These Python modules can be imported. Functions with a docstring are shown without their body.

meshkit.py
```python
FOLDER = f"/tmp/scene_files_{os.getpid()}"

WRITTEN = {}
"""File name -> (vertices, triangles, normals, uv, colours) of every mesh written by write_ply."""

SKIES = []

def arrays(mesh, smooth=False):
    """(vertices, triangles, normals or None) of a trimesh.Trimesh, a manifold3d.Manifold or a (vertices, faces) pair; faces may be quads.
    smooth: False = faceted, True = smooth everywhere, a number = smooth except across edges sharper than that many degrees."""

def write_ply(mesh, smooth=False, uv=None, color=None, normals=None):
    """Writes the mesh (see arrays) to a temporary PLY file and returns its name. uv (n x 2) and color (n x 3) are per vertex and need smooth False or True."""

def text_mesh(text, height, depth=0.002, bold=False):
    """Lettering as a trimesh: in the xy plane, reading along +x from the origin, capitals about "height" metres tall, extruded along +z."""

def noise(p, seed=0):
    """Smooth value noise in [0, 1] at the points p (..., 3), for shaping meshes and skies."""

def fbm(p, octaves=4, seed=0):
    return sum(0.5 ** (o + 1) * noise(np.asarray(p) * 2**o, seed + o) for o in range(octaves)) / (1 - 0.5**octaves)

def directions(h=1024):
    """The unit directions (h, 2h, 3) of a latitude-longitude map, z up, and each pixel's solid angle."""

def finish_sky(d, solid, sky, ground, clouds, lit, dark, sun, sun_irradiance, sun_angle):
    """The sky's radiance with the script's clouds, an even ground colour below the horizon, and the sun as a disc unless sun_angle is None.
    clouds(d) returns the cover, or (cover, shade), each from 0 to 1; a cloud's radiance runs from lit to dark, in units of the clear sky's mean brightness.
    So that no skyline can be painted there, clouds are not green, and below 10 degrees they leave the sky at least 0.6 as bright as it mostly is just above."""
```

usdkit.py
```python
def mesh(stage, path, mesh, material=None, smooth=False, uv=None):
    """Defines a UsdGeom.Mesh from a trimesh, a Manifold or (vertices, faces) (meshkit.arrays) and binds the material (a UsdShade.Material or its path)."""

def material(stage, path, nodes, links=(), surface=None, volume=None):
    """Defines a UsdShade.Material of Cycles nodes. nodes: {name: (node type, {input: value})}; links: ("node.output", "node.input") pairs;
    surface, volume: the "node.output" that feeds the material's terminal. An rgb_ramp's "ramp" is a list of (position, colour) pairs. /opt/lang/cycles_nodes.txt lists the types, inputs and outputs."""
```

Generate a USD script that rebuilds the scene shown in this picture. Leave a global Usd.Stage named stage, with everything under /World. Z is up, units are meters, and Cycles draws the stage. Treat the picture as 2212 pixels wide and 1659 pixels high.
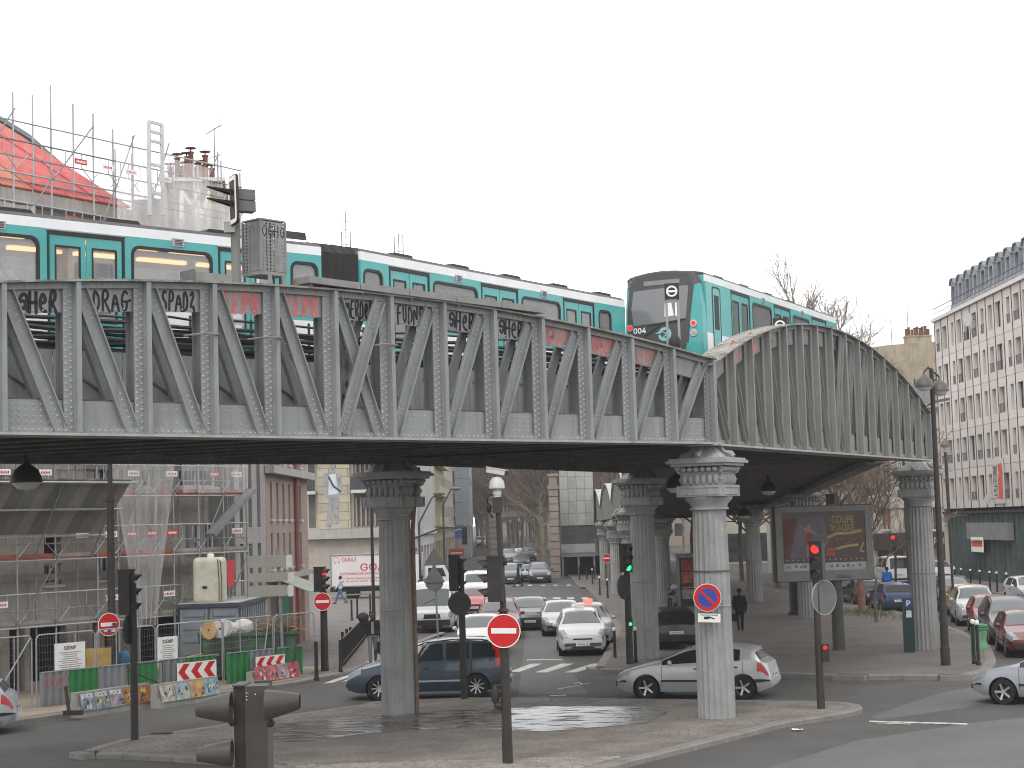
import math, random, numpy as np, trimesh, usdkit, meshkit
from pxr import Usd, UsdGeom, UsdLux, UsdShade, Gf, Sdf
from shapely.geometry import Polygon, box as sbox, LineString
from shapely.ops import unary_union
stage = Usd.Stage.CreateInMemory()
UsdGeom.SetStageUpAxis(stage, 'Z')
UsdGeom.Xform.Define(stage, '/World')
rnd = random.Random(7)
# ---------------------------------------------------------------- camera, sky, sun, exposure
EXPOSURE = 0.55
CAM_Z, FPX, PITCH, ROLL = 4.8, 3800.0, math.atan(304 / 3800.0), 0.03
_F = np.array([0, math.cos(PITCH), math.sin(PITCH)]); _U0 = np.array([0, -math.sin(PITCH), math.cos(PITCH)]); _R0 = np.array([1.0, 0, 0])
_R = math.cos(ROLL) * _R0 - math.sin(ROLL) * _U0; _U = math.sin(ROLL) * _R0 + math.cos(ROLL) * _U0
cam = UsdGeom.Camera.Define(stage, '/World/camera')
cam.CreateHorizontalApertureAttr(36.0); cam.CreateVerticalApertureAttr(27.0)
cam.CreateFocalLengthAttr(36.0 * FPX / 2212.0)
cam.CreateClippingRangeAttr(Gf.Vec2f(0.5, 5000.0))
cam.CreateExposureAttr(EXPOSURE)
cam.AddTransformOp().Set(Gf.Matrix4d(*_R, 0, *_U, 0, *(-_F), 0, 0, 0, CAM_Z, 1))
SUN_EL, SUN_AZ = math.radians(52), math.radians(200)
usdkit.material(stage, '/World/Looks/overcast_sky', {
    'sky': ('sky_texture', {'sky_type': 'single_scattering', 'sun_disc': False, 'sun_elevation': SUN_EL, 'sun_rotation': SUN_AZ}),
    'tc': ('texture_coordinate', {}), 'n': ('noise_texture', {'scale': 1.6, 'detail': 4.0}),
    'r': ('rgb_ramp', {'ramp': [(0.25, (8.6, 8.6, 8.7)), (0.75, (10.4, 10.4, 10.4))]}),
    'm': ('mix', {'fac': 0.94}), 'b': ('background_shader', {'strength': 0.12})},
    [('tc.generated', 'n.vector'), ('n.fac', 'r.fac'), ('sky.color', 'm.color1'), ('r.color', 'm.color2'), ('m.color', 'b.color')], surface='b.background')
dome = UsdLux.DomeLight.Define(stage, '/World/sky')
UsdShade.MaterialBindingAPI.Apply(dome.GetPrim()).Bind(UsdShade.Material.Get(stage, '/World/Looks/overcast_sky'))
dome.GetPrim().SetCustomDataByKey('kind', 'structure')
sun = UsdLux.DistantLight.Define(stage, '/World/sun')
sun.CreateNormalizeAttr(True); sun.CreateIntensityAttr(0.22); sun.CreateAngleAttr(25.0); sun.CreateColorAttr(Gf.Vec3f(1, 0.97, 0.93))
sun.AddRotateXYZOp().Set(Gf.Vec3f(90 - math.degrees(SUN_EL), 0, 180 - math.degrees(SUN_AZ)))
# ---------------------------------------------------------------- placing helpers (pixels of the photo at 2212 x 1659)
def ray(x, y):
    d = _F * FPX + _R * (x - 1106.0) + _U * (829.5 - y)
    return d / d[1]
def gz(Y):
    return 0.006 * max(0.0, Y - 130.0)
def G(x, y, z=0.0):
    """the ground point seen at a pixel"""
    d = ray(x, y); Y = (z - CAM_Z) / d[2] if d[2] < -1e-4 else 900.0
    if z == 0.0 and Y > 130 or Y < 0:
        for Yt in np.arange(130, 700, 1.0):
            if CAM_Z + d[2] * Yt <= gz(Yt): Y = Yt; break
    return np.array([d[0] * Y, Y, CAM_Z + d[2] * Y])
def P(x, y, Y):
    d = ray(x, y); return np.array([d[0] * Y, Y, CAM_Z + d[2] * Y])
def rot2(a): return math.cos(a), math.sin(a)
V = lambda *a: np.array(a, float)
def unit(v):
    v = np.asarray(v, float); return v / np.linalg.norm(v)
# ---------------------------------------------------------------- mesh builder
class Fr:
    """a frame: o + u*a + z*b + n*c"""
    def __init__(s, o, u, n=None, up=(0, 0, 1)):
        s.o = np.asarray(o, float); s.u = unit(u); s.up = unit(up)
        s.n = unit(np.cross(s.u, s.up)) if n is None else unit(n)
    def p(s, a, b, c=0.0): return s.o + s.u * a + s.up * b + s.n * c
    def arr(s, q):
        q = np.asarray(q, float); return s.o + q[:, :1] * s.u + q[:, 1:2] * s.up + q[:, 2:3] * s.n
    @property
    def flip(s): return np.dot(np.cross(s.u, s.up), s.n) < 0
BOXF = np.array([[0, 2, 1], [0, 3, 2], [4, 5, 6], [4, 6, 7], [0, 1, 5], [0, 5, 4], [1, 2, 6], [1, 6, 5], [2, 3, 7], [2, 7, 6], [3, 0, 4], [3, 4, 7]])
class MB:
    def __init__(s): s.v, s.f, s.n = [], [], 0
    def add(s, v, f, flip=False):
        v = np.asarray(v, float); f = np.asarray(f, int)
        if f.shape[1] == 4: f = np.vstack([f[:, [0, 1, 2]], f[:, [0, 2, 3]]])
        if flip: f = f[:, ::-1]
        s.v.append(v); s.f.append(f + s.n); s.n += len(v); return s
    def mesh(s): return np.vstack(s.v), np.vstack(s.f)
    def box(s, c, size, rz=0.0):
        h = np.array(size) / 2.0
        q = np.array([[-1, -1, -1], [1, -1, -1], [1, 1, -1], [-1, 1, -1], [-1, -1, 1], [1, -1, 1], [1, 1, 1], [-1, 1, 1]]) * h
        if rz:
            ca, sa = rot2(rz); q = np.stack([q[:, 0] * ca - q[:, 1] * sa, q[:, 0] * sa + q[:, 1] * ca, q[:, 2]], 1)
        return s.add(q + np.asarray(c, float), BOXF)
    def fbox(s, F, a0, a1, b0, b1, c0, c1, bev=0.0):
        if bev:
            e = bev
            poly = Polygon([(a0 + e, b0), (a1 - e, b0), (a1, b0 + e), (a1, b1 - e), (a1 - e, b1), (a0 + e, b1), (a0, b1 - e), (a0, b0 + e)])
            return s.fprism(F, poly, c0, c1)
        q = [(a0, b0, c0), (a1, b0, c0), (a1, b1, c0), (a0, b1, c0), (a0, b0, c1), (a1, b0, c1), (a1, b1, c1), (a0, b1, c1)]
        return s.add(F.arr(q), BOXF, F.flip)
    def fprism(s, F, poly, c0, c1):
        for g in getattr(poly, 'geoms', [poly]):
            if g.is_empty or g.area < 1e-7 or g.geom_type != 'Polygon': continue
            m = trimesh.creation.extrude_polygon(g, c1 - c0, engine='earcut')
            v = m.vertices.copy(); v[:, 2] += c0
            s.add(F.arr(v), m.faces, F.flip)
        return s
    def hexa(s, q): return s.add(q, BOXF)
    def beam(s, p, q, w, d, up=(0, 0, 1)):
        p, q = np.asarray(p, float), np.asarray(q, float); t = unit(q - p); x = np.cross(t, up)
        x = unit(x) if np.linalg.norm(x) > 1e-6 else V(1, 0, 0); y = np.cross(x, t)
        k = [p + x * i * w / 2 + y * j * d / 2 for i, j in ((-1, -1), (1, -1), (1, 1), (-1, 1))]
        k += [a + (q - p) for a in k]
        return s.add(k, BOXF, True)
    def tube(s, p, q, r, n=8, r2=None, caps=True):
        return s.path([p, q], [r, r if r2 is None else r2], n, caps)
    def path(s, pts, r, n=6, caps=True):
        p = np.asarray(pts, float); r = np.broadcast_to(r, (len(p),)); t = np.gradient(p, axis=0)
        t /= np.linalg.norm(t, axis=1, keepdims=True) + 1e-12
        ref = V(0, 0, 1) if abs(t[0][2]) < 0.9 else V(1, 0, 0)
        a = np.cross(t, ref); ln = np.linalg.norm(a, axis=1, keepdims=True)
        a = np.where(ln > 0.05, a / np.maximum(ln, 1e-9), unit(np.cross(t[0], ref))); b = np.cross(t, a)
        ang = np.arange(n) * 2 * np.pi / n
        v = (p[:, None] + r[:, None, None] * (np.cos(ang)[None, :, None] * a[:, None] + np.sin(ang)[None, :, None] * b[:, None])).reshape(-1, 3)
        f = []
        for i in range(len(p) - 1):
            for j in range(n):
                k = (j + 1) % n; f += [[i * n + j, (i + 1) * n + k, i * n + k], [i * n + j, (i + 1) * n + j, (i + 1) * n + k]]
        if caps:
            m = (len(p) - 1) * n
            for j in range(1, n - 1): f += [[0, j, j + 1], [m, m + j + 1, m + j]]
        return s.add(v, f, True)
    def lathe(s, prof, n=20, c=(0, 0, 0), wob=None, caps=True, ax='z'):
        prof = np.asarray(prof, float); ang = np.arange(n) * 2 * np.pi / n; m = len(prof)
        R = prof[:, :1] * (np.ones(n)[None] if wob is None else wob(ang, prof))
        z = np.broadcast_to(prof[:, 1:], (m, n)); x, y = R * np.cos(ang), R * np.sin(ang)
        v = np.stack([x, y, z] if ax == 'z' else ([z, x, y] if ax == 'x' else [y, z, x]), -1).reshape(-1, 3) + np.asarray(c, float)
        i, j = np.meshgrid(np.arange(m - 1), np.arange(n), indexing='ij'); k = (j + 1) % n
        f = np.stack([i * n + j, i * n + k, (i + 1) * n + k, (i + 1) * n + j], -1).reshape(-1, 4)
        f = np.vstack([f[:, [0, 1, 2]], f[:, [0, 2, 3]]])
        if caps:
            e = [[0, q + 1, q] for q in range(1, n - 1)]; o = (m - 1) * n
            e += [[o, o + q, o + q + 1] for q in range(1, n - 1)]; f = np.vstack([f, e])
        return s.add(v, f)
    def ball(s, c, r, sub=2, sc=(1, 1, 1)):
        m = trimesh.creation.icosphere(sub, 1.0); return s.add(m.vertices * np.array(sc) * r + np.asarray(c, float), m.faces)
    def grid(s, Pts):
        """a sheet from an m x n x 3 array of points"""
        Pts = np.asarray(Pts, float); m, n = Pts.shape[:2]
        i, j = np.meshgrid(np.arange(m - 1), np.arange(n - 1), indexing='ij')
        f = np.stack([i * n + j, i * n + j + 1, (i + 1) * n + j + 1, (i + 1) * n + j], -1).reshape(-1, 4)
        return s.add(Pts.reshape(-1, 3), f)
    def stroke(s, F, pts, w, c0=0.0, c1=0.004):
        g = LineString(pts).buffer(w / 2, quad_segs=2).simplify(w * 0.08)
        return s.fprism(F, g, c0, c1)
    def text(s, F, a, b, txt, h, c0=0.0, depth=0.004, width=None, bold=True, center=False):
        m = meshkit.text_mesh(txt, h, depth, bold); v = m.vertices.copy(); x0, x1 = v[:, 0].min(), v[:, 0].max()
        v[:, 0] -= x0
        if width: v[:, 0] *= width / (x1 - x0)
        if center: v[:, 0] -= v[:, 0].max() / 2
        v[:, 0] += a; v[:, 1] += b; v[:, 2] += c0
        return s.add(F.arr(v), m.faces, F.flip)
    def disc(s, F, a, b, r, c0, c1, n=28):
        return s.fprism(F, Polygon([(a + r * math.cos(t), b + r * math.sin(t)) for t in np.arange(n) * 2 * math.pi / n]), c0, c1)
    def spots(s, F, ab, r, c, h):
        """rivet heads on a plate"""
        ab = np.asarray(ab, float); k = len(ab)
        if not k: return s
        ang = np.arange(6) * math.pi / 3; ring = np.stack([np.cos(ang), np.sin(ang)], 1)
        q = np.concatenate([np.concatenate([ab[:, None] + ring * r, np.full((k, 6, 1), c)], 2), np.concatenate([ab[:, None] + ring * r * 0.6, np.full((k, 6, 1), c + h)], 2)], 1)
        f = []
        for j in range(6): f += [[j, (j + 1) % 6, 6 + (j + 1) % 6], [j, 6 + (j + 1) % 6, 6 + j]]
        f += [[6, 7, 8], [6, 8, 9], [6, 9, 10], [6, 10, 11]]
        f = (np.array(f)[None] + (np.arange(k) * 12)[:, None, None]).reshape(-1, 3)
        return s.add(F.arr(q.reshape(-1, 3)), f, F.flip)
# ---------------------------------------------------------------- things, parts
_used = {}
def numbered(base, name):
    k = (base, name); i = _used.get(k, -1) + 1; _used[k] = i
    return name if i == 0 else f'{name}_{i:03d}'
class Th:
    def __init__(s, path, loc=(0, 0, 0), rz=0.0, world=False): s.path, s.loc, s.rz, s.world = path, np.asarray(loc, float), rz, world
    @property
    def prim(s): return stage.GetPrimAtPath(s.path)
def _tag(prim, label=None, cat=None, group=None, kind=None):
    for k, v in (('label', label), ('category', cat), ('group', group), ('kind', kind)):
        if v: prim.SetCustomDataByKey(k, v)
def thing(name, label, cat, loc=(0, 0, 0), rz=0.0, group=None, kind=None, world=False):
    """world: the parts' points are given in world coordinates and are moved to the thing's base here"""
    path = '/World/' + numbered('', name); x = UsdGeom.Xform.Define(stage, path)
    x.AddTranslateOp().Set(Gf.Vec3d(*map(float, loc)))
    if rz: x.AddRotateZOp().Set(math.degrees(rz))
    _tag(x.GetPrim(), label, cat, group, kind)
    return Th(path, loc, rz, world)
def part(parent, name, mb, m, label=None, kind=None, smooth=False):
    if not mb.v: return parent
    v, f = mb.mesh()
    if parent.world: v = v - parent.loc
    path = parent.path + '/' + numbered(parent.path, name)
    p = usdkit.mesh(stage, path, (v, f), m, smooth=smooth)
    _tag(p.GetPrim(), label, None, None, kind)
    return Th(path, parent.loc, 0, parent.world)
def solo(name, mb, m, label=None, cat=None, group=None, kind=None, smooth=False):
    v, f = mb.mesh(); path = '/World/' + numbered('', name)
    c = np.zeros(3)
    if kind is None:
        c = np.array([(v[:, 0].min() + v[:, 0].max()) / 2, (v[:, 1].min() + v[:, 1].max()) / 2, v[:, 2].min()])
    p = usdkit.mesh(stage, path, (v - c, f), m, smooth=smooth)
    if kind is None: UsdGeom.Xformable(p).AddTranslateOp().Set(Gf.Vec3d(*map(float, c)))
    _tag(p.GetPrim(), label, cat, group, kind)
    return Th(path, c, 0, True)
def dup(t, loc, rz, label, group=None, scale=None):
    was = t.prim.GetCustomData(); base = t.path.split('/')[-1].rstrip('0123456789').rstrip('_')
    n = thing(base, label, was['category'], loc, rz, group or was.get('group'))
    if scale: UsdGeom.Xformable(n.prim).AddScaleOp().Set(Gf.Vec3f(*([scale] * 3 if np.ndim(scale) == 0 else scale)))
    n.prim.GetReferences().AddInternalReference(t.path); n.prim.SetInstanceable(True)
    return n
# ---------------------------------------------------------------- materials
_mats = {}
def M(name, c, rough=0.7, var=0.25, scale=2.0, metal=0.0, bump=0.0, bscale=40.0, grain=0.0, tint=None, tamt=0.5, tscale=1.2, tlo=0.52, streak=None, emit=0.0, spec=0.3, coat=0.0, space='position'):
    """an opaque procedural material: colour with soft mottling, an optional second tint in patches, optional vertical streaks and relief"""
    if name in _mats: return _mats[name]
    c = np.array(c, float); lo, hi = np.clip(c * (1 - var), 0, 1), np.clip(c * (1 + var), 0, 1)
    N = {'g': ('geometry', {}), 'n': ('noise_texture', {'scale': scale, 'detail': 5.0, 'roughness': 0.6}),
         'r': ('rgb_ramp', {'ramp': [(0.3, tuple(lo)), (0.7, tuple(hi))]}), 'p': ('principled_bsdf', {'roughness': rough, 'metallic': metal, 'specular_ior_level': spec, 'coat_weight': coat, 'coat_roughness': 0.08})}
    L = [('g.position', 'n.vector'), ('n.fac', 'r.fac')]; col = 'r.color'
    if tint is not None:
        N['n2'] = ('noise_texture', {'scale': tscale, 'detail': 6.0, 'roughness': 0.65})
        N['r2'] = ('rgb_ramp', {'ramp': [(tlo, (0, 0, 0)), (tlo + 0.16, (tamt, tamt, tamt))]}); N['m2'] = ('mix', {'color2': tuple(tint)})
        L += [('n2.fac', 'r2.fac'), ('r2.color', 'm2.fac'), (col, 'm2.color1')]; col = 'm2.color'
        L += [('g.position', 'n2.vector')]
    if streak is not None:
        N['mp'] = ('mapping', {'scale': (5.0, 5.0, 0.35)}); N['n3'] = ('noise_texture', {'scale': 1.4, 'detail': 4.0})
        N['r3'] = ('rgb_ramp', {'ramp': [(0.5, (0, 0, 0)), (0.72, (0.55, 0.55, 0.55))]}); N['m3'] = ('mix', {'color2': tuple(streak)})
        L += [('g.position', 'mp.vector'), ('mp.vector', 'n3.vector'), ('n3.fac', 'r3.fac'), ('r3.color', 'm3.fac'), (col, 'm3.color1')]; col = 'm3.color'
    if grain:
        N['n4'] = ('noise_texture', {'scale': 90.0, 'detail': 2.0}); N['r4'] = ('rgb_ramp', {'ramp': [(0.3, (1 - grain,) * 3), (0.7, (1 + grain,) * 3)]}); N['m4'] = ('mix', {'mix_type': 'multiply', 'fac': 1.0})
        L += [('g.position', 'n4.vector'), ('n4.fac', 'r4.fac'), (col, 'm4.color1'), ('r4.color', 'm4.color2')]; col = 'm4.color'
    L.append((col, 'p.base_color'))
    if bump:
        N['nb'] = ('noise_texture', {'scale': bscale, 'detail': 4.0}); N['b'] = ('bump', {'strength': bump, 'distance': 0.02})
        L += [('g.position', 'nb.vector'), ('nb.fac', 'b.height'), ('b.normal', 'p.normal')]
    if emit: N['p'][1].update({'emission_color': tuple(c), 'emission_strength': emit})
    m = usdkit.material(stage, '/World/Looks/' + name, N, L, surface='p.BSDF'); _mats[name] = m
    return m
def glassM(name, tint=(0.75, 0.8, 0.8), gloss=0.06):
    """a window pane: sunlight passes, the sky reflects"""
    if name in _mats: return _mats[name]
    m = usdkit.material(stage, '/World/Looks/' + name, {'t': ('transparent_bsdf', {'color': tint}), 'g': ('glossy_bsdf', {'color': (0.95, 0.97, 1.0), 'roughness': gloss}), 'f': ('fresnel', {'IOR': 1.6}), 'm': ('mix_closure', {})},
                        [('f.fac', 'm.fac'), ('t.BSDF', 'm.closure1'), ('g.BSDF', 'm.closure2')], surface='m.closure'); _mats[name] = m
    return m
# ================================================================ THE SETTING: road, island, pavements
asphalt = M('asphalt', (0.085, 0.083, 0.08), 0.85, 0.18, 0.35, bump=0.35, bscale=55, grain=0.16, tint=(0.06, 0.058, 0.056), tamt=0.7, tscale=0.22)
asphalt2 = M('asphalt_worn', (0.115, 0.113, 0.11), 0.8, 0.12, 0.5, bump=0.3, bscale=55, grain=0.14)
paint = M('road_paint', (0.5, 0.49, 0.46), 0.7, 0.2, 6, tint=(0.12, 0.12, 0.115), tamt=0.9, tscale=5, tlo=0.5)
granite = M('kerb_granite', (0.2, 0.185, 0.17), 0.8, 0.2, 3, bump=0.2, bscale=30, grain=0.15, tint=(0.13, 0.12, 0.11), tamt=0.7, tscale=1.5)
pave = M('pavement_asphalt', (0.15, 0.132, 0.122), 0.85, 0.15, 0.6, bump=0.3, bscale=50, grain=0.13, tint=(0.1, 0.092, 0.086), tamt=0.7, tscale=0.5)
def settM(name, c):
    return M(name, c, 0.75, 0.22, 1.2, bump=0.3, bscale=60, grain=0.14, tint=(0.2, 0.182, 0.165), tamt=0.6, tscale=0.8)
setts = [settM('sett_a', (0.26, 0.235, 0.21)), settM('sett_b', (0.23, 0.207, 0.184)), settM('sett_c', (0.29, 0.262, 0.234))]
m = MB()
for (y0, y1) in ((-60, 130), (130, 900)):
    m.grid([[(-260, y0, gz(y0)), (260, y0, gz(y0))], [(-260, y1, gz(y1)), (260, y1, gz(y1))]])
solo('road', m, asphalt, kind='structure')
def sheet(name, pts, z, mat, **kw):
    """a thin sheet lying on the ground, given by its corners"""
    q = Polygon([(p[0], p[1]) for p in pts]); b = MB()
    v, f = trimesh.creation.triangulate_polygon(q, engine='earcut'); v = np.asarray(v)
    zz = np.array([gz(y) for y in v[:, 1]]) + z
    n = np.cross(v[f[0][1]] - v[f[0][0]], v[f[0][2]] - v[f[0][0]])
    b.add(np.column_stack([v, zz]), f, flip=(float(n) < 0))
    return b
def gpoly(px, z=0.0): return [G(x, y, z) for x, y in px]
solo('road_patch', sheet('', gpoly([(1880, 1548), (2024, 1499), (2212, 1462), (2330, 1470), (2212, 1500), (2080, 1530), (1900, 1556)]), 0.004, asphalt2), asphalt2, kind='structure')
solo('road_patch', sheet('', gpoly([(1560, 1690), (1850, 1600), (2100, 1562), (2300, 1540), (2380, 1610), (2250, 1690)]), 0.004, asphalt2), asphalt2, kind='structure')
solo('road_patch', sheet('', gpoly([(1120, 1500), (1140, 1330), (1170, 1290), (1215, 1290), (1200, 1400), (1270, 1500)]), 0.004, asphalt2), asphalt2, kind='structure')
mk = thing('road_markings', None, None, kind='structure', world=True)
Z_ = lambda x, y: G(x, y)
def stripe(name, px):
    part(mk, name, sheet('', gpoly(px), 0.0085, paint), paint)
for q in ([(1098, 1452), (1122, 1452), (1172, 1434), (1148, 1434)], [(1155, 1453), (1182, 1453), (1240, 1434), (1213, 1434)], [(1219, 1453), (1246, 1453), (1306, 1434), (1279, 1434)],
          [(697, 1477), (716, 1476), (785, 1453), (768, 1453)], [(738, 1473), (757, 1471), (826, 1449), (809, 1450)]):
    stripe('crossing_stripe', q)
for x in (1104, 1164, 1196, 1226, 1257): stripe('dash', [(x - 1, 1294), (x + 15, 1294), (x + 14, 1290.5), (x - 1, 1290.5)])
for x in (1086, 1112, 1140, 1168, 1196, 1224): stripe('dash', [(x, 1266), (x + 9, 1266), (x + 9, 1264), (x, 1264)])
stripe('stop_line', [(1138, 1427), (1215, 1425.5), (1215, 1424), (1138, 1425)])
stripe('lane_line', [(1878, 1560.5), (2092, 1566), (2088, 1563), (1878, 1557.5)])
stripe('lane_line', [(1897, 1563.5), (1968, 1565.5), (1968, 1564), (1897, 1562)])
stripe('lane_line', [(1204, 1490), (1272, 1477), (1276, 1475.5), (1206, 1488)])
stripe('lane_line', [(1188, 1504), (1223, 1503), (1223, 1501.5), (1188, 1502.5)])

def kerb_ring(T, poly, w, z, step, mat, vis=None):
    """kerb stones one by one along a pavement's edge"""
    ring = poly.exterior; inner = poly.buffer(-w); L = ring.length; n = max(3, int(L / step)); k = 0; rest = MB()
    for i in range(n):
        s0, s1 = L * i / n + 0.006, L * (i + 1) / n - 0.006
        p, q = ring.interpolate(s0), ring.interpolate(s1); d = unit(V(q.x - p.x, q.y - p.y, 0)); nn = V(-d[1], d[0], 0)
        mid = V((p.x + q.x) / 2, (p.y + q.y) / 2, 0)
        if not poly.contains(Polygon([(mid[0] + nn[0] * .05 + a, mid[1] + nn[1] * .05 + b) for a, b in ((0, 0), (.01, 0), (0, .01))])): nn = -nn
        if vis and not vis(mid): continue
        zt = z + 0.004 + rnd.uniform(-0.003, 0.004) + gz(mid[1]); F = Fr((p.x, p.y, 0), d, -nn)
        l = np.linalg.norm([q.x - p.x, q.y - p.y]); b = MB()
        prof = Polygon([(-w, -0.1), (0, -0.1), (0.0, zt - 0.03), (-0.03, zt), (-w, zt)])
        m_ = trimesh.creation.extrude_polygon(prof, l, engine='earcut'); v = m_.vertices
        b.add(np.array(F.o) + v[:, 2:3] * F.u + v[:, 1:2] * V(0, 0, 1) + v[:, 0:1] * F.n, m_.faces)
        part(T, 'kerb_stone', b, mat)
def paving(name, px, z, mat, w=0.3, step=1.0, vis=None, pts=None):
    poly = Polygon([(p[0], p[1]) for p in (pts or gpoly(px, z))]).buffer(0).buffer(0.5).buffer(-0.5).buffer(-0.3).buffer(0.3, quad_segs=8)
    T = thing(name, None, None, kind='structure', world=True)
    b = MB(); m_ = trimesh.creation.extrude_polygon(poly.buffer(-w + 0.01), z + 0.1, engine='earcut'); v = m_.vertices.copy(); v[:, 2] -= 0.1
    v[:, 2] += np.array([gz(y) for y in v[:, 1]]) * (v[:, 2] > 0); b.add(v, m_.faces); part(T, 'paving', b, mat)
    kerb_ring(T, poly, w, z, step, granite, vis)
    return T, poly
Z_ISL = 0.13
isl, isl_poly = paving('traffic_island', [(173, 1621), (262, 1597), (420, 1573), (577, 1550), (683, 1535), (826, 1516), (1015, 1506), (1300, 1508), (1600, 1512), (1780, 1514.5), (1830, 1516.5), (1858, 1520.5), (1866, 1526), (1857, 1533), (1800, 1544), (1700, 1559), (1452, 1621), (1230, 1676), (1000, 1694), (700, 1680), (506, 1643), (300, 1630), (190, 1627)], Z_ISL - 0.012, M('sett_joint', (0.15, 0.137, 0.122), 0.9), step=.7)
# the island's setts, one by one; the nearest 290 in view are parts, the rest one joined part
from shapely.prepared import prep
inn = prep(isl_poly.buffer(-0.31)); x0, y0, x1, y1 = isl_poly.bounds; rs = random.Random(3); rest = MB(); cand = []
row, y = 0, y0
while y < y1:
    x = x0 + rs.uniform(0, 0.2)
    while x < x1:
        l = rs.uniform(0.17, 0.24)
        if inn.contains(sbox(x, y, x + l, y + 0.11)): cand.append((x, y, l))
        x += l + 0.012
    y += 0.122
def sett_mesh(b, x, y, l):
    z = Z_ISL + rs.uniform(-0.006, 0.002); e = 0.008
    bt = [(x, y), (x + l, y), (x + l, y + .11), (x, y + .11)]; tp = [(x + e, y + e), (x + l - e, y + e), (x + l - e, y + .11 - e), (x + e, y + .11 - e)]
    t = [rs.uniform(-.003, .003) for _ in range(4)]
    b.hexa([(*p, Z_ISL - 0.03) for p in bt] + [(*p, z + t[i]) for i, p in enumerate(tp)])
def inview(p):
    d = np.array(p) - V(0, 0, CAM_Z); q = d @ _F
    return q > 1 and abs(d @ _R / q * FPX) < 1110 and abs(d @ _U / q * FPX) < 832
cand.sort(key=lambda c: (not inview((c[0], c[1], .13)), c[1]))
for i, c in enumerate(cand):
    if i < 285:
        b = MB(); sett_mesh(b, *c); part(isl, 'sett', b, setts[rs.randrange(3)])
    else: sett_mesh(rest, *c)
_N = {'g': ('geometry', {}), 'r': ('rgb_ramp', {'ramp': [(0, (0.195, 0.175, 0.155)), (0.5, (0.245, 0.22, 0.197)), (1, (0.295, 0.267, 0.24))]}), 'n': ('noise_texture', {'scale': 0.9, 'detail': 5.0}),
      'r2': ('rgb_ramp', {'ramp': [(0.35, (0.7, 0.69, 0.68)), (0.65, (1.12, 1.1, 1.08))]}), 'm': ('mix', {'mix_type': 'multiply', 'fac': 1.0}), 'p': ('principled_bsdf', {'roughness': 0.75})}
sett_mix = usdkit.material(stage, '/World/Looks/sett_mixed', _N, [('g.random_per_island', 'r.fac'), ('g.position', 'n.vector'), ('n.fac', 'r2.fac'), ('r.color', 'm.color1'), ('r2.color', 'm.color2'), ('m.color', 'p.base_color')], surface='p.BSDF')
part(isl, 'setts', rest, sett_mix, kind='stuff')
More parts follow.
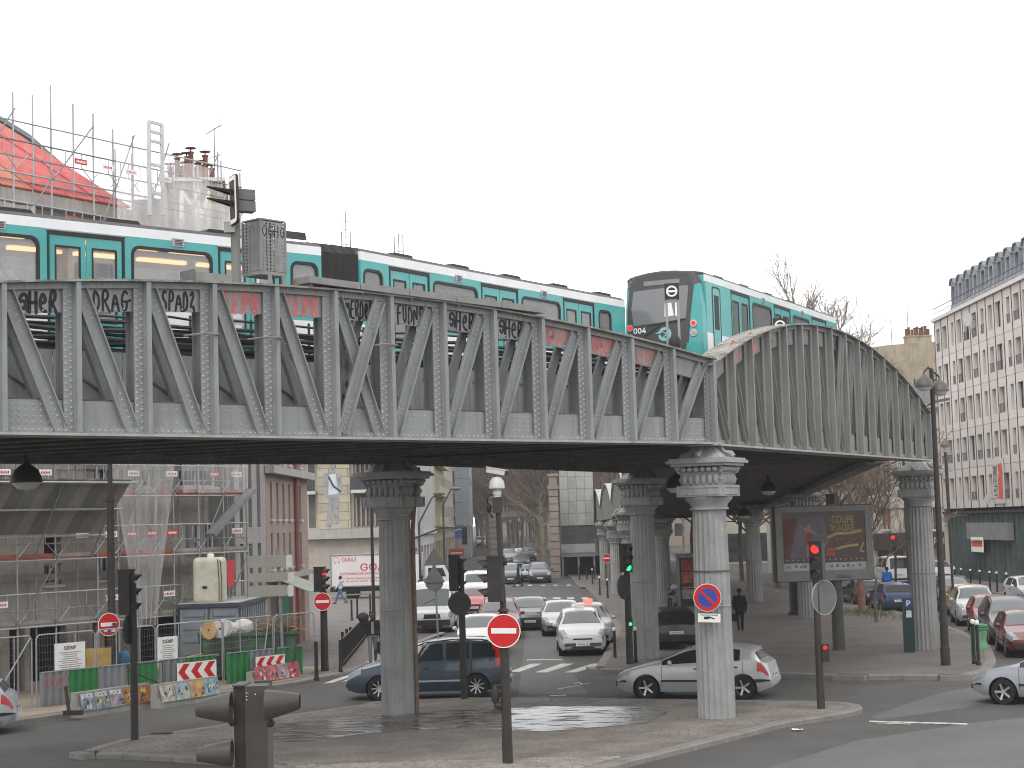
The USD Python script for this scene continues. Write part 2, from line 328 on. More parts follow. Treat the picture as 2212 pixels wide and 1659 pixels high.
# water lying in the hollows of the setts
def waterM(nm, ior, rough, bs, lo):
    return usdkit.material(stage, '/World/Looks/' + nm, {
    'g': ('geometry', {}), 'mp': ('mapping', {'scale': (0.8, 2.6, 1.0)}), 'n': ('noise_texture', {'scale': 1.6, 'detail': 6.0, 'roughness': 0.62}), 'r': ('rgb_ramp', {'ramp': [(lo, (0, 0, 0)), (lo + .08, (1, 1, 1))]}),
    'nb': ('noise_texture', {'scale': 9.0, 'detail': 3.0}), 'b': ('bump', {'strength': bs, 'distance': 0.03}), 't': ('transparent_bsdf', {}), 't2': ('transparent_bsdf', {'color': (0.5, 0.5, 0.5)}),
    'gl': ('glossy_bsdf', {'color': (1, 1, 1), 'roughness': rough}), 'fr': ('fresnel', {'IOR': ior}), 'w': ('mix_closure', {}), 'm': ('mix_closure', {})},
    [('g.position', 'mp.vector'), ('mp.vector', 'n.vector'), ('n.fac', 'r.fac'), ('g.position', 'nb.vector'), ('nb.fac', 'b.height'), ('b.normal', 'gl.normal'), ('b.normal', 'fr.normal'), ('fr.fac', 'w.fac'), ('t2.BSDF', 'w.closure1'), ('gl.BSDF', 'w.closure2'),
     ('r.color', 'm.fac'), ('t.BSDF', 'm.closure1'), ('w.closure', 'm.closure2')], surface='m.closure')
wat, wat2 = waterM('puddle_water', 1.8, .3, .55, .4), waterM('puddle_water_thin', 1.33, .1, .35, .47)
solo('puddle', sheet('', gpoly([(1090, 1531), (1180, 1526), (1390, 1527), (1450, 1536), (1400, 1562), (1180, 1580), (1090, 1578)], Z_ISL), Z_ISL + 0.006, wat), wat, kind='structure')
solo('puddle', sheet('', gpoly([(540, 1592), (600, 1562), (760, 1550), (900, 1538), (1089, 1531), (1089, 1578), (1000, 1577), (800, 1584), (640, 1604)], Z_ISL), Z_ISL + 0.006, wat2), wat2, kind='structure')
# the paved tongue under the viaduct, the left pavement, the right pavement
pen, pen_poly = paving('viaduct_pavement', None, 0.15, pave, pts=gpoly([(1283, 1445), (1600, 1452), (1830, 1458), (2090, 1458), (2140, 1446), (2152, 1425), (2142, 1395), (2080, 1362), (2000, 1336), (1930, 1318)], 0.15) + [V(17.6, 100, 0), V(16.5, 129, 0), V(4.6, 129, 0)] + gpoly([(1329, 1351), (1316, 1390)], 0.15), vis=lambda p: p[1] < 90)
lp, lp_poly = paving('left_pavement', None, 0.13, pave, pts=[V(-19.5, 38, 0)] + gpoly([(-60, 1571), (0, 1559), (330, 1516), (650, 1471), (760, 1448), (826, 1424)], 0.13) + [V(-6.3, 75, 0), V(-7.2, 90, 0), V(-7.4, 129, 0), V(-60, 129, 0), V(-60, 38, 0)], vis=lambda p: -30 < p[0] and p[1] < 100 and p[0] > -20)
rp, rp_poly = paving('right_pavement', None, 0.13, pave, pts=[V(27.5, 60, 0), V(27.0, 129, 0), V(60, 129, 0), V(60, 60, 0)], vis=lambda p: p[0] < 28 and p[1] > 70)
# the far pavements along the boulevard
for xs in ((-30, -7.4), (4.6, 17.5), (27.0, 70)):
    e = xs[1] if xs[1] < 0 else xs[0]
    b = MB(); b.grid([[(xs[0], 128.4, .115), (xs[1], 128.4, .115)], [(xs[0], 420, gz(420) + .125), (xs[1], 420, gz(420) + .125)]])
    b.beam((e, 129.4, gz(129.4) + .05), (e, 420, gz(420) + .05), 0.3, 0.16)
    solo('far_pavement', b, pave, kind='structure')

sand = M('site_sand', (.27, .23, .18), .95, .15, 1.5, bump=.3, bscale=30, tint=(.18, .155, .125), tamt=.6, tscale=1.2)
solo('site_ground', sheet('', gpoly([(-60, 1568), (0, 1556), (110, 1541), (330, 1511), (640, 1468), (700, 1440), (560, 1440), (300, 1460), (-60, 1500)], .13), .138, sand), sand, kind='structure')
# ================================================================ THE VIADUCT
steel = M('grey_bridge_paint', (0.245, 0.254, 0.257), 0.5, 0.1, 1.3, bump=0.12, bscale=18, tint=(0.19, 0.19, 0.185), tamt=0.5, tscale=0.9, streak=(0.17, 0.165, 0.155))
steel_d = M('grey_bridge_paint_dirty', (0.2, 0.197, 0.185), 0.65, 0.16, 1.6, bump=0.15, bscale=18, tint=(0.1, 0.09, 0.075), tamt=0.7, tscale=1.1, streak=(0.09, 0.08, 0.068))
steel_2 = M('grey_bridge_paint_warm', (0.225, 0.224, 0.213), 0.6, 0.1, 1.2, bump=0.12, bscale=18, tint=(0.17, 0.167, 0.155), tamt=0.5, tscale=0.7, streak=(0.16, 0.157, 0.145))
flange_m = M('flange_edge_rusty', (0.33, 0.325, 0.31), 0.7, 0.15, 3, tint=(0.13, 0.07, 0.035), tamt=0.8, tscale=1.7, tlo=0.58)
mossy = M('flange_top_weathered', (0.27, 0.265, 0.24), 0.85, 0.25, 3, bump=0.3, bscale=20, tint=(0.1, 0.1, 0.07), tamt=0.8, tscale=2.5, tlo=0.48)
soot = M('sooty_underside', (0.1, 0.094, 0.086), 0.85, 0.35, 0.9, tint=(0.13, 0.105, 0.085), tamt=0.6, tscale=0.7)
rivet_m = M('rivet_paint', (0.4, 0.4, 0.395), 0.45, 0.15, 5)
rivet_2 = M('rivet_paint_warm', (0.25, 0.245, 0.23), 0.5, 0.15, 5)
gblack = M('spray_black', (0.018, 0.018, 0.02), 0.6, 0.3, 5); gred = M('spray_red', (0.45, 0.16, 0.15), 0.65, 0.25, 4)
cable_m = M('cable_rubber', (0.022, 0.022, 0.022), 0.6, 0.3, 4); pipe_m = M('handrail_steel', (0.075, 0.072, 0.068), 0.5, 0.3, 4)
ZB = 6.55
GA, GB = V(-7.66, 30.35), V(4.6, 41.6)      # near girder of the first span
d1 = unit(GB - GA); L1 = np.linalg.norm(GB - GA) / 12
GD = V(13.9, 59.5); d2 = unit(GD - GB); L2 = np.linalg.norm(GD - GB) / 15
COLA, COLC = V(-3.1, 45.0), V(4.3, 60.4)

def arc_pts(ztop, a0, a1, n): return [(a, ztop(a)) for a in np.linspace(a0, a1, n)]
def girder(T, F, N, L, ztop, zdiag, mats, a_shift=0.0, detail=True, lower=None):
    """F.o at the first post, on the chord's underside; ztop(a): height of the top above it; zdiag(i): +1 falls away from the first post, -1 rises, 2 crossed"""
    st, fl, tp, rv = mats
    web, front, back = 0.0, 0.05, -0.32
    # flanges
    n = N * 3 + 1
    for nm, mt, w0, w1, z0, z1 in (('top_flange', tp, -0.42, 0.24, -0.002, 0.035), ('top_angle', st, -0.03, 0.09, -0.11, -0.004)):
        A = np.linspace(-0.15, N * L + 0.15, n); b = MB(); q = []
        for a in A:
            zz = ztop(min(max(a, 0), N * L)); q.append([F.p(a, zz + z0, w0), F.p(a, zz + z0, w1), F.p(a, zz + z1, w1), F.p(a, zz + z1, w0), F.p(a, zz + z0, w0)])
        b.grid(q); e = q[0][:4] + [p + F.u * 0.002 for p in q[0][:4]]; b.hexa(e); e = [p - F.u * 0.002 for p in q[-1][:4]] + q[-1][:4]; b.hexa(e)
        part(T, nm, b, mt)
    part(T, 'bottom_flange', MB().fbox(F, -0.2, N * L + 0.2, 0.0, 0.045, -0.46, 0.26), fl)
    part(T, 'bottom_angle', MB().fbox(F, -0.2, N * L + 0.2, 0.047, 0.16, 0.012, 0.06), st)
    riv = MB(); topr = []
    # posts
    for i in range(N + 1):
        a = i * L; zt = ztop(a) - 0.004; b = MB(); e = 0.2 if i in (0, N) else 0.0
        b.fbox(F, a - 0.15, a + 0.11, 0.05, zt, front, front + 0.022)
        b.fbox(F, a + 0.035, a + 0.065, 0.05, zt, front + 0.022, front + 0.17)
        b.fbox(F, a + 0.067, a + 0.125, 0.06, zt, front + 0.148, front + 0.17)
        b.fbox(F, a - 0.012, a + 0.012, 0.05, zt - 0.02, back, front - 0.001)
        b.fbox(F, a - 0.08, a + 0.08, 0.05, zt - 0.02, back - 0.02, back)
        part(T, 'post', b, st)
        zz = np.arange(0.1, zt - 0.05, 0.115)
        riv.spots(F, [(a - 0.11, z) for z in zz] + [(a - 0.01, z + 0.05) for z in zz if z + .05 < zt - .03], 0.022, front + 0.022, 0.018)
    # panels between the posts
    for i in range(N):
        a0, a1 = i * L + 0.12, (i + 1) * L - 0.16; zt0, zt1 = ztop(i * L) - 0.004, ztop((i + 1) * L) - 0.004; dep = 0.5
        top = Polygon([(a0 - .06, zt0 - dep - .02), (a1 + .06, zt1 - dep - .02), (a1 + .06, zt1), (a0 - .06, zt0)])
        part(T, 'web_plate', MB().fprism(F, top, -0.012, 0.012), st)
        part(T, 'lower_web_plate', MB().fbox(F, a0 - 0.06, a1 + 0.06, 0.047, 0.62, -0.012, 0.01), st)
        k = 6
        riv.spots(F, [(a0 + (a1 - a0) * j / k + .03, zt0 + (zt1 - zt0) * j / k - dep + .03) for j in range(k)], 0.022, 0.012, 0.018)
        riv.spots(F, [(a0 + (a1 - a0) * (j + .3) / 9, zt0 + (zt1 - zt0) * (j + .3) / 9 - .055) for j in range(9)], 0.017, 0.09, 0.012)
        riv.spots(F, [(a0 + (a1 - a0) * (j + .3) / 9, .105) for j in range(9)], 0.022, 0.06, 0.018)
        topr += [(a, ztop(a) + .035) for a in np.linspace(a0, a1, 6)]
        if detail and i % 3 != 0:
            rows = 4 if i % 4 == 2 else 2
            riv.spots(F, [(a0 + (a1 - a0) * (j + .2) / (8 if rows == 4 else 4), .24 + .1 * r if rows == 4 else .26 + .25 * r) for j in range(8 if rows == 4 else 4) for r in range(rows)], 0.019, 0.01, 0.016)
        kind = zdiag(i); b = MB()
        hi, lo = (a0 + .06, zt0 - 0.12), (a1 - .06, 0.14)
        hi2, lo2 = (a1 - .06, zt1 - 0.12), (a0 + .06, 0.14)
        def bar(b, p, q, w, c, front_bar=True):
            p, q = np.array(p), np.array(q); t = (q - p) / np.linalg.norm(q - p); nn = V(-t[1], t[0])
            poly = Polygon([p - nn * w / 2, q - nn * w / 2, q + nn * w / 2, p + nn * w / 2]); b.fprism(F, poly, c, c + 0.016)
            for s in (-1, 1):
                pl = Polygon([p + nn * (s * w / 2 - .011), q + nn * (s * w / 2 - .011), q + nn * (s * w / 2 + .011), p + nn * (s * w / 2 + .011)])
                b.fprism(F, pl, c + 0.0165 if front_bar else c - .09, c + 0.1 if front_bar else c - 0.0005)
            return p, q, t, nn
        if kind in (1, 2):
            p, q, t, nn = bar(b, hi, lo, 0.25, 0.018); part(T, 'diagonal', b, st)
            ln = np.linalg.norm(q - p); riv.spots(F, [p + t * s + nn * .05 for s in np.arange(.1, .55, .11)] + [q - t * s + nn * .05 for s in np.arange(.1, .75, .11)] + [p + t * s - nn * .06 for s in np.arange(.1, .5, .11)], 0.021, 0.034, 0.018)
            b = MB(); bar(b, hi, lo, 0.15, -0.3, False); part(T, 'diagonal', b, st)
        if kind in (-1, 2):
            b = MB(); c_ = 0.018 if kind == -1 else 0.12
            p, q, t, nn = bar(b, hi2, lo2, 0.24, c_); part(T, 'diagonal', b, st)
            if detail:
                riv.spots(F, [p + t * s + nn * .04 for s in np.arange(.1, .7, .11)] + [q - t * s + nn * .04 for s in np.arange(.1, .7, .11)] + [q - t * s - nn * .05 for s in np.arange(.1, .7, .11)], 0.021, c_ + .016, 0.018)
            b = MB(); bar(b, hi2, lo2, 0.15, -0.3, False); part(T, 'diagonal', b, st)
    b = MB()
    for a, z in topr:
        for c in (-.3, .15): b.fbox(F, a - .016, a + .016, z, z + .014, c - .016, c + .016)
    part(T, 'flange_rivets', b, rv, kind='stuff')
    part(T, 'rivets', riv, rv, kind='stuff')

# stroke letters for spray paint
LET = {'A': [[(0, 0), (.4, 1), (.8, 0)], [(.15, .35), (.65, .35)]], 'a': [[(.75, .1), (.75, .75), (.45, .95), (.05, .8), (.02, .5), (.3, .62), (.62, .45), (.3, .12), (.05, .3)]], 'H': [[(0, 0), (.05, 1)], [(.6, 0), (.6, 1)], [(0, .5), (.62, .52)]], 'E': [[(.65, .05), (.05, 0), (.05, 1), (.65, .95)], [(.05, .5), (.5, .5)]],
       'e': [[(.05, .45), (.6, .5), (.5, .85), (.2, .85), (.03, .5), (.15, .08), (.6, .05)]], 'R': [[(.05, 0), (.05, 1), (.5, 1), (.65, .78), (.5, .55), (.05, .5)], [(.25, .5), (.75, -.1)]], 'D': [[(.05, 0), (.08, 1), (.5, .9), (.68, .5), (.5, .1), (.05, 0)]], 'G': [[(.65, .85), (.4, 1), (.1, .75), (.05, .3), (.3, 0), (.6, .1), (.66, .45), (.35, .45)], [(.66, .45), (.95, .5)]],
       'S': [[(.6, .9), (.3, 1), (.08, .8), (.2, .58), (.5, .45), (.6, .22), (.35, 0), (.05, .12)]], 'Z': [[(.08, .8), (.3, 1), (.55, .8), (.3, .5), (.1, .25), (.35, .1), (.5, .3), (.7, -.25)]], 'P': [[(.08, 0), (.08, 1), (.5, .98), (.62, .75), (.45, .5), (.08, .48)]], 'L': [[(.08, 1), (.05, .02), (.6, .02)]], 'I': [[(.1, 0), (.1, 1)]], 'O': [[(.35, 0), (.08, .2), (.03, .6), (.25, .98), (.55, .9), (.68, .5), (.55, .1), (.35, 0)]],
       'M': [[(0, 0), (.1, 1), (.35, .4), (.6, 1), (.72, 0)]], 'F': [[(.1, -.1), (.12, 1), (.6, 1)], [(0, .55), (.5, .55)]], 'U': [[(.05, 1), (.05, .2), (.3, 0), (.55, .2), (.6, 1)]], 'N': [[(.03, 0), (.05, 1), (.6, .05), (.65, 1)]], 'J': [[(.2, 1), (.7, 1)], [(.48, 1), (.45, .15), (.2, 0), (.02, .2)]], 'X': [[(0, 0), (.65, 1)], [(.05, 1), (.65, 0)]], 'C': [[(.6, .85), (.3, 1), (.05, .6), (.15, .1), (.6, .1)]], 'B': [[(.05, 0), (.08, 1), (.5, .95), (.5, .6), (.1, .52), (.6, .4), (.55, .05), (.05, 0)]], 'V': [[(0, 1), (.3, 0), (.6, 1)]]}
def graffiti(T, F, a, b, word, h, w, thick, mat, c, slope=0.0, name='spray_tag'):
    m_ = MB(); adv = w / max(1, len(word)); x = a; rs = random.Random(word + str(a))
    for ch in word:
        for ln in LET[ch]:
            pts = [(x + px * adv * 1.02 + rs.uniform(-.01, .01), b + py * h + (x + px * adv - a) * slope + rs.uniform(-.012, .012)) for px, py in ln]
            if len(pts) > 2:  # round the corners
                for _ in range(2):
                    pts = [pts[0]] + [q for p0, p1 in zip(pts, pts[1:]) for q in ((p0[0] * .75 + p1[0] * .25, p0[1] * .75 + p1[1] * .25), (p0[0] * .25 + p1[0] * .75, p0[1] * .25 + p1[1] * .75))] + [pts[-1]]
            m_.stroke(F, pts, thick, c, c + 0.003)
        x += adv
    return part(T, name, m_, mat)

# ---- first span
def zt1(a): t = a / L1 - 3; return 9.45 - 0.0139 * (t - 4.0) ** 2 - ZB
S1 = GA - d1 * 3 * L1
N1 = unit(V(d1[1], -d1[0])); N2 = unit(V(d2[1], -d2[0]))
span1 = thing('viaduct_span', 'riveted grey steel span nearest the camera, sprayed with black and red tags', 'viaduct span', (*GB, 0), world=True)
F1 = Fr((*S1, ZB), (*d1, 0), (*N1, 0))
girder(span1, F1, 15, L1, zt1, lambda i: 1 if i < 7 else (2 if i == 7 else -1), (steel, flange_m, mossy, rivet_m))
w1 = np.dot(COLA - GB, -N1); F1b = Fr((*(COLA - d1 * 15 * L1), ZB), (*d1, 0), (*N1, 0))
# ---- second span
_p2 = np.polyfit([0.42, 2.62, 4.72, 7.27, 9.76, 12.57, 15.07, 17.41, 19.79], [8.59, 9.33, 9.72, 10.03, 10.14, 9.97, 9.63, 9.05, 8.33], 4)
def zt2(a): return float(np.polyval(_p2, a)) - ZB
span2 = thing('viaduct_span', 'strongly arched grey steel span curving away to the right', 'viaduct span', (*GB, 0), world=True)
F2 = Fr((*GB, ZB - 0.03), (*d2, 0), (*N2, 0))
girder(span2, F2, 15, L2, zt2, lambda i: 1 if i < 7 else (2 if i == 7 else -1), (steel_2, flange_m, mossy, rivet_2))
w2 = np.dot(COLC - GB, -N2)
def far_girder(T, p, q, ztop, N=15):
    """the girder on the other side of the tracks, plain where the trains hide it"""
    d = unit(q - p); L = np.linalg.norm(q - p) / N; F = Fr((*p, ZB - 0.06), (*d, 0), (d[1], -d[0], 0)); LL = N * L
    top = [(a, ztop(a)) for a in np.linspace(0, LL, 40)]
    part(T, 'top_flange', MB().fprism(F, Polygon(top + [(a, z - .12) for a, z in top[::-1]]), -.3, .3), steel_d)
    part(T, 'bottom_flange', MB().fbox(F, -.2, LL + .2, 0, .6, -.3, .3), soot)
    b = MB()
    for k in range(int(LL / .16)): b.fbox(F, k * .16, k * .16 + .08, -.05, 0, -.31, .31)
    part(T, 'rivet_row', b, soot, kind='stuff')
    for i in range(N + 1): part(T, 'post', MB().fbox(F, i * L - .12, i * L + .12, .6, ztop(i * L) - .1, -.1, .1), steel_d)
    for i in range(N):
        s = 1 if i < N // 2 else -1; p0 = F.p(i * L + .1, ztop(i * L) - .3 if s > 0 else .3, 0); p1 = F.p((i + 1) * L - .1, .3 if s > 0 else ztop((i + 1) * L) - .3, 0)
        part(T, 'diagonal', MB().beam(p0, p1, .14, .2), steel_d)
    for i in range(N): part(T, 'web_plate', MB().fprism(F, Polygon([(i * L + .1, ztop(i * L) - .6), ((i + 1) * L - .1, ztop((i + 1) * L) - .6), ((i + 1) * L - .1, ztop((i + 1) * L) - .1), (i * L + .1, ztop(i * L) - .1)]), -.02, .02), steel_d)
far_girder(span1, COLA - d1 * 15 * L1, COLA, zt1)
_fs = np.linalg.norm(COLC - COLA)
far_girder(span2, COLA, COLC, lambda a: zt2(a * 20.17 / _fs) * (0.9 + .0 * a), 12)
# ---- decks: cross beams, stringers, jack plates, plate parapets, cables
def deck(T, P0, Q0, P1, Q1, n, mat):
    """P near girder, Q far girder, start 0 to end 1"""
    part(T, 'deck_plate', MB().hexa([(*P0, 6.95), (*P1, 6.95), (*Q1, 6.95), (*Q0, 6.95), (*P0, 7.2), (*P1, 7.2), (*Q1, 7.2), (*Q0, 7.2)]), mat)
    for i in range(n + 1):
        p, q = P0 + (P1 - P0) * i / n, Q0 + (Q1 - Q0) * i / n; b = MB()
        b.beam((*p, 6.78), (*q, 6.78), .03, .36); b.beam((*p, 6.6), (*q, 6.6), .28, .03); part(T, 'cross_beam', b, mat)
    for s in (.12, .25, .38, .62, .75, .88):
        b = MB(); b.beam((*(P0 * (1 - s) + Q0 * s), 6.86), (*(P1 * (1 - s) + Q1 * s), 6.86), .03, .2); b.beam((*(P0 * (1 - s) + Q0 * s), 6.76), (*(P1 * (1 - s) + Q1 * s), 6.76), .16, .02); part(T, 'stringer', b, mat)
    for i in range(0, n, 3):
        p, q = P0 + (P1 - P0) * i / n, Q0 + (Q1 - Q0) * (i + 3) / n
        if i + 3 <= n: part(T, 'wind_brace', MB().beam((*p, 6.68), (*q, 6.68), .12, .03), steel_d)
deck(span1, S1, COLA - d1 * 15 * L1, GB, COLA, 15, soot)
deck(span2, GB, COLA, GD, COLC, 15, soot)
def parapet(T, p, q, n, N, z1, mat, sl=1):
    d = unit(q - p); Lp = np.linalg.norm(q - p); F = Fr((*p, 0), (*d, 0), (*N, 0)); l = Lp / n
    for i in range(n):
        b = MB(); b.fbox(F, i * l + .008, (i + 1) * l - .008, 7.0, z1, -.02, 0)
        part(T, 'parapet_plate', b, mat)
        b = MB(); b.fprism(F, Polygon([(i * l + .1, z1 - .25), (i * l + .16, z1 - .25), (i * l + l * .82, 7.3), (i * l + l * .76, 7.3)]), 0.001, .05); part(T, 'bracket', b, steel_d)  # thin dark strip standing in for the shadow line across each plate
par_m = M('parapet_lifted_grey', (.4, .41, .415), .5, .1, 1.2, tint=(.3, .3, .3), tamt=.5, streak=(.27, .265, .255))  # grey set lighter to make up for the shade the plates stand in
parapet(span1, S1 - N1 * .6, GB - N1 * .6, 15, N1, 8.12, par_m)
parapet(span2, GB - N2 * .56, GD - N2 * .56, 15, N2, 8.0, steel_d)
def services(T, p, q, N, off, zs, sag, seed):
    r = random.Random(seed); d = unit(q - p); Lp = np.linalg.norm(q - p); F = Fr((*(p - N * off), 0), (*d, 0), (*N, 0))
    for z, rad, mat in zs:
        pts = [F.p(a, z + r.uniform(-1, 1) * sag, r.uniform(-.03, .03)) for a in np.arange(0, Lp + .01, .75)]
        part(T, 'cable' if mat is cable_m else 'pipe', MB().path(pts, rad, 6), mat)
    for a in np.arange(.5, Lp, 1.4):
        b = MB(); b.tube(F.p(a, 7.9, -.12), F.p(a, 9.0 if Lp > 5 else 8.6, -.12), .028, 6)
        if r.random() < .6: b.fbox(F, a + .2, a + .5, 8.2, 8.45, -.2, -.05)
        part(T, 'cable_post', b, pipe_m)
services(span1, S1, GB, N1, 1.0, [(8.2, .06, cable_m), (8.3, .05, cable_m), (8.38, .045, pipe_m), (8.46, .035, cable_m), (8.55, .05, pipe_m), (8.62, .03, cable_m), (8.72, .04, pipe_m), (8.86, .025, pipe_m), (8.16, .08, cable_m)], .035, 5)
services(span1, S1, GB, N1, 1.3, [(8.25, .05, cable_m), (8.42, .04, cable_m), (8.66, .03, cable_m)], .06, 6)
services(span2, GB, GD, N2, 1.0, [(8.15, .05, cable_m), (8.3, .04, cable_m), (8.5, .04, pipe_m)], .04, 8)
# loops of conduit on the posts, clamps
for t in (5.0, 6.0, 8.02):
    b = MB(); a = (t - 0) * L1; b.path([F1.p(a - .5, 1.86, .05), F1.p(a - .2, 1.9, .25), F1.p(a + .12, 1.9, .25), F1.p(a + .18, 1.86, .05)], .022, 6); part(span1, 'conduit', b, steel_d)
# the tags, one word per panel as in the photograph (panel i runs from post i to post i+1; post 3 is the first in view)
for i, word, mat, th in ((2, 'aHeR', gblack, .055), (3, 'DRAG', gblack, .042), (4, 'SPADZ', gblack, .04), (5, 'LIPO', gred, .085), (6, 'LIPO', gred, .085), (7, 'MERDeS', gblack, .034), (8, 'FUDNS', gblack, .036), (9, 'aHeR', gblack, .044), (10, 'aHeR', gblack, .044), (11, 'GINJ', gred, .06), (12, 'aGENX', gred, .06), (13, 'LPO', gred, .06)):
    a = i * L1 + (.46 if i < 5 else .44 if i < 7 else .37); zt = zt1(i * L1 + .7); dz = (zt1((i + 1) * L1) - zt1(i * L1)) / L1
    a += .09 if i == 7 else 0
    w = .74 if i < 5 else .76 if i < 7 else .7
    graffiti(span1, F1, a, zt1(i * L1) - .49 + dz * .3, word, .36, w, th * 1.15, mat, .0125, dz)
graffiti(span2, F2, 1 * L2 + .3, zt2(1.5 * L2) - .5, 'O', .4, .7, .3, gred, .0125, .3); graffiti(span2, F2, 2 * L2 + .3, zt2(2.4 * L2) - .5, 'O', .4, .7, .3, gred, .0125, .25)
for k in (3, 4): graffiti(span2, F2, k * L2 + .25, zt2(k * L2) - .45, 'EM', .3, .7, .02, gblack, .0125, .1)

# ---- cast iron columns
iron = M('cast_iron_grey', (0.27, 0.275, 0.268), 0.55, 0.1, 1.5, bump=0.1, bscale=14, tint=(0.19, 0.187, 0.175), tamt=0.6, tscale=1.3, streak=(0.17, 0.165, 0.15))
iron_l = M('cast_iron_scuffed', (0.28, 0.285, 0.28), 0.6, 0.12, 2.5, bump=0.1, bscale=14, tint=(0.38, 0.385, 0.385), tamt=0.6, tscale=1.6, tlo=.56, streak=(0.19, 0.185, 0.17))
def flute(ang, prof): return 1 - 0.085 * np.abs(np.sin(ang * 10))[None] ** 0.7 * np.ones((len(prof), 1))
def column(x, y, z0, H, rz, label, group=None, shoe=True, mat=None, rs=1.0):
    mat = mat or iron
    T = thing('iron_column', label, 'column', (x, y, z0), rz, group)
    hs = H - 1.42; b = MB()
    b.lathe([(.445 * rs, -.1), (.445 * rs, .0), (.442 * rs, hs * .3), (.425 * rs, hs * .7), (.4 * rs, hs - .12)], 100, wob=flute); part(T, 'shaft', b, mat)
    part(T, 'joint_ring', MB().lathe([(.43 * rs, hs * .52), (.44 * rs, hs * .52 + .01), (.44 * rs, hs * .52 + .03), (.43 * rs, hs * .52 + .04)], 40, caps=False), mat)
    part(T, 'echinus', MB().lathe([(.4, hs - .13), (.47, hs - .11), (.47, hs - .07), (.43, hs - .05), (.45, hs + .02), (.53, hs + .1), (.57, hs + .16), (.55, hs + .2), (.3, hs + .2)], 40), mat, smooth=40)
    s = .52
    part(T, 'plaque', MB().box((0, 0, hs + .33), (2 * s + .12, 2 * s + .12, .26)).box((0, 0, hs + .21), (2 * s, 2 * s, .03)), mat)
    b = MB()
    for k in range(4):
        F = Fr((0, 0, hs + .33), (math.cos(k * math.pi / 2), math.sin(k * math.pi / 2), 0)); c = s + .06
        b.fbox(F, -.5, .5, -.09, -.075, c, c + .02); b.fbox(F, -.5, .5, .075, .09, c, c + .02); b.fbox(F, -.5, -.485, -.075, .075, c, c + .02); b.fbox(F, .485, .5, -.075, .075, c, c + .02)
    part(T, 'plaque_moulding', b, mat)
    part(T, 'capital_core', MB().box((0, 0, hs + .62), (2 * s - .06, 2 * s - .06, .34)), mat)
    gad, bd = MB(), MB()
    for k in range(4):
        F = Fr((0, 0, hs), (math.cos(k * math.pi / 2), math.sin(k * math.pi / 2), 0))
        for j in range(6):
            a = -.4 + j * .16; o = F.p(a, .6, s - .03); gad.ball(o, .075, 1, (1, 1, 1.9)); o = F.p(a, .84, s + .03); bd.ball(o, .078, 1, (1, 1, .85))
    part(T, 'gadroon', gad, mat, smooth=50); part(T, 'egg_moulding', bd, mat, smooth=50)
    vol = MB()
    for k in range(4):
        a = math.pi / 4 + k * math.pi / 2; o = V(math.cos(a), math.sin(a), 0); F = Fr(o * .76 + V(0, 0, hs + .84), (-o[1], o[0], 0))
        sp = [(0.1 * (1 - t / 14) * math.cos(t), .1 * (1 - t / 14) * math.sin(t)) for t in np.arange(0, 11, .5)]
        vol.path([V(0, 0, hs + .84) + o * (.72 + p[0]) + V(0, 0, p[1]) for p in sp], .045, 6)
        vol.path([V(0, 0, hs + .5) + o * .58, V(0, 0, hs + .62) + o * .7, V(0, 0, hs + .75) + o * .66], [.03, .07, .05], 6)
    part(T, 'volute', vol, mat, smooth=50)
    b = MB(); b.box((0, 0, hs + .95), (1.36, 1.36, .07)).box((0, 0, hs + 1.02), (1.52, 1.52, .07)).box((0, 0, hs + 1.08), (1.42, 1.42, .05)); part(T, 'abacus', b, mat)
    if shoe:
        b = MB(); hb, ht = .55, .22; z0_, z1_ = hs + 1.105, H - .02
        b.hexa([(-hb, -hb, z0_), (hb, -hb, z0_), (hb, hb, z0_), (-hb, hb, z0_), (-ht, -ht, z1_), (ht, -ht, z1_), (ht, ht, z1_), (-ht, ht, z1_)])
        for k in range(4):
            o = V(math.cos(k * math.pi / 2), math.sin(k * math.pi / 2), 0)
            b.path([o * .66 + V(0, 0, z0_ + .02), o * .6 + V(0, 0, z0_ + .1), o * .42 + V(0, 0, z0_ + .16), o * .36 + V(0, 0, z0_ + .28)], [.07, .08, .05, .03], 6)
        part(T, 'bearing_shoe', b, mat)
    return T
RZ = -math.radians(27)
colA = column(COLA[0], COLA[1], Z_ISL, ZB - Z_ISL, RZ, 'fluted iron column on the left of the island, beside a downpipe')
part(colA, 'downpipe', MB().path([(.5, .05, 0), (.5, .05, 4.6), (.55, .1, 5.4), (.62, .2, 6.2)], .055, 8), M('rusty_pipe', (0.16, 0.11, 0.08), 0.7, 0.3, 4))
colB = column(4.6, 42.0, Z_ISL, ZB - Z_ISL, RZ, 'pale fluted iron column carrying the blue and red no parking sign', mat=iron_l)
part(colB, 'wire_band', MB().lathe([(.43, 3.42), (.45, 3.43), (.45, 3.45), (.43, 3.46)], 30, caps=False), soot)
colC = column(COLC[0], COLC[1], .15, ZB - .15, RZ, 'fluted iron column between the green traffic light and the parked black car')
colD = column(13.85, 60.6, .15, ZB - .15, RZ, 'fluted iron column beside the green parking meter and tall lamp post')
GRP = 'columns carrying the viaduct farther along the boulevard'
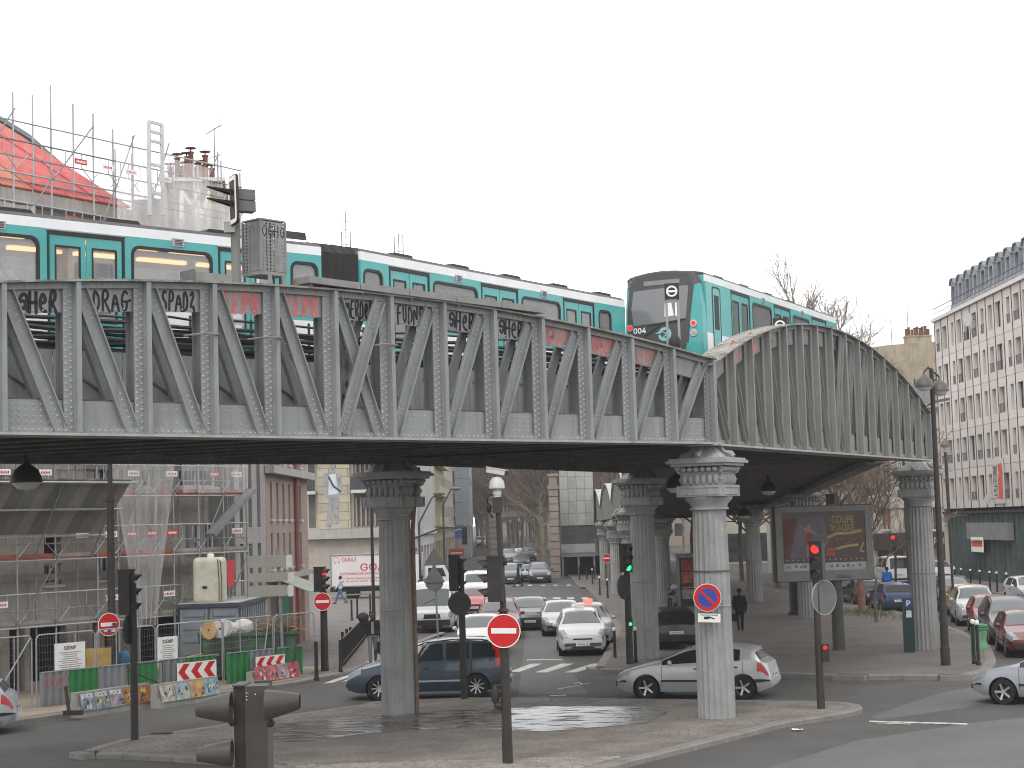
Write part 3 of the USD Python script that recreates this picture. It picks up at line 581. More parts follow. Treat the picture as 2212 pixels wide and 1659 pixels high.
for i, (x, y, H, lb) in enumerate(((5.5, 86, 5.4, 'iron column half hidden by the green traffic light, second of the inner row'), (6.45, 114.5, 4.8, 'slim far iron column right of the small no entry sign, third of the inner row'), (7.0, 141, 4.75, 'far iron column behind the small no entry sign, fourth of the inner row'), (7.3, 166, 4.7, 'farthest iron column beside the grey station box'),
                            (8.3, 101, 5.1, 'iron column close behind the black parked car and motorcycle'), (13.2, 81, 6.0, 'iron column behind the billboard post and dark bin'), (13.1, 98, 5.7, 'iron column standing left of the billboard beside the walking man in black'))):
    column(x, y, .15 + gz(y), H, 0.0, lb, GRP)
# ---- the spans that run on behind: arched plate girders seen end on
inner = [(COLC[0], COLC[1], 6.5), (5.5, 86, 5.62), (6.45, 114.5, 5.0), (7.0, 141, 4.95), (7.3, 166, 4.95), (7.5, 190, 4.95)]
for k in range(5):
    p, q = inner[k], inner[k + 1]; d = unit(V(q[0] - p[0], q[1] - p[1], 0)); Lk = math.hypot(q[0] - p[0], q[1] - p[1]); Nn = V(-d[1], d[0], 0)
    T = thing('viaduct_span', ('arched grey span directly behind the fluted column by the green light', 'largest pale arched girder seen end on behind the green traffic light', 'second pale arch of the far viaduct', 'third pale arch of the far viaduct, near the station box', 'smallest pale arch of the far viaduct beside the station box')[k], 'viaduct span', (p[0], p[1], 0), world=True)
    slope = (q[2] - p[2]) / Lk; up = V(0, 0, 1)
    hmax = (3.1, 2.5, 2.6, 2.7, 2.8)[k]
    zt = lambda a: 1.15 + (hmax - 1.15) * (1 - (2 * a / Lk - 1) ** 2)
    for side, off in (('near', 0.0), ('far', -8.0)):
        F = Fr(V(p[0], p[1], p[2]) - Nn * -off * 1.0 if False else V(p[0], p[1], p[2]) + Nn * off, d + V(0, 0, slope), Nn)
        tops = [(a, zt(a)) for a in np.linspace(0, Lk, 26)]
        part(T, 'girder_plate', MB().fprism(F, Polygon([(0, .05), (Lk, .05)] + [(a, z - .06) for a, z in tops[::-1]]), -.03, .03), steel_2)
        part(T, 'top_flange', MB().fprism(F, Polygon(tops + [(a, z - .06) for a, z in tops[::-1]]), -.3, .3), M('far_flange_pale', (0.36, 0.355, 0.34), 0.7, 0.15, 2))
        part(T, 'bottom_flange', MB().fbox(F, 0, Lk, 0, .05, -.3, .3), steel_d)
        if side == 'near':
            for i in range(15): part(T, 'post', MB().fbox(F, i * Lk / 14 - .06, i * Lk / 14 + .06, .06, zt(min(Lk, i * Lk / 14)) - .07, .031, .2), steel_2)
    b = MB(); F = Fr(V(p[0], p[1], p[2]) + Nn * -4.0, d + V(0, 0, slope), Nn); b.fbox(F, 0, Lk, .3, .6, -4, 4)
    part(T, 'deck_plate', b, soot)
# ================================================================ THE METRO TRAINS
teal = M('train_teal', (0.065, 0.335, 0.325), 0.3, 0.06, 1.5, tint=(0.065, 0.3, 0.29), tamt=0.4, tscale=.8, coat=0.3)
twhite = M('train_white', (0.72, 0.73, 0.74), 0.35, 0.05, 1.5, tint=(0.6, 0.6, 0.6), tamt=0.4, coat=0.3)
troof = M('train_roof_grey', (0.085, 0.08, 0.078), 0.7, 0.12, 2); tdark = M('train_dark', (0.03, 0.03, 0.032), 0.6, 0.2, 3); rubber = M('window_rubber', (0.02, 0.022, 0.024), 0.5, 0.1, 3)
tinter = M('train_interior', (0.68, 0.68, 0.67), 0.8, 0.3, 1.2); tseat = M('train_seat', (0.2, 0.22, 0.3), 0.8, 0.3, 3); tlight = M('train_lamp_strip', (1.0, 0.62, 0.28), 0.5, 0.02, 1, emit=2.4)
tglass = usdkit.material(stage, '/World/Looks/greyed_train_glass', {'t': ('transparent_bsdf', {'color': (.78, .78, .79)}), 'd': ('diffuse_bsdf', {'color': (.3, .295, .29)}), 'a': ('mix_closure', {'fac': .3}), 'g': ('glossy_bsdf', {'color': (.95, .97, 1), 'roughness': .03}), 'f': ('fresnel', {'IOR': 1.5}), 'm': ('mix_closure', {})},  # grey diffuse share brightens the panes in place of reflected light
    [('t.BSDF', 'a.closure1'), ('d.BSDF', 'a.closure2'), ('f.fac', 'm.fac'), ('a.closure', 'm.closure1'), ('g.BSDF', 'm.closure2')], surface='m.closure'); bellow = M('gangway_bellows', (0.028, 0.025, 0.024), 0.85, 0.2, 4, bump=.4, bscale=30)
grille = M('vent_grille', (0.35, 0.35, 0.34), 0.6, 0.1, 4)
ZR = 7.75
def rrect(a0, a1, b0, b1, r):
    return sbox(a0 + r, b0 + r, a1 - r, b1 - r).buffer(r, quad_segs=4)
def train_car(T, F, Lc, lay, cab=False):
    """F: rail level under the near side's first corner, u along the car, n outwards. lay: list of (kind, a0, a1)"""
    W = 2.44; WT, B0, B1, B2, B3 = .06, .42, 1.62, 3.09, 3.28
    wins, doors = [], []
    for k, a0, a1 in lay:
        if k == 'door': doors.append((a0, a1))
        else: wins.append((k, a0, a1))
    holes = unary_union([rrect(a0, a1, 1.74, 2.88, .16) for k, a0, a1 in wins] + [sbox(a0, .55, a1, 3.02) for a0, a1 in doors])
    side = sbox(0, B1, Lc, B2).difference(holes); low = sbox(0, B0, Lc, B1).difference(holes); upp = sbox(0, B2, Lc, B3).difference(holes)
    for pc in getattr(side, 'geoms', [side]): part(T, 'side_panel', MB().fprism(F, pc, -WT, 0), teal)
    for pc in getattr(low, 'geoms', [low]): part(T, 'lower_side_panel', MB().fprism(F, pc, -WT, 0), twhite)
    part(T, 'cant_rail', MB().fprism(F, upp, -WT, 0), twhite)
    b = MB()
    for a in (0.02, Lc - .02): b.fbox(F, a - .02, a + .02, B0, B3, -W + .1, -.062)
    part(T, 'end_wall', b, teal)
    # roof
    prof = [(0, B3), (-.12, 3.37), (-.42, 3.42), (-1.22, 3.45), (-W + .42, 3.42), (-W + .12, 3.37), (-W, B3)]
    b = MB(); b.grid([[F.p(a, z, c) for c, z in prof] for a in (0, Lc)])
    for a in (0, Lc): b.add([F.p(a, z, c) for c, z in prof], [[0, i, i + 1] for i in range(1, 6)])
    part(T, 'roof', b, troof)
    for a in np.arange(1.6, Lc - 1, 2.4): part(T, 'roof_pod', MB().fprism(Fr(F.p(a, 3.38, -.35), F.u, F.n, (0, 0, 1)), Polygon([(0, 0), (.9, 0), (.8, .1), (.1, .1)]), -1.4, .05), tdark)
    part(T, 'far_side', MB().fbox(F, 0, Lc, B0, 1.7, -W, -W + .05).fbox(F, 0, Lc, 2.9, B3, -W, -W + .05), tinter)
    b = MB()
    for k, a0, a1 in wins: b.fbox(F, a0 - .55, a0 - .0, 1.7, 2.9, -W, -W + .05)
    part(T, 'far_pillar', b, tinter)
    part(T, 'floor', MB().fbox(F, .05, Lc - .05, .95, 1.0, -W + .06, -.08), tinter); part(T, 'ceiling', MB().fbox(F, .05, Lc - .05, 3.02, 3.06, -W + .06, -.08), tinter)
    b = MB()
    for a in np.arange(.6, Lc - 1.5, 1.5):
        b.fbox(F, a, a + 1.2, 2.94, 3.0, -.62, -.5); b.fbox(F, a, a + 1.2, 2.94, 3.0, -W + .5, -W + .62)
    part(T, 'light_strip', b, tlight)
    b = MB()
    for k, a0, a1 in wins:
        if a1 - a0 > 1: 
            for s in (.25, .62): b.fbox(F, a0 + (a1 - a0) * s, a0 + (a1 - a0) * s + .42, 1.0, 2.0, -.75, -.2); b.fbox(F, a0 + (a1 - a0) * s, a0 + (a1 - a0) * s + .42, 1.0, 2.0, -W + .2, -W + .8)
    if b.v: part(T, 'seat', b, tseat)
    for k, a0, a1 in wins:
        part(T, 'window', MB().fprism(F, rrect(a0 - .02, a1 + .02, 1.72, 2.9, .17), -.04, -.03), tglass)
        part(T, 'window_seal', MB().fprism(F, rrect(a0 - .035, a1 + .035, 1.705, 2.915, .18).difference(rrect(a0 + .03, a1 - .03, 1.77, 2.85, .14)), -.028, .006), rubber)
        if a1 - a0 > 1:
            am = a0 + .58 * (a1 - a0) if k == 'win' else a0
            g = part(T, 'vent', MB().fbox(F, am - .16, am + .12, 2.97, 3.14, .001, .02), grille); b = MB()
            for j in range(4): b.fbox(F, am - .1, am + .08, 3.0 + j * .032, 3.016 + j * .032, .0205, .024)
            part(g, 'slot', b, tdark)
    for a0, a1 in doors:
        mid = (a0 + a1) / 2
        part(T, 'door_frame', MB().fprism(F, sbox(a0 - .03, .55, a1 + .03, 3.05).difference(sbox(a0 + .02, .5, a1 - .02, 2.98)), -.05, .008), rubber)
        part(T, 'door_rail', MB().fbox(F, a0 - .06, a1 + .06, 3.06, 3.085, .001, .02), grille)
        for l0, l1 in ((a0 + .03, mid - .012), (mid + .012, a1 - .03)):
            hole = sbox(l0 + .13, 1.3, l1 - .13, 2.76)
            lf = part(T, 'door_leaf', MB().fprism(F, sbox(l0, .58, l1, 2.97).difference(hole), -.05, -.012), teal)
            part(lf, 'door_window', MB().fbox(F, l0 + .12, l1 - .12, 1.28, 2.78, -.036, -.03), tglass)
            part(lf, 'window_seal', MB().fprism(F, sbox(l0 + .11, 1.28, l1 - .11, 2.78).difference(sbox(l0 + .145, 1.315, l1 - .145, 2.745)), -.028, -.006), rubber)
    for a in (2.2, Lc - 2.6):
        b = MB()
        b.fbox(F, a - 1.3, a + 1.3, .25, .55, -W + .3, -.3)
        for s in (-.9, .9): b.lathe([(.0, 0), (.46, 0), (.5, .04), (.5, .2), (.46, .24), (0, .24)], 20, F.p(a + s, .5, -.5), ax='y')
        part(T, 'bogie', b, tdark)
LAY0 = [('end', .12, .8), ('door', 1.1, 2.65), ('win', 2.85, 4.72), ('door', 4.93, 6.58), ('win', 6.8, 8.7), ('door', 8.9, 10.5), ('end', 10.8, 11.45)]
LCAR = 11.6; LAY1 = [(k, LCAR - b, LCAR - a) for k, a, b in LAY0][::-1]; LCAR2 = 12.3
# first train, on the far track: its two cars and the gangway between them
q1, q0 = V(-4.12, 38.42), V(-9.78, 33.2)
u1 = unit(q1 - q0); t1 = thing('metro_train', 'teal and white metro train with lit windows passing behind the tagged girder', 'train', (*q1, ZR), world=True)
Fc1 = Fr((*(q1 - u1 * LCAR), ZR), (*u1, 0)); train_car(t1, Fc1, LCAR, LAY1)
p0, p1 = V(-3.32, 39.16), V(3.3, 49.6); u2 = unit(p1 - p0)
Fc2 = Fr((*p0, ZR), (*u2, 0)); train_car(t1, Fc2, LCAR2, LAY0)
Fc3 = Fr((*(p0 + u2 * (LCAR + .6)), ZR), (*unit(u2 + V(-.12, 0)), 0)); 
b = MB(); rows = []
for j in range(9):
    f = j / 8; o = (q1 + u1 * .02) * (1 - f) + (p0 - u2 * .02) * f; nn = unit(V(*(Fc1.n * (1 - f) + Fc2.n * f)[:2])); e = -.06 - .03 * (j % 2)
    o = np.array([*o, ZR]); n3 = V(*nn, 0)
    rows.append([o + n3 * c + V(0, 0, z) for c, z in ((e, .5), (e, 3.2), (e - .2, 3.4), (e - .6, 3.47 + .03 * (j % 2)), (-1.9, 3.46), (-2.3, 3.3), (-2.35, .5))])
b.grid(rows); part(t1, 'gangway', b, bellow)
part(t1, 'roof_fairing', MB().grid([[np.array([*(q1 - u1 * (.2 + .0)), ZR]) + V(0, 0, z) + Fc1.n * c for c, z in ((-.25, 3.44), (-.3, 3.62), (-1.0, 3.66))], [np.array([*(q1 - u1 * 1.5), ZR]) + V(0, 0, z) + Fc1.n * c for c, z in ((-.25, 3.44), (-.3, 3.62), (-1.0, 3.66))]]), tdark)
# second train, tail towards us, on the near track of the curved span
ZR2 = 8.5
tn = P(1424, 640, 50.0)[:2]; u3 = unit(d2 + V(-.02, .02)); nr = unit(V(u3[1], -u3[0]))
t2 = thing('metro_train', 'teal metro train seen from its tail, numbered 004, rounding the curve', 'train', (*tn, ZR2), world=True)
NB = 1.25
body0 = tn + u3 * .55 + nr * 1.22
Fb = Fr((*body0, ZR2), (*u3, 0))
LAY2 = [('cabwin', .32, .33)][:0] + [('door', 2.2 + 0, 3.9), ('win', 4.2, 6.1), ('door', 6.4, 8.1), ('win', 8.4, 10.3), ('door', 10.6, 12.3), ('end', 12.65, 13.3)]
train_car(t2, Fb, 13.6, LAY2)
# cab door let into the side
part(t2, 'cab_door_frame', MB().fprism(Fb, rrect(.5, 1.2, .5, 3.0, .12).difference(rrect(.545, 1.155, .55, 2.955, .1)), .001, .012), rubber)
cd = part(t2, 'cab_door', MB().fprism(Fb, rrect(.545, 1.155, .55, 2.955, .1).difference(sbox(.64, 1.75, 1.06, 2.75)), .001, .006), teal)
part(cd, 'door_window', MB().fbox(Fb, .64, 1.06, 1.75, 2.75, .001, .004), tdark)
# nose: the body's section drawn in and raked towards the front face
def sec(s, wf, zb, zt, crown):
    o = np.array([*(tn + u3 * s), ZR2]); n3 = V(*nr, 0); h = 1.22 * wf
    return [o + n3 * x + V(0, 0, z) for x, z in ((h * .97, zb), (h, zb + .5), (h, 1.6), (h * .985, 2.4), (h * .93, zt - .25), (h * .75, zt + crown * .55), (h * .35, zt + crown * .9), (0, zt + crown), (-h * .35, zt + crown * .9), (-h * .75, zt + crown * .55), (-h * .93, zt - .25), (-h * .985, 2.4), (-h, 1.6), (-h, zb + .5), (-h * .97, zb))]
secs = [sec(.56, 1.0, .42, 3.26, .22), sec(.3, .97, .45, 3.26, .2), sec(.12, .92, .5, 3.24, .18), sec(.06, .88, .52, 3.2, .17)]
secs[2] = [p + V(*(u3 * .14 * max(0, (p[2] - ZR2 - 1.3) / 2)), 0) for p in secs[2]]
secs[3] = [p + V(*(u3 * .2 * max(0, (p[2] - ZR2 - 1.3) / 2)), 0) for p in secs[3]]
part(t2, 'nose_shell', MB().grid([r[:5] for r in secs]), teal); part(t2, 'nose_shell', MB().grid([r[10:] for r in secs]), teal); part(t2, 'nose_crown', MB().grid([r[4:11] for r in secs]), troof)
# the front face, a frame leaning back with the windscreen
fo = np.array([*(tn + u3 * .06), ZR2]); upf = unit(V(0, 0, 2.0) + V(*(u3 * .2), 0)); Ff = Fr(fo + V(0, 0, 1.3) , (*nr, 0), None, upf); Fl = Fr(fo, (*nr, 0))
hw = 1.22 * .88
part(t2, 'front_face', MB().fprism(Ff, Polygon([(-hw, 0), (hw, 0), (hw * .985, 1.1), (hw * .93, 1.68), (hw * .75, 2.0), (hw * .35, 2.06), (0, 2.08), (-hw * .35, 2.06), (-hw * .75, 2.0), (-hw * .93, 1.68), (-hw * .985, 1.1)]), -.02, .0), teal)
dk = M('cab_dark_panel', (0.06, 0.058, 0.058), 0.35, 0.1, 2); 
part(t2, 'front_mask', MB().fprism(Ff, Polygon([(-1.0, .02), (.82, .02), (.88, .9), (.98, 1.7), (.8, 2.0), (.375, 2.065), (0, 2.085), (-.375, 2.065), (-.81, 2.0), (-1.0, 1.7), (-1.06, 1.0)]), .002, .02), dk)
part(t2, 'lower_mask', MB().fprism(Fl, Polygon([(-.86, 1.295), (.76, 1.295), (.66, .95), (.3, .84), (-.4, .84), (-.76, .98)]), .002, .03), dk)
part(t2, 'lower_front', MB().fprism(Fl, Polygon([(-hw, 1.3), (hw, 1.3), (hw, .62), (hw * .9, .52), (-hw * .9, .52), (-hw, .62)]), -.02, .0), teal)
part(t2, 'bumper', MB().fprism(Fl, Polygon([(-hw, .6), (hw, .6), (hw * .9, .42), (-hw * .9, .42)]), -.05, .08), twhite)
ws = glassM('windscreen_glass', (0.35, 0.36, 0.38), .04)
wsc = usdkit.material(stage, '/World/Looks/windscreen', {'p': ('principled_bsdf', {'base_color': (0.17, 0.17, 0.178), 'roughness': 0.12, 'specular_ior_level': 0.6})}, surface='p.BSDF')
part(t2, 'windscreen', MB().fprism(Ff, Polygon([(-.86, .6), (.74, .7), (.82, 1.62), (.78, 1.68), (-.86, 1.62), (-.93, 1.1)]), .021, .026), wsc)
part(t2, 'destination_panel', MB().fprism(Ff, sbox(-.55, 1.76, .55, 1.89), .021, .025), M('destination_grey', (0.2, 0.2, 0.2), .4, .1))
part(t2, 'wiper', MB().stroke(Ff, [(-.5, .28), (.05, .62), (.72, .7)], .03, .03, .045).stroke(Ff, [(-.4, .58), (.5, .64)], .02, .03, .045), rubber)
part(t2, 'cab_paper', MB().fprism(Ff, Polygon([(.1, .8), (.38, .82), (.3, 1.2), (.1, 1.2)]), .027, .03).fprism(Ff, sbox(.42, .8, .48, 1.2), .027, .03), twhite)
wt = M('sign_white', (0.8, 0.8, 0.79), .5, .04)
part(t2, 'fleet_number', MB().text(Ff, -.86, .38, '004', .15, .021, .004), wt)
# round emblem: a pale green ring crossed by a profile line
ring = Polygon([(.2 * math.cos(t), .2 * math.sin(t)) for t in np.linspace(0, 6.28, 30)]).difference(Polygon([(.12 * math.cos(t), .12 * math.sin(t)) for t in np.linspace(0, 6.28, 30)])).difference(sbox(-.3, -.02, -.1, .02))
Fe = Fr(Ff.p(.1, .3, .022), Ff.u, None, upf)
part(t2, 'ring_emblem', MB().fprism(Fe, ring, 0, .004), M('emblem_green', (0.2, 0.5, 0.45), .4, .05)); part(t2, 'emblem_profile', MB().stroke(Fe, [(-.26, .03), (-.12, .1), (.03, .02), (.03, -.03), (-.04, -.08), (.06, -.18)], .03, .005, .008), M('emblem_blue', (0.3, 0.38, 0.5), .4, .05))
red_l = M('tail_lamp_red', (1.0, 0.015, 0.015), .4, .02, emit=1.1)
chrome = M('lamp_bezel', (0.4, 0.4, 0.4), .3, .1, metal=.7)
for a in (-.97, .97):
    for bz, mt in ((1.85, red_l), (1.58, M('head_lamp_off', (0.3, 0.3, 0.3), .15, .1))):
        part(t2, 'lamp_bezel', MB().disc(Ff, a, bz - 1.3, .105, .002, .03), chrome); part(t2, 'lamp', MB().disc(Ff, a, bz - 1.3, .065, .031, .045), mt)
b = MB(); Fk = Fr((*(tn - u3 * 1.0), 0), (*u3, 0), (*nr, 0)); b.fprism(Fr((*(tn - u3 * 1.0), 0), (*nr, 0), (*u3, 0)), Polygon([(-1.7, 7.21), (1.5, 7.21), (1.25, 8.3), (-1.4, 8.3)]), 0, 14)
part(span2, 'ballast_bed', b, M('ballast', (0.12, 0.105, 0.09), .9, .4, 14))
for a in (-.72, .72): part(span2, 'rail', MB().beam((*(tn + nr * a), 8.38), (*(tn + nr * a + u3 * 13), 8.38), .07, .15), pipe_m)
for (qa, ua) in ((q0, u1), (p0, u2)):
    na = V(ua[1], -ua[0]); o = qa - na * 1.22
    part(span1 if qa is q0 else span2, 'ballast_bed', MB().fprism(Fr((*(o - ua * 1), 0), (*na, 0), (*ua, 0)), Polygon([(-1.6, 7.21), (1.6, 7.21), (1.3, 7.6), (-1.3, 7.6)]), 0, 10), M('ballast', (0.12, 0.105, 0.09)))
    for a in (-.72, .72): part(span1 if qa is q0 else span2, 'rail', MB().beam((*(o + na * a), 7.68), (*(o + na * a + ua * 12), 7.68), .07, .15), pipe_m)
# ================================================================ BUILDINGS
def pl(F, x, y):
    """where a pixel's ray meets a facade's plane: (a, b)"""
    d = ray(x, y); o = V(0, 0, CAM_Z); t = np.dot(F.o - o, F.n) / np.dot(d, F.n); q = o + d * t - F.o
    return float(q @ F.u), float(q @ F.up)
def prect(F, x0, x1, y0, y1):
    (a0, b1), (a1, b0) = pl(F, x0, y0), pl(F, x1, y1); (a2, b3), (a3, b2) = pl(F, x0, y1), pl(F, x1, y0)
    return min(a0, a1), max(a0, a1), (b0 + b3) / 2, (b1 + b2) / 2
pane_m = M('dark_window_pane', (0.045, 0.05, 0.055), 0.12, 0.5, 0.8, spec=0.7)
pane_l = M('pale_window_pane', (0.16, 0.17, 0.17), 0.15, 0.5, 0.7, spec=0.7)
frame_w = M('window_frame_white', (0.5, 0.49, 0.47), .6, .15, 3); frame_d = M('window_frame_dark', (0.06, 0.055, 0.05), .6, .2, 3)
railing = M('balcony_iron', (0.03, 0.03, 0.032), .6, .2, 3); zinc = M('roof_zinc', (0.2, 0.212, 0.23), .5, .15, 1.2, streak=(.09, .095, .1)); slate = M('roof_slate', (0.19, 0.205, 0.228), .7, .25, 2)
pot_m = M('terracotta_pot', (0.15, 0.065, 0.045), .8, .35, 4)
def opening(T, F, a0, a1, b0, b1, dep=.18, fr=None, pm=None, bars=1, sill=None, rail=None, host=None, deep=.02):
    fr = fr or frame_w; e = min(.07, (a1 - a0) * .12); b = MB()
    b.fprism(F, sbox(a0 + .003, b0 + .003, a1 - .003, b1 - .003).difference(sbox(a0 + e, b0 + e, a1 - e, b1 - e)), -dep, -dep + .06)
    for j in range(1, bars + 1): am = a0 + (a1 - a0) * j / (bars + 1); b.fbox(F, am - e * .45, am + e * .45, b0 + e, b1 - e, -dep + .004, -dep + .05)
    w = part(host or T, 'window', b, fr)
    if w.path.count('/') < 4: part(w, 'pane', MB().fbox(F, a0 + e, a1 - e, b0 + e, b1 - e, -dep - .02, -dep), pm or pane_m)
    else: part(host, 'pane', MB().fbox(F, a0 + e, a1 - e, b0 + e, b1 - e, -dep - .02, -dep), pm or pane_m)
    if sill is not None: part(w, 'sill', MB().fbox(F, a0 - .06, a1 + .06, b0 - .09, b0 - .003, -.1, .1), sill)
    if rail:
        b = MB(); b.fbox(F, a0, a1, b0 + .55, b0 + .585, .0, .04)
        for x in np.arange(a0 + .05, a1, .2): b.fbox(F, x, x + .018, b0 + .02, b0 + .55, .01, .03)
        part(w, 'window_rail', b, rail)
    return w
def walls(T, F, W, H, wins, mat, depth=10.0, th=.35, name='wall', back=True, top=None):
    hole = unary_union([sbox(*w) for w in [(a0, b0, a1, b1) for a0, a1, b0, b1 in wins]]) if wins else Polygon()
    part(T, name, MB().fprism(F, (Polygon(top) if top else sbox(0, 0, W, H)).difference(hole), -th, 0), mat)
    if back:
        part(T, 'side_wall', MB().fbox(F, 0, .3, 0, H, -depth, -th - .003), mat); part(T, 'side_wall', MB().fbox(F, W - .3, W, 0, H, -depth, -th - .003), mat)
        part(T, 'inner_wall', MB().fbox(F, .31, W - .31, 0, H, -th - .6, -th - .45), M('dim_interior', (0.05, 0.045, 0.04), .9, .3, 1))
def chimney(T, F, a0, a1, b0, b1, c0, c1, n, mat, caps=False, host=None):
    c = part(host or T, 'chimney', MB().fbox(F, a0, a1, b0, b1, c0, c1).fbox(F, a0 - .06, a1 + .06, b1, b1 + .12, c0 - .06, c1 + .06), mat)
    for i in range(n):
        o = F.p(a0 + (a1 - a0) * (i + .5) / n, b1 + .12, (c0 + c1) / 2 + rnd.uniform(-.1, .1)); h = rnd.uniform(.45, .85); b = MB()
        b.lathe([(.13, 0), (.12, h), (.15, h), (.15, h + .06)], 8, o)
        if caps: b.lathe([(.03, h + .06), (.03, h + .22), (.26, h + .22), (.2, h + .3), (0, h + .32)], 8, o)
        part(c if not host else T, 'chimney_pot', b, pot_m)
# ---------------- left: the building under repair behind the scaffold
d3 = V(.552, .834); CORN = V(-10.77, 61.8)
FL = Fr((*(CORN - d3 * 18), 0), (*d3, 0))
plaster = M('dirty_plaster', (0.36, 0.335, 0.305), .9, .15, .7, bump=.2, bscale=8, tint=(0.26, 0.235, 0.21), tamt=.7, tscale=.6, streak=(0.22, .2, .18))
rb = thing('apartment_building', 'dirty plastered building under repair behind scaffolding, with coral red sheeted roof', 'building', (*CORN, 0), world=True)
winL = [prect(FL, *r) for r in ((92, 130, 985, 1052), (203, 236, 985, 1052), (385, 468, 985, 1052), (95, 133, 1160, 1210), (95, 133, 1217, 1263), (210, 240, 1195, 1252), (400, 466, 1130, 1190), (65, 145, 1352, 1470), (200, 212, 1345, 1440), (300, 390, 1325, 1450), (20, 55, 1353, 1500), (225, 262, 1350, 1460), (425, 470, 1250, 1290), (0, 40, 985, 1052), (290, 330, 985, 1052))]
winL = [w if w[2] > 0 else (w[0], w[1], 0.02, w[3]) for w in winL]
hi = [(a, a + 1.15, z, z + 1.9) for z in (9.6, 12.6) for a in (5.5, 8.0, 10.5, 13.0, 15.5)]
walls(rb, FL, 18, 15.6, winL + hi, plaster)
for i, w in enumerate(winL):
    if i in (3, 7, 8, 9, 10, 11): part(rb, 'dark_opening', MB().fbox(FL, w[0] + .02, w[1] - .02, w[2] + .02, w[3] - .02, -.34, -.3), M('dark_void', (0.015, 0.014, 0.013), .9, .3, 2))
    else: opening(rb, FL, *w, pm=pane_m, bars=1, sill=frame_w)
for w in hi: opening(rb, FL, *w, sill=frame_w)
part(rb, 'cornice', MB().fbox(FL, -.2, 18.2, 15.3, 15.7, .003, .45), plaster)
for z in (3.5, 7.0): part(rb, 'string_course', MB().fbox(FL, 0, 18, z, z + .2, .003, .1), plaster)
sheet_r = M('coral_roof_sheet', (0.47, 0.095, 0.095), .7, .15, 1.5, bump=.4, bscale=3, tint=(0.5, 0.26, 0.14), tamt=.8, tscale=.45, tlo=.5, streak=(0.55, .24, .2))
ridge = [FL.p(-6, 21.0, -5), FL.p(8.2, 21.0, -5)]; eave = [FL.p(-8, 15.75, .5), FL.p(14.0, 15.75, .5), FL.p(14.0, 15.75, -10.5)]
def roof_strip(name, A, B, C, D, n, mat):
    for i in range(n):
        f0, f1 = i / n + .002, (i + 1) / n - .002; q = [A + (B - A) * f0, A + (B - A) * f1, D + (C - D) * f1, D + (C - D) * f0]; up = V(0, 0, .05 if i % 2 else .02)
        part(rb, name, MB().hexa([p for p in q] + [p + up for p in q]), mat)
roof_strip('roof_sheet', eave[0], eave[1], ridge[1], ridge[0], 16, sheet_r)
roof_strip('roof_sheet', eave[1], eave[2], ridge[1], ridge[1] + V(.01, 0, 0), 8, sheet_r)
# grey gable standing behind the red roof, and the taller wall with white letters and chimney pots
gab = M('bare_gable', (0.25, 0.235, 0.21), .9, .12, 1, streak=(.17, .155, .14))
FG = Fr((*(CORN - d3 * 18 + V(-10.5, 7.5)), 0), (*d3, 0)); gt = thing('apartment_building', 'plain grey gable rising behind the red sheeted roof at the left edge', 'building', FG.o, world=True)
gp = [pl(FG, x_, y_) for x_, y_ in ((-150, 180), (0, 263), (60, 300), (158, 386), (185, 440))]
part(gt, 'gable_wall', MB().fprism(FG, Polygon([(gp[0][0], 0)] + gp + [(gp[-1][0], 0)]), -.4, 0), gab)
part(gt, 'roof', MB().fprism(FG, Polygon([(a_, b_ + .005) for a_, b_ in gp] + [(a_, b_ + .2) for a_, b_ in gp[::-1]]), -8, .1), zinc)
FW = Fr(P(352, 600, 71), (1, .12, 0)); FW.o[2] = 0; wl = thing('apartment_building', 'beige chimney wall with white painted letters above the scaffold', 'building', FW.o, world=True)
beige = M('beige_render', (0.3, 0.275, 0.22), .9, .12, .8, streak=(.2, .18, .15)); aw, _ = pl(FW, 482, 480); _, bt = pl(FW, 420, 392)
part(wl, 'wall', MB().fbox(FW, 0, aw, 0, bt, -9, 0), beige); _al, _bl = pl(FW, 285, 428); part(wl, 'lower_wall', MB().fbox(FW, _al, -.01, 0, _bl, -6, -.3), gab); part(wl, 'coping', MB().fbox(FW, -.1, aw + .1, bt, bt + .15, -9.1, .1), frame_w)
wlet = M('white_wall_paint', (0.6, 0.6, 0.58), .8, .1, 3)
for ch, a, b0, s in (('N', .75, bt - 1.45, 1.1), ('A', .85, bt - 3.0, 1.1), ('V', 1.3, bt - 1.45, 1.0)):
    part(wl, 'painted_letter', MB().stroke(FW, [(a + p[0] * s, b0 + p[1] * s) for ln in LET[ch][:1] for p in ln], .13, .002, .006), wlet)
for i, x in enumerate((366, 381, 393, 402, 411, 422, 432, 442, 455)):
    a, _ = pl(FW, x, 380); h = (.5, .9, .55, .95, 1.15, .5, .6, 1.0, .45)[i]; b = MB(); o = FW.p(a, bt + .15, -.6)
    b.lathe([(.12, 0), (.11, h), (.14, h), (.14, h + .06)], 8, o).lathe([(.03, h + .06), (.03, h + .2), (.24, h + .2), (.24, h + .22), (0, h + .26)], 10, o); part(wl, 'chimney_pot', b, pot_m)
an = thing('roof_antenna', 'tall thin television antenna on the chimney wall', 'antenna', FW.p(aw - .35, bt, -1), world=True)
galv = M('galvanised_tube', (0.36, 0.37, 0.38), .4, .12, 4, metal=.5); galv_d = M('galvanised_tube_dull', (0.22, 0.23, 0.235), .5, .15, 4, metal=.4)
o = FW.p(aw - .35, bt, -1); part(an, 'mast', MB().tube(o, o + V(0, 0, 2.45), .025, 6), galv_d)
b = MB(); b.tube(o + V(-.35, 0, 2.2), o + V(.3, .1, 2.6), .022, 6)
for k in range(6): q = o + V(-.35 + k * .13, 0, 2.2 + k * .08); b.tube(q + V(0, -.25, -.1), q + V(0, .25, .1), .012, 4)
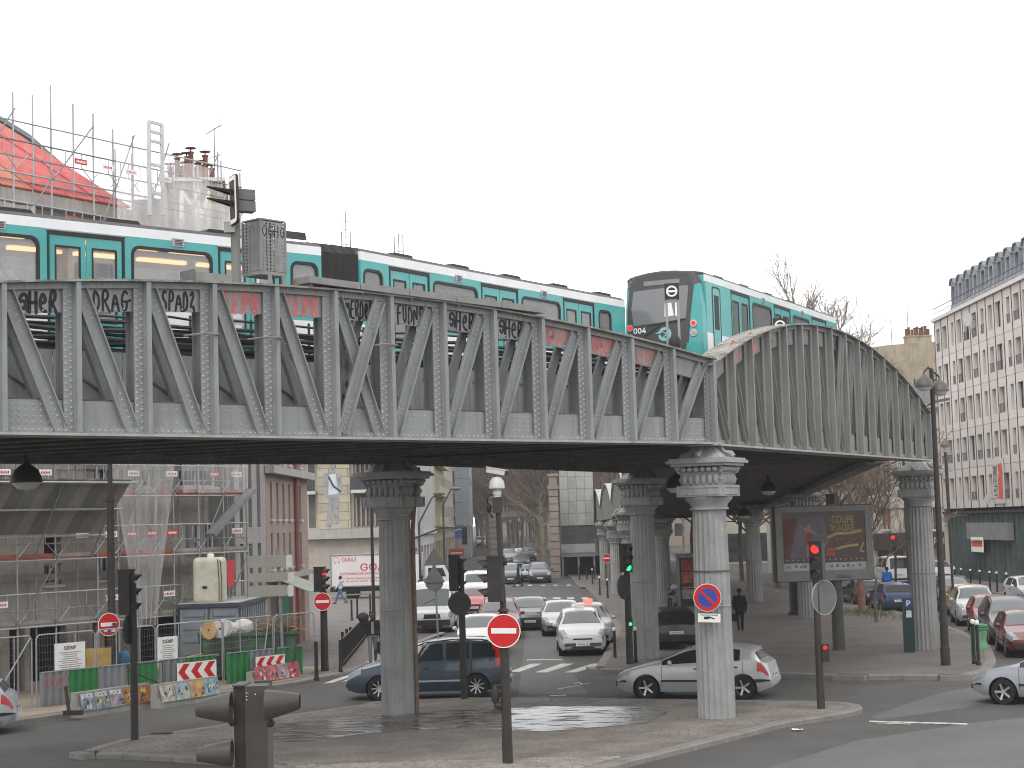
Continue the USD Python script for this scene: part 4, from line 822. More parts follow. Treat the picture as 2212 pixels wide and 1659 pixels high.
b.tube(o + V(.28, 0, 2.1), o + V(.28, 0, 2.95), .01, 4); part(an, 'aerial', b, galv_d)
b = MB(); b.tube(o + V(-.4, 0, 1.2), o + V(.28, 0, 1.3), .012, 4).tube(o + V(-.25, -.3, 1.05), o + V(.25, .3, 1.4), .012, 4); part(an, 'aerial', b, galv_d)
# ---------------- the scaffold
sc = thing('scaffolding', 'tube scaffolding with red planks, netting and sheet canopy along the building under repair', 'scaffolding', FL.o, world=True)
plank_r = M('red_plank', (0.34, 0.105, 0.075), .8, .2, 3, tint=(.3, .2, .16), tamt=.5); plank_g = M('grey_plank', (0.3, 0.27, 0.24), .8, .2, 3)
net_m = usdkit.material(stage, '/World/Looks/debris_net', {'t': ('transparent_bsdf', {}), 'd': ('diffuse_bsdf', {'color': (0.55, 0.54, 0.53)}), 'l': ('translucent_bsdf', {'color': (0.55, 0.54, 0.53)}), 'a': ('mix_closure', {'fac': .4}), 'g': ('geometry', {}), 'mp': ('mapping', {'scale': (3, 3, .5)}), 'n': ('noise_texture', {'scale': 1.5, 'detail': 3.0}), 'r': ('rgb_ramp', {'ramp': [(.3, (.15,) * 3), (.7, (.5,) * 3)]}), 'm': ('mix_closure', {})},
                        [('g.position', 'mp.vector'), ('mp.vector', 'n.vector'), ('n.fac', 'r.fac'), ('d.BSDF', 'a.closure1'), ('l.BSDF', 'a.closure2'), ('r.color', 'm.fac'), ('t.BSDF', 'm.closure1'), ('a.closure', 'm.closure2')], surface='m.closure')
XS = [5.2, 7.0, 8.4, 9.9, 11.6, 12.5, 13.4, 14.2, 15.0, 16.2, 17.4, 18.6]; lifts = [2.15, 4.15, 6.1, 8.1, 10.1, 12.1, 14.1, 16.0]
for x in XS:
    for c in (.35, 1.25):
        zt = (18.6 if x < 12 else 17.6) + rnd.uniform(-.3, .5); part(sc, 'standard', MB().tube(FL.p(x, 0.12, c), FL.p(x + rnd.uniform(-.05, .05), zt, c), .032, 6), galv)
for li, z in enumerate(lifts):
    for i in range(len(XS) - 1):
        a0, a1 = XS[i], XS[i + 1]
        for h, r in ((0, .03), (.5, .022), (1.0, .026)):
            part(sc, 'ledger', MB().tube(FL.p(a0, z + h, 1.28), FL.p(a1, z + h, 1.28), r, 6), galv if h != .5 else galv_d)
        part(sc, 'ledger', MB().tube(FL.p(a0, z, .35), FL.p(a1, z, .35), .026, 6), galv_d)
        if not (li == 2 and i < 3) and li < 7:
            b = MB(); b.fbox(FL, a0 + .05, a1 - .05, z + .03, z + .08, .4, 1.22); part(sc, 'plank', b, plank_r if (li == 1 and i < 8) or (li == 2 and i > 4) else plank_g)
            part(sc, 'toe_board', MB().fbox(FL, a0 + .05, a1 - .05, z + .08, z + .2, 1.21, 1.235), plank_r if (li == 1 and i < 8 and i != 3) or (li == 2 and i > 4 and i % 3) else plank_g)
        if (i + li) % 2 == 0: part(sc, 'brace', MB().tube(FL.p(a0, z, 1.31), FL.p(a1, z + 2, 1.31), .024, 6), galv_d)
        for s in (.3, .7):
            a = a0 + (a1 - a0) * s; part(sc, 'guard_post', MB().path([FL.p(a, z + 1, 1.3), FL.p(a, z + .55, 1.3), FL.p(a + (.5 if s > .5 else -.5) * .9, z + .12, 1.32)], .018, 5), galv)
        if rnd.random() < .42:
            a = a0 + (a1 - a0) * rnd.uniform(.3, .6); red = rnd.random() < .4; tg = part(sc, 'tag_board', MB().fbox(FL, a, a + .5, z + .64, z + .82, 1.312, 1.325), M('tag_red', (.5, .06, .05), .6, .1) if red else wt)
            part(tg, 'tag_mark', MB().fprism(FL, unary_union([sbox(a + .06 + j * .065, z + .69, a + .1 + j * .065, z + .75 + .02 * (j % 2)) for j in range(6)]), 1.326, 1.33), wt if red else M('tag_red', (.5, .06, .05)), kind='stuff')
for z in (17.0, 17.6):
    for i in range(len(XS) - 1): part(sc, 'ledger', MB().tube(FL.p(XS[i], z, 1.28), FL.p(XS[i + 1], z, 1.28), .026, 6), galv)
part(sc, 'brace', MB().tube(FL.p(4.6, 16.9, 1.4), FL.p(8.6, 12, 1.4), .04, 6), galv_d)
# rubbish-chute like sloping channel, hoist mast, canopy of corrugated sheets
c0 = FL.p(*pl(FL, 470, 1062), 1.6); c1 = FL.p(*pl(FL, 380, 1158), 1.6)
part(sc, 'sloping_beam', MB().beam(c0, c1, .4, .12), galv_d)
hm = [FL.p(*pl(FL, x, 480), 1.8) for x in (240, 269)]; ht = pl(FL, 250, 283)[1]
for p in hm: part(sc, 'hoist_rail', MB().beam(p, V(p[0], p[1], ht), .12, .12), M('white_hoist_rail', (.5, .5, .5), .5, .1))
for f in (.25, .55, .8, .9, 1): z = hm[0][2] + (ht - hm[0][2]) * f; part(sc, 'hoist_rung', MB().beam(V(*hm[0][:2], z), V(*hm[1][:2], z), .06, .1), M('white_hoist_rail', (.5, .5, .5)))
shm = [M('canopy_sheet_a', (0.17, .165, .15), .6, .15, 2), M('canopy_sheet_b', (.215, .205, .185), .6, .15, 2), M('canopy_sheet_c', (.135, .13, .118), .6, .15, 2)]
for i in range(17):
    a = 3.2 + i * .5; b = MB(); q0_, q1_ = FL.p(a, 4.95, 1.35), FL.p(a, 6.55, 2.75)
    for k in range(1): b.hexa([q0_, q0_ + FL.u * .48, q1_ + FL.u * .48, q1_] + [p + V(0, 0, .02 + .015 * (i % 2)) for p in (q0_, q0_ + FL.u * .48, q1_ + FL.u * .48, q1_)])
    b.beam(q0_ + V(0, 0, .03), q1_ + V(0, 0, .03), .04, .05); part(sc, 'canopy_sheet', b, shm[i % 3])
for f in (0, .5, 1.0): part(sc, 'canopy_rail', MB().tube(FL.p(2.8, 4.92 + 1.6 * f - .05, 1.35 + 1.4 * f + .03), FL.p(11.9, 4.92 + 1.6 * f - .05, 1.35 + 1.4 * f + .03), .035, 6), galv)
for a in (4, 6.5, 9, 11.3): part(sc, 'canopy_strut', MB().tube(FL.p(a, 4.2, 1.3), FL.p(a, 6.4, 2.6), .03, 6), galv_d)
def net(a0, a1, b0, b1, c, g0=1.0, g1=1.0, seed=0):
    r = random.Random(seed); m, n = 9, 16; rows = []
    for j in range(m):
        f = j / (m - 1); g = g0 + (g1 - g0) * f; am = (a0 + a1) / 2
        rows.append([FL.p(am + (a0 + (a1 - a0) * i / (n - 1) - am) * g, b0 + (b1 - b0) * f, c + .08 * math.sin(i * 1.9 + seed) + r.uniform(-.03, .03)) for i in range(n)])
    part(sc, 'net', MB().grid(rows), net_m)
net(11.8, 15.2, 8.0, 1.9, 1.45, 1.0, .25, 1); net(15.2, 18.6, 16.2, 6.2, 1.42, 1, 1, 2); net(3.5, 6.2, 4.9, 1.6, 1.42, 1, .5, 3); net(12.3, 16.8, 17.4, 12.6, 1.5, 1, .9, 9); net(3, 9, 15, 8, 1.42, 1, 1, 4); net(12.2, 15.0, 16.5, 11.2, 1.46, .7, 1, 5); net(4, 7, 5, 2.2, 1.5, 1, .4, 6)
net(3, 12, 8.2, 6.2, .3, 1, 1, 7)
bn = MB(); Fb_ = Fr(FL.p(17.6, 0, 1.5), FL.u); z0 = pl(Fr(FL.p(17.6, 0, 1.5), FL.u), 495, 1268)[1]
Fb2 = Fr(FL.p(0, 0, 1.55), FL.u); _a0, _a1, _b0, _b1 = prect(Fb2, 487, 508, 1212, 1268)
bt_ = solo('red_banner', MB().fprism(Fb2, Polygon([(_a0, _b1), (_a1, _b1 + .04), (_a1 - .05, _b0 + .03), (_a0 + .08, _b0)]), 0, .01), M('banner_red', (.5, .06, .06), .7, .15, 3), 'red cloth banner tied to the scaffold beside the white tank', 'banner')
# ---------------- concrete and pink buildings after the corner
conc = M('pale_concrete', (0.36, 0.35, 0.33), .85, .1, .8, streak=(.22, .21, .19)); FC = Fr((-10.2, 64.0, 0), (.45, .893, 0))
cb = thing('corner_building', 'pale concrete corner building with tall narrow slots', 'building', FC.o, world=True)
slots = [(a, a + .22, z, z + 2.6) for z in (1.8, 5.0, 8.2) for a in (.3, .85, 1.4)]
walls(cb, FC, 1.95, 11.6, slots, conc, depth=5); 
for s in slots: part(cb, 'slot_pane', MB().fbox(FC, s[0], s[1], s[2], s[3], -.32, -.28), pane_m)
part(cb, 'roof', MB().fbox(FC, -.1, 2.05, 11.603, 11.8, -5, .1), zinc)
pk = M('pink_render', (0.33, 0.25, 0.22), .9, .1, .7, tint=(.26, .2, .175), tamt=.5, streak=(.24, .185, .16)); o = FC.p(1.97, 0, 0); FP = Fr(o, (.02, 1, 0)); LP = 11.2
pkb = thing('apartment_building', 'pink rendered building with narrow windows and a red downpipe', 'building', o, world=True)
pw = [(1.0 + i * 1.55, 1.5 + i * 1.55, z, z + h) for z, h in ((3.4, 1.35), (5.3, 1.4), (7.5, 1.9), (10, 1.4)) for i in range(6)]
shop = [(.8, 3.2, .1, 2.6), (3.6, 6.4, .1, 2.6), (6.9, 9.8, .1, 2.6)]
walls(pkb, FP, LP, 12, pw + shop, pk, depth=5)
for w in pw: opening(pkb, FP, *w, bars=0, sill=frame_w, dep=.25)
part(pkb, 'cornice', MB().fbox(FP, -.1, LP + .1, 7.0, 7.3, .003, .35), conc); part(pkb, 'cornice', MB().fbox(FP, -.1, LP + .1, 2.95, 3.15, .003, .3), conc); part(pkb, 'roof', MB().fbox(FP, -.1, LP + .1, 12.003, 12.2, -5, .3), zinc)
part(pkb, 'downpipe', MB().tube(FP.p(7.2, .2, .12), FP.p(7.2, 12, .12), .1, 8), M('red_pipe', (.27, .13, .11), .6, .15))
for w, c in zip(shop, ((.25, .26, .245), (.03, .17, .11), (.4, .05, .045))): part(pkb, 'shop_shutter', MB().fbox(FP, w[0] + .01, w[1] - .01, w[2], w[3], -.2, -.15), M('shutter_%d' % int(c[0] * 100 + c[1] * 1000), c, .6, .2, 3))
part(pkb, 'awning', MB().hexa([FP.p(.6, 3.0, .31), FP.p(5, 3.0, .31), FP.p(5, 2.5, 1.5), FP.p(.6, 2.5, 1.5)] + [FP.p(a, z + .04, c) for a, z, c in ((.6, 3.0, .31), (5, 3.0, .31), (5, 2.5, 1.5), (.6, 2.5, 1.5))]), M('awning_pale_green', (.33, .37, .31), .8, .15))
# ---------------- the stone building with the painted figure, across the side street
stone = M('cream_stone', (0.42, 0.38, 0.29), .9, .08, .6, bump=.15, bscale=6, tint=(.34, .31, .24), tamt=.5, tscale=.5); stone_b = M('cream_stone_b', (.455, .41, .315), .9, .08, .6, bump=.15, bscale=6); stone_c = M('cream_stone_c', (.39, .355, .28), .9, .08, .6, bump=.15, bscale=6)
FM = Fr(P(664, 1134, 138.0), (1, 0, 0)); FM.o[2] = 0; mu = thing('apartment_building', 'cream stone building with a pasted figure and curved dark balconies', 'building', FM.o, world=True)
am0, am1 = pl(FM, 686, 1100)[0], pl(FM, 757, 1100)[0]; zl = pl(FM, 720, 1150)[1]; wid = pl(FM, 850, 1100)[0]
part(mu, 'core_wall', MB().fbox(FM, 0, wid, 0, 12.6, -8, -.3), stone_c); part(mu, 'ground_floor', MB().fbox(FM, 0, wid, 0, zl - .5, -.297, .1), M('beige_base', (.36, .32, .28), .9, .1))
part(mu, 'ledge', MB().fbox(FM, -.2, wid + .3, zl - .5, zl + .25, -.29, .7), conc)
z = zl + .26; r = 0
while z < 12.4:
    x = am0 - (0 if r % 2 else .6)
    while x < am1:
        a0, a1 = max(x, am0), min(x + 1.5, am1)
        if a1 - a0 > .15: part(mu, 'stone_block', MB().fbox(FM, a0 + .015, a1 - .015, z + .012, z + .66, -.29, rnd.uniform(-.01, .015)), rnd.choice((stone, stone_b, stone_c)))
        x += 1.5
    z += .675; r += 1
for z in (zl + .3, zl + 3.1, zl + 5.9):
    for (a0, a1) in ((.0, am0 - .1), (am1 + .15, wid)):
        part(mu, 'balcony_slab', MB().fbox(FM, a0, a1, z + 2.7, z + 2.95, -.29, 1.0), frame_w); 
        if z > zl + .5: part(mu, 'balcony_screen', MB().fbox(FM, a0, a1, z + .15, z + 1.2, .92, .98), M('balcony_screen_dark', (.045, .05, .055), .5, .2))
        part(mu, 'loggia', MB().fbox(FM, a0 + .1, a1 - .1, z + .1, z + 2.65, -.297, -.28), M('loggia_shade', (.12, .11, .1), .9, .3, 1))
    for k in range(9): a = am1 + .4 + k * .36; part(mu, 'shutter_slat', MB().fbox(FM, a, a + .12, z + .1, z + 2.4, -.27, -.1), M('slat_beige', (.3, .27, .23), .8, .15))
for k in range(5): part(mu, 'ground_window', MB().fbox(FM, 4.4 + k * .5, 4.6 + k * .5, 1.9, 2.9, .101, .12), pane_m)
FMu = Fr(FM.p((am0 + am1) / 2 - .1, zl + .4, .02), FM.u)
fig = part(mu, 'pasted_figure', MB().fprism(FMu, Polygon([(-.55, .1), (-.3, 2.2), (-.75, 2.6), (-.65, 4.2), (-.2, 4.3), (.0, 4.6), (.25, 4.3), (.65, 4.1), (.8, 3.2), (.5, 2.4), (.45, .3), (.1, .3), (.0, 1.9), (-.1, .1)]), 0, .006), M('paste_grey', (.3, .3, .3), .9, .3, 1.5))
part(fig, 'pasted_shirt', MB().fprism(FMu, Polygon([(-.35, 2.5), (-.2, 4.15), (.3, 4.15), (.45, 2.6)]), .007, .01), M('paste_white', (.55, .56, .58), .9, .15, 2)); part(fig, 'pasted_sash', MB().stroke(FMu, [(-.25, 3.9), (.1, 3.2), (.6, 2.8)], .16, .011, .014), M('paste_blue', (.05, .06, .16), .8, .2)); part(fig, 'pasted_head', MB().disc(FMu, .05, 4.75, .24, .0, .006), M('paste_grey', (.3, .3, .3)))
part(mu, 'roof', MB().fbox(FM, -.2, wid + .2, 12.603, 12.8, -8, .3), zinc)
# ---------------- the left side of the boulevard, house after house
def street_house(x, y0, y1, H, mat, label, bay=2.4, floors=4, zg=4.2, fh=3.2, pil=False, balc=None, side=-1, shop=None, fr=None):
    g = gz((y0 + y1) / 2); F = Fr((x, y0, g), (0, 1, 0)) if side < 0 else Fr((x, y1, g), (0, -1, 0)); W = y1 - y0
    T = thing('apartment_building', label, 'building', (x, y0 if side < 0 else y1, g), world=True)
    n = max(1, int(W / bay)); wins = [((i + .5) * W / n - .55, (i + .5) * W / n + .55, zg + f * fh + .7, zg + f * fh + 2.6) for f in range(floors) for i in range(n)]
    doors = [((i + .12) * W / max(1, n // 2), (i + .88) * W / max(1, n // 2), .1, 3.0) for i in range(max(1, n // 2))]
    walls(T, F, W, H, wins + doors, mat, depth=9)
    for w in wins: opening(T, F, *w, bars=1, sill=frame_w, fr=fr)
    for k, w in enumerate(doors): part(T, 'shop_front', MB().fbox(F, w[0] + .01, w[1] - .01, w[2], w[3], -.28, -.2), (shop or [pane_m])[k % len(shop or [1])])
    part(T, 'cornice', MB().fbox(F, -.1, W + .1, zg - .2, zg + .1, .003, .3), mat); part(T, 'eaves', MB().fbox(F, -.1, W + .1, H - .3, H + .05, .003, .5), mat)
    part(T, 'roof', MB().fprism(Fr(F.o, -F.n, -F.u), Polygon([(-.3, H + .06), (9, H + .06), (9, H + 1.6), (1.5, H + 1.6)]), -W, 0), zinc)
    if pil:
        for i in range(n + 1): part(T, 'pilaster', MB().fbox(F, min(W - .4, i * W / n - .15 if i else .02), min(W, i * W / n + .25 if i else .4), zg + .11, H - .31, .003, .16), mat)
    if balc:
        for f in range(floors): part(T, 'balcony', MB().fbox(F, .5, W - .5, zg + f * fh + .3, zg + f * fh + 1.3, .003, .7), balc)
    return T
wh_r = M('white_render', (.55, .54, .53), .85, .07, .6, streak=(.42, .41, .4)); ye_r = M('yellow_render', (.47, .42, .28), .85, .08, .6, streak=(.36, .32, .22)); cr_r = M('cream_render', (.42, .39, .33), .85, .1, .6, streak=(.3, .27, .23)); gr_r = M('grey_render', (.3, .29, .27), .9, .12, .6, streak=(.2, .19, .18))
redshop = M('shop_red', (.4, .05, .05), .6, .2); 
street_house(-8.5, 141, 152, 17, wh_r, 'white building with blank gable wall at the side street corner', bay=6)
street_house(-8.3, 152.3, 178, 17.5, wh_r, 'white building with ornate vertical pilasters on the left of the boulevard', pil=True, shop=[pane_m, redshop])
street_house(-8.4, 178.3, 205, 19, ye_r, 'yellow building with banded balconies left of the boulevard', balc=ye_r, shop=[pane_m, redshop])
street_house(-8.3, 205.3, 235, 18, cr_r, 'sooty cream house with dark balconies, beyond the yellow one', balc=None, shop=[pane_m, redshop], fr=frame_d)
street_house(-9.4, 252, 278, 19, ye_r, 'pale yellow house just behind the tall grey sheeted block', balc=railing)
gs = thing('sheeted_building', 'tall block wrapped in pale grey scaffold sheeting far along the boulevard', 'building', (*P(986, 1134, 237)[:2], gz(237)), world=True); Fs = Fr((*P(984, 1134, 237)[:2], gz(237)), (1, 0, 0)); ws_ = pl(Fs, 1017, 1134)[0]
sheetg = M('grey_sheeting', (.3, .32, .34), .8, .1, .6, streak=(.22, .24, .26))
for k in range(7): part(gs, 'sheeting', MB().fbox(Fs, 0, ws_, 4.2 + k * 3.2, 7.36 + k * 3.2, -14, .1 + .03 * (k % 2)), sheetg)
part(gs, 'base', MB().fbox(Fs, .1, ws_ - .1, 0, 4.19, -14, 0), gr_r)
street_house(-8.6, 281, 330, 20, gr_r, 'dim grey house at the far left end of the boulevard', bay=4)
# ---------------- the station box, its rusticated stone pier and the bridge pier far behind
st_stone = M('pier_stone', (.26, .215, .18), .9, .12, 1, tint=(.24, .19, .15), tamt=.5); st_dark = M('pier_joint', (.11, .09, .075), .9, .1)
def quoin_pier(px, Y, wpx, ztop, label, n, label2=None):
    k = 3800 / Y; x = P(px, 1134, Y)[0]; w = wpx / k; g = gz(Y); T = thing('stone_pier', label, 'pier', (x, Y, g))
    part(T, 'core', MB().box((0, 0, ztop / 2), (w * .92, w * .92, ztop)), st_dark); h = ztop / n
    for i in range(n): part(T, 'stone_course', MB().box((0, 0, h * (i + .5)), (w * (1.0 if i % 2 else .95), w * (1.0 if i % 2 else .95), h * .86)), st_stone)
    part(T, 'cap', MB().box((0, 0, ztop + .15), (w * 1.2, w * 1.2, .3)).box((0, 0, ztop + .7), (w * .85, w * .85, .8)).box((0, 0, ztop + 1.2), (w * 1.15, w * 1.15, .22)), st_stone)
quoin_pier(1197, 150, 20, 7.6, 'brown stone pier with deep joints beside the station box', 12)
quoin_pier(1068, 245, 22, 6.8, 'pale banded stone pier carrying the far bridge', 9)
sb = thing('station_building', 'grey panelled station stair box with glazing below, beside the stone pier', 'station', (*P(1247, 1134, 152)[:2], 0), world=True)
FS = Fr(P(1211, 1134, 152), (1, 0, 0)); FS.o[2] = 0; sw = pl(FS, 1284, 1134)[0]
pan = [M('station_panel_a', (.33, .325, .31), .6, .1), M('station_panel_b', (.36, .355, .335), .6, .1), M('station_panel_c', (.305, .3, .29), .6, .1)]
zb = pl(FS, 1247, 1135)[1]; ztp = pl(FS, 1247, 1003)[1]; part(sb, 'core', MB().fbox(FS, .05, sw - .05, 2.4, ztp - .05, -4, -.06), M('station_core', (.08, .08, .08), .9, .2))
nx, nz = 4, 5
for i in range(nx):
    for j in range(nz): part(sb, 'panel', MB().fbox(FS, i * sw / nx + .012, (i + 1) * sw / nx - .012, zb + (ztp - zb) * j / nz + .012, zb + (ztp - zb) * (j + 1) / nz - .012, -.055, 0), rnd.choice(pan))
z1_, z2_ = pl(FS, 1247, 1175)[1], zb
part(sb, 'glazing', MB().fbox(FS, .06, sw - .06, z1_, z2_ - .05, -.5, -.4), M('station_glass', (.1, .12, .12), .2, .3)); 
for i in range(12): part(sb, 'mullion', MB().fbox(FS, sw * (i + .5) / 12 - .03, sw * (i + .5) / 12 + .03, z1_, z2_ - .05, -.39, -.32), galv_d)
zz = pl(FS, 1247, 1194)[1]; part(sb, 'fascia', MB().fbox(FS, 0, sw, zz, z1_, -.5, 0), pan[0]); part(sb, 'lintel', MB().fbox(FS, 0, sw, zz - .35, zz - .003, -.5, -.05), galv_d)
part(sb, 'hall_back', MB().fbox(FS, 0, sw + 5, 0, zz - .36, -4, -3.8), M('dark_void', (.015, .014, .013)))
for a in (.1, sw * .5, sw - .1): part(sb, 'door_post', MB().fbox(FS, a - .08, a + .08, 0, zz - .36, -.4, -.2), galv_d)
for i in range(14):
    f = i / 13
    if i < 13: a = sw * f
br = thing('footbridge', 'low stone balustrade bridge far down the boulevard', 'bridge', (2, 250, gz(250)), world=True); FB = Fr((-2.5, 250, gz(250)), (1, 0, 0))
part(br, 'deck', MB().fbox(FB, 0, 9, 5.2, 6.0, -3, 0), gr_r); part(br, 'parapet', MB().fbox(FB, 0, 9, 6.9, 7.2, -.3, 0), gr_r)
for i in range(18): part(br, 'baluster', MB().fbox(FB, i * .5 + .15, i * .5 + .35, 6.003, 6.897, -.22, -.05), gr_r)
# ---------------- right: long white block
wp = [M('white_panel_a', (.56, .51, .475), .8, .05, .5), M('white_panel_b', (.585, .535, .5), .8, .05, .5), M('white_panel_c', (.535, .49, .455), .8, .05, .5)]
joint = M('panel_joint', (.035, .03, .03), .8, .2); WBL = 40.0
FR = Fr((31.0, 128, 0), (0, -1, 0)); wb = thing('apartment_building', 'long white panelled apartment block with grey dormers and green ribbed ground floor', 'building', (31, 128, 0), world=True)
Z0, FH, NF, BAY = 5.0, 2.72, 5, 2.0; ZC = Z0 + FH * NF
part(wb, 'backing_wall', MB().fbox(FR, .05, WBL, Z0 - .2, ZC, -12, -.32), joint)
part(wb, 'end_wall', MB().fbox(FR, -.02, .05, 0, ZC, -12, 0), wp[0])
rw = random.Random(11)
for i in range(int(WBL / BAY)):
    wide = [.95, 1.25, .7, 1.2, 1.3, 1.15, .75][i % 7]; off = [.5, .2, .8, .35, .3, .4, .7][i % 7]
    for f in range(NF):
        b0 = Z0 + f * FH; win = sbox(i * BAY + off, b0 + .5, i * BAY + off + wide, b0 + 2.15)
        pn = part(wb, 'panel', MB().fprism(FR, sbox(i * BAY + .03, b0 + .012, (i + 1) * BAY - .03, b0 + FH - .012).difference(win), -.3, 0), rw.choice(wp))
        if i * BAY < 34:
            opening(wb, FR, i * BAY + off, i * BAY + off + wide, b0 + .5, b0 + 2.15, dep=.26, pm=rw.choice([pane_l, pane_l, pane_m, M('curtain_pane', (.33, .3, .275), .5, .2), M('curtain_pane', (.33, .3, .275))]), fr=M('frame_beige', (.42, .39, .36), .6, .1) if rw.random() < .7 else frame_d, rail=railing if rw.random() < .4 else None, bars=1 if wide > .9 else 0)
for i in range(int(WBL / BAY) + 1): part(wb, 'joint_strip', MB().fbox(FR, i * BAY - .04, i * BAY + .04, Z0, ZC, -.1, .03), joint)
part(wb, 'cornice', MB().fbox(FR, -.1, WBL, ZC + .003, ZC + .25, -.5, .2), wp[1]); part(wb, 'mansard', MB().fprism(Fr(FR.o, -FR.n, -FR.u), Polygon([(.5, ZC + .26), (12, ZC + .26), (12, ZC + 2.7), (1.4, ZC + 2.7)]), -WBL, -2.2), slate)
part(wb, 'gutter_rail', MB().fbox(FR, 0, WBL, ZC + .95, ZC + 1.0, .02, .06).fbox(FR, 0, WBL, ZC + .6, ZC + .63, .02, .06), railing)
for i in range(1, int(WBL / BAY)):
    a = i * BAY + .5; F_ = Fr(FR.p(a, ZC + .26, -.7), FR.u); dm = part(wb, 'dormer', MB().fprism(F_, Polygon([(0, 0), (1.25, 0), (1.25, 2.1), (.95, 2.45), (.3, 2.45), (0, 2.1)]).difference(sbox(.22, .3, 1.03, 1.95)), -1.6, .0), slate if i % 2 else M('dormer_zinc', (.23, .245, .27), .6, .2))
    part(dm, 'dormer_top', MB().fprism(F_, Polygon([(-.08, 2.1), (.28, 2.5), (.97, 2.5), (1.33, 2.1), (1.33, 2.16), (.99, 2.57), (.26, 2.57), (-.08, 2.16)]), -1.6, .12), zinc); part(dm, 'dormer_pane', MB().fbox(F_, .22, 1.03, .3, 1.95, -.5, -.4), pane_m)
part(wb, 'head_beam', MB().fbox(FR, 0, WBL, Z0 - .35, Z0 - .2, -.3, .1), joint)
gcol = M('green_ribbed_cladding', (.06, .085, .075), .4, .25, .8, tint=(.1, .12, .11), tamt=.5)
part(wb, 'shopfront_wall', MB().fbox(FR, 1.2, WBL, 0, Z0 - .36, -1.2, -1), M('dark_void', (.015, .014, .013)))
for i in range(26):
    a = 1.4 + i * 1.2; part(wb, 'ribbed_column', MB().lathe([(.42, .1), (.42, Z0 - .37)], 12, FR.p(a, 0, -.45)), gcol)
part(wb, 'canopy', MB().fbox(FR, 7.2, 17.5, 2.9, 4.0, -.1, .25), M('canopy_grey', (.2, .2, .2), .6, .15))
sg = part(wb, 'square_sign', MB().fbox(FR, *prect(FR, 2107, 2134, 1160, 1192), .26, .32), wt)
a0, a1, b0, b1 = prect(FR, 2107, 2134, 1160, 1192); red_s = M('sign_red', (.55, .1, .06), .6, .08); blk = M('sign_black', (.02, .02, .02), .6, .1)
part(sg, 'sign_print', MB().fbox(FR, a0 + .12, a1 - .12, b0 + .35, b0 + .75, .321, .325), red_s); part(sg, 'sign_letters', MB().text(FR, a0 + .12, b1 - .42, 'PLATEFORME', .22, .321, .004, width=a1 - a0 - .24), blk)
a0, a1, b0, b1 = prect(FR, 2146, 2171, 1000, 1078); sgn = thing('vertical_banner', 'tall orange and white LA PLATEFORME banner on the white block', 'banner', FR.p(a0, b0, 0), world=True)
part(sgn, 'board', MB().fbox(FR, a0 - .15, a1 + .25, b0 - .3, b1 + .3, .04, .07), wp[2]); part(sgn, 'orange_field', MB().fprism(FR, Polygon([(a0 + (a1 - a0) * .5, b0), (a1 - .1, b0), (a1 - .1, b0 + (b1 - b0) * .6), (a1 + .1, b0 + (b1 - b0) * .7), (a1 - .15, b1), (a0 + .5 * (a1 - a0), b1 - .1), (a0 + .6 * (a1 - a0), b0 + (b1 - b0) * .7), (a0 + (a1 - a0) * .5, b0 + (b1 - b0) * .6)]), .071, .075), red_s)
Fv = Fr(FR.p(a0 + .42 * (a1 - a0), b0 + .05, .072), (0, 0, 1), FR.n, -FR.u); part(sgn, 'letters', MB().text(Fv, 0, 0, 'LA PLATEFORME', .4 * (a1 - a0), 0, .004, width=(b1 - b0) * .92), blk)
dish = [(2085, 742), (2030, 985)]
for i, (x, y) in enumerate(((2107, 690), (2037, 1025), (2150, 1078))):
    a, b_ = pl(FR, x, y); T = thing('satellite_dish', ('white satellite dish high on the white block', 'white satellite dish at the left end of the white block', 'small white dish low on the white block near the orange banner')[i], 'dish', FR.p(a, b_, .0), world=True)
    r = (.4, .38, .25)[i]; Fd = Fr(FR.p(a, b_, .5), (.5, -.8, 0)); part(T, 'reflector', MB().fprism(Fd, Polygon([(r * math.cos(t), r * 1.15 * math.sin(t)) for t in np.linspace(0, 6.2, 22)]), 0, .05), M('dish_grey', (.45, .45, .45), .6, .08)); part(T, 'arm', MB().tube(FR.p(a, b_, 0), FR.p(a, b_, .5), .04, 6), galv_d)
# ---------------- behind: beige chimney building, café corner, pale block behind the trees
FBg = Fr(P(1888, 1134, 152), (1, .05, 0)); FBg.o[2] = 0; bg = thing('apartment_building', 'stained beige party wall with a row of red chimney pots', 'building', FBg.o, world=True)
wbg = pl(FBg, 2030, 800)[0]; hb1, hb2 = pl(FBg, 1892, 752)[1], pl(FBg, 2000, 738)[1]; stain = M('stained_party_wall', (.33, .28, .2), .9, .12, .6, tint=(.16, .13, .1), tamt=.8, tscale=.5, tlo=.5, streak=(.14, .12, .1))
part(bg, 'wall', MB().fprism(FBg, Polygon([(0, 0), (wbg, 0), (wbg, hb2), (2, hb2 - .2), (0, hb1)]), -10, 0), stain); a0, a1 = pl(FBg, 1962, 740)[0], pl(FBg, 2016, 740)[0]
chimney(bg, FBg, a0, a1, hb2 - .1, hb2 + .5, -1.5, -.4, 9, stain)
part(bg, 'mast', MB().tube(FBg.p(a0 + .6, hb2, -2), FBg.p(a0 + .6, hb2 + 3.5, -2), .04, 5).tube(FBg.p(a0 - .9, hb2, -2), FBg.p(a0 - .9, hb2 + 2.2, -2), .04, 5), galv_d)
graffiti(bg, FBg, pl(FBg, 1960, 830)[0], pl(FBg, 1960, 850)[1], 'NOC', 1.2, 3.0, .12, gblack, .005, 0, 'roof_scrawl')
FCf = Fr(P(1690, 1134, 140), (1, .0, 0)); FCf.o[2] = 0; cf = thing('cafe_building', 'cream corner building with a dark brown café front and gilt lettering', 'building', FCf.o, world=True)
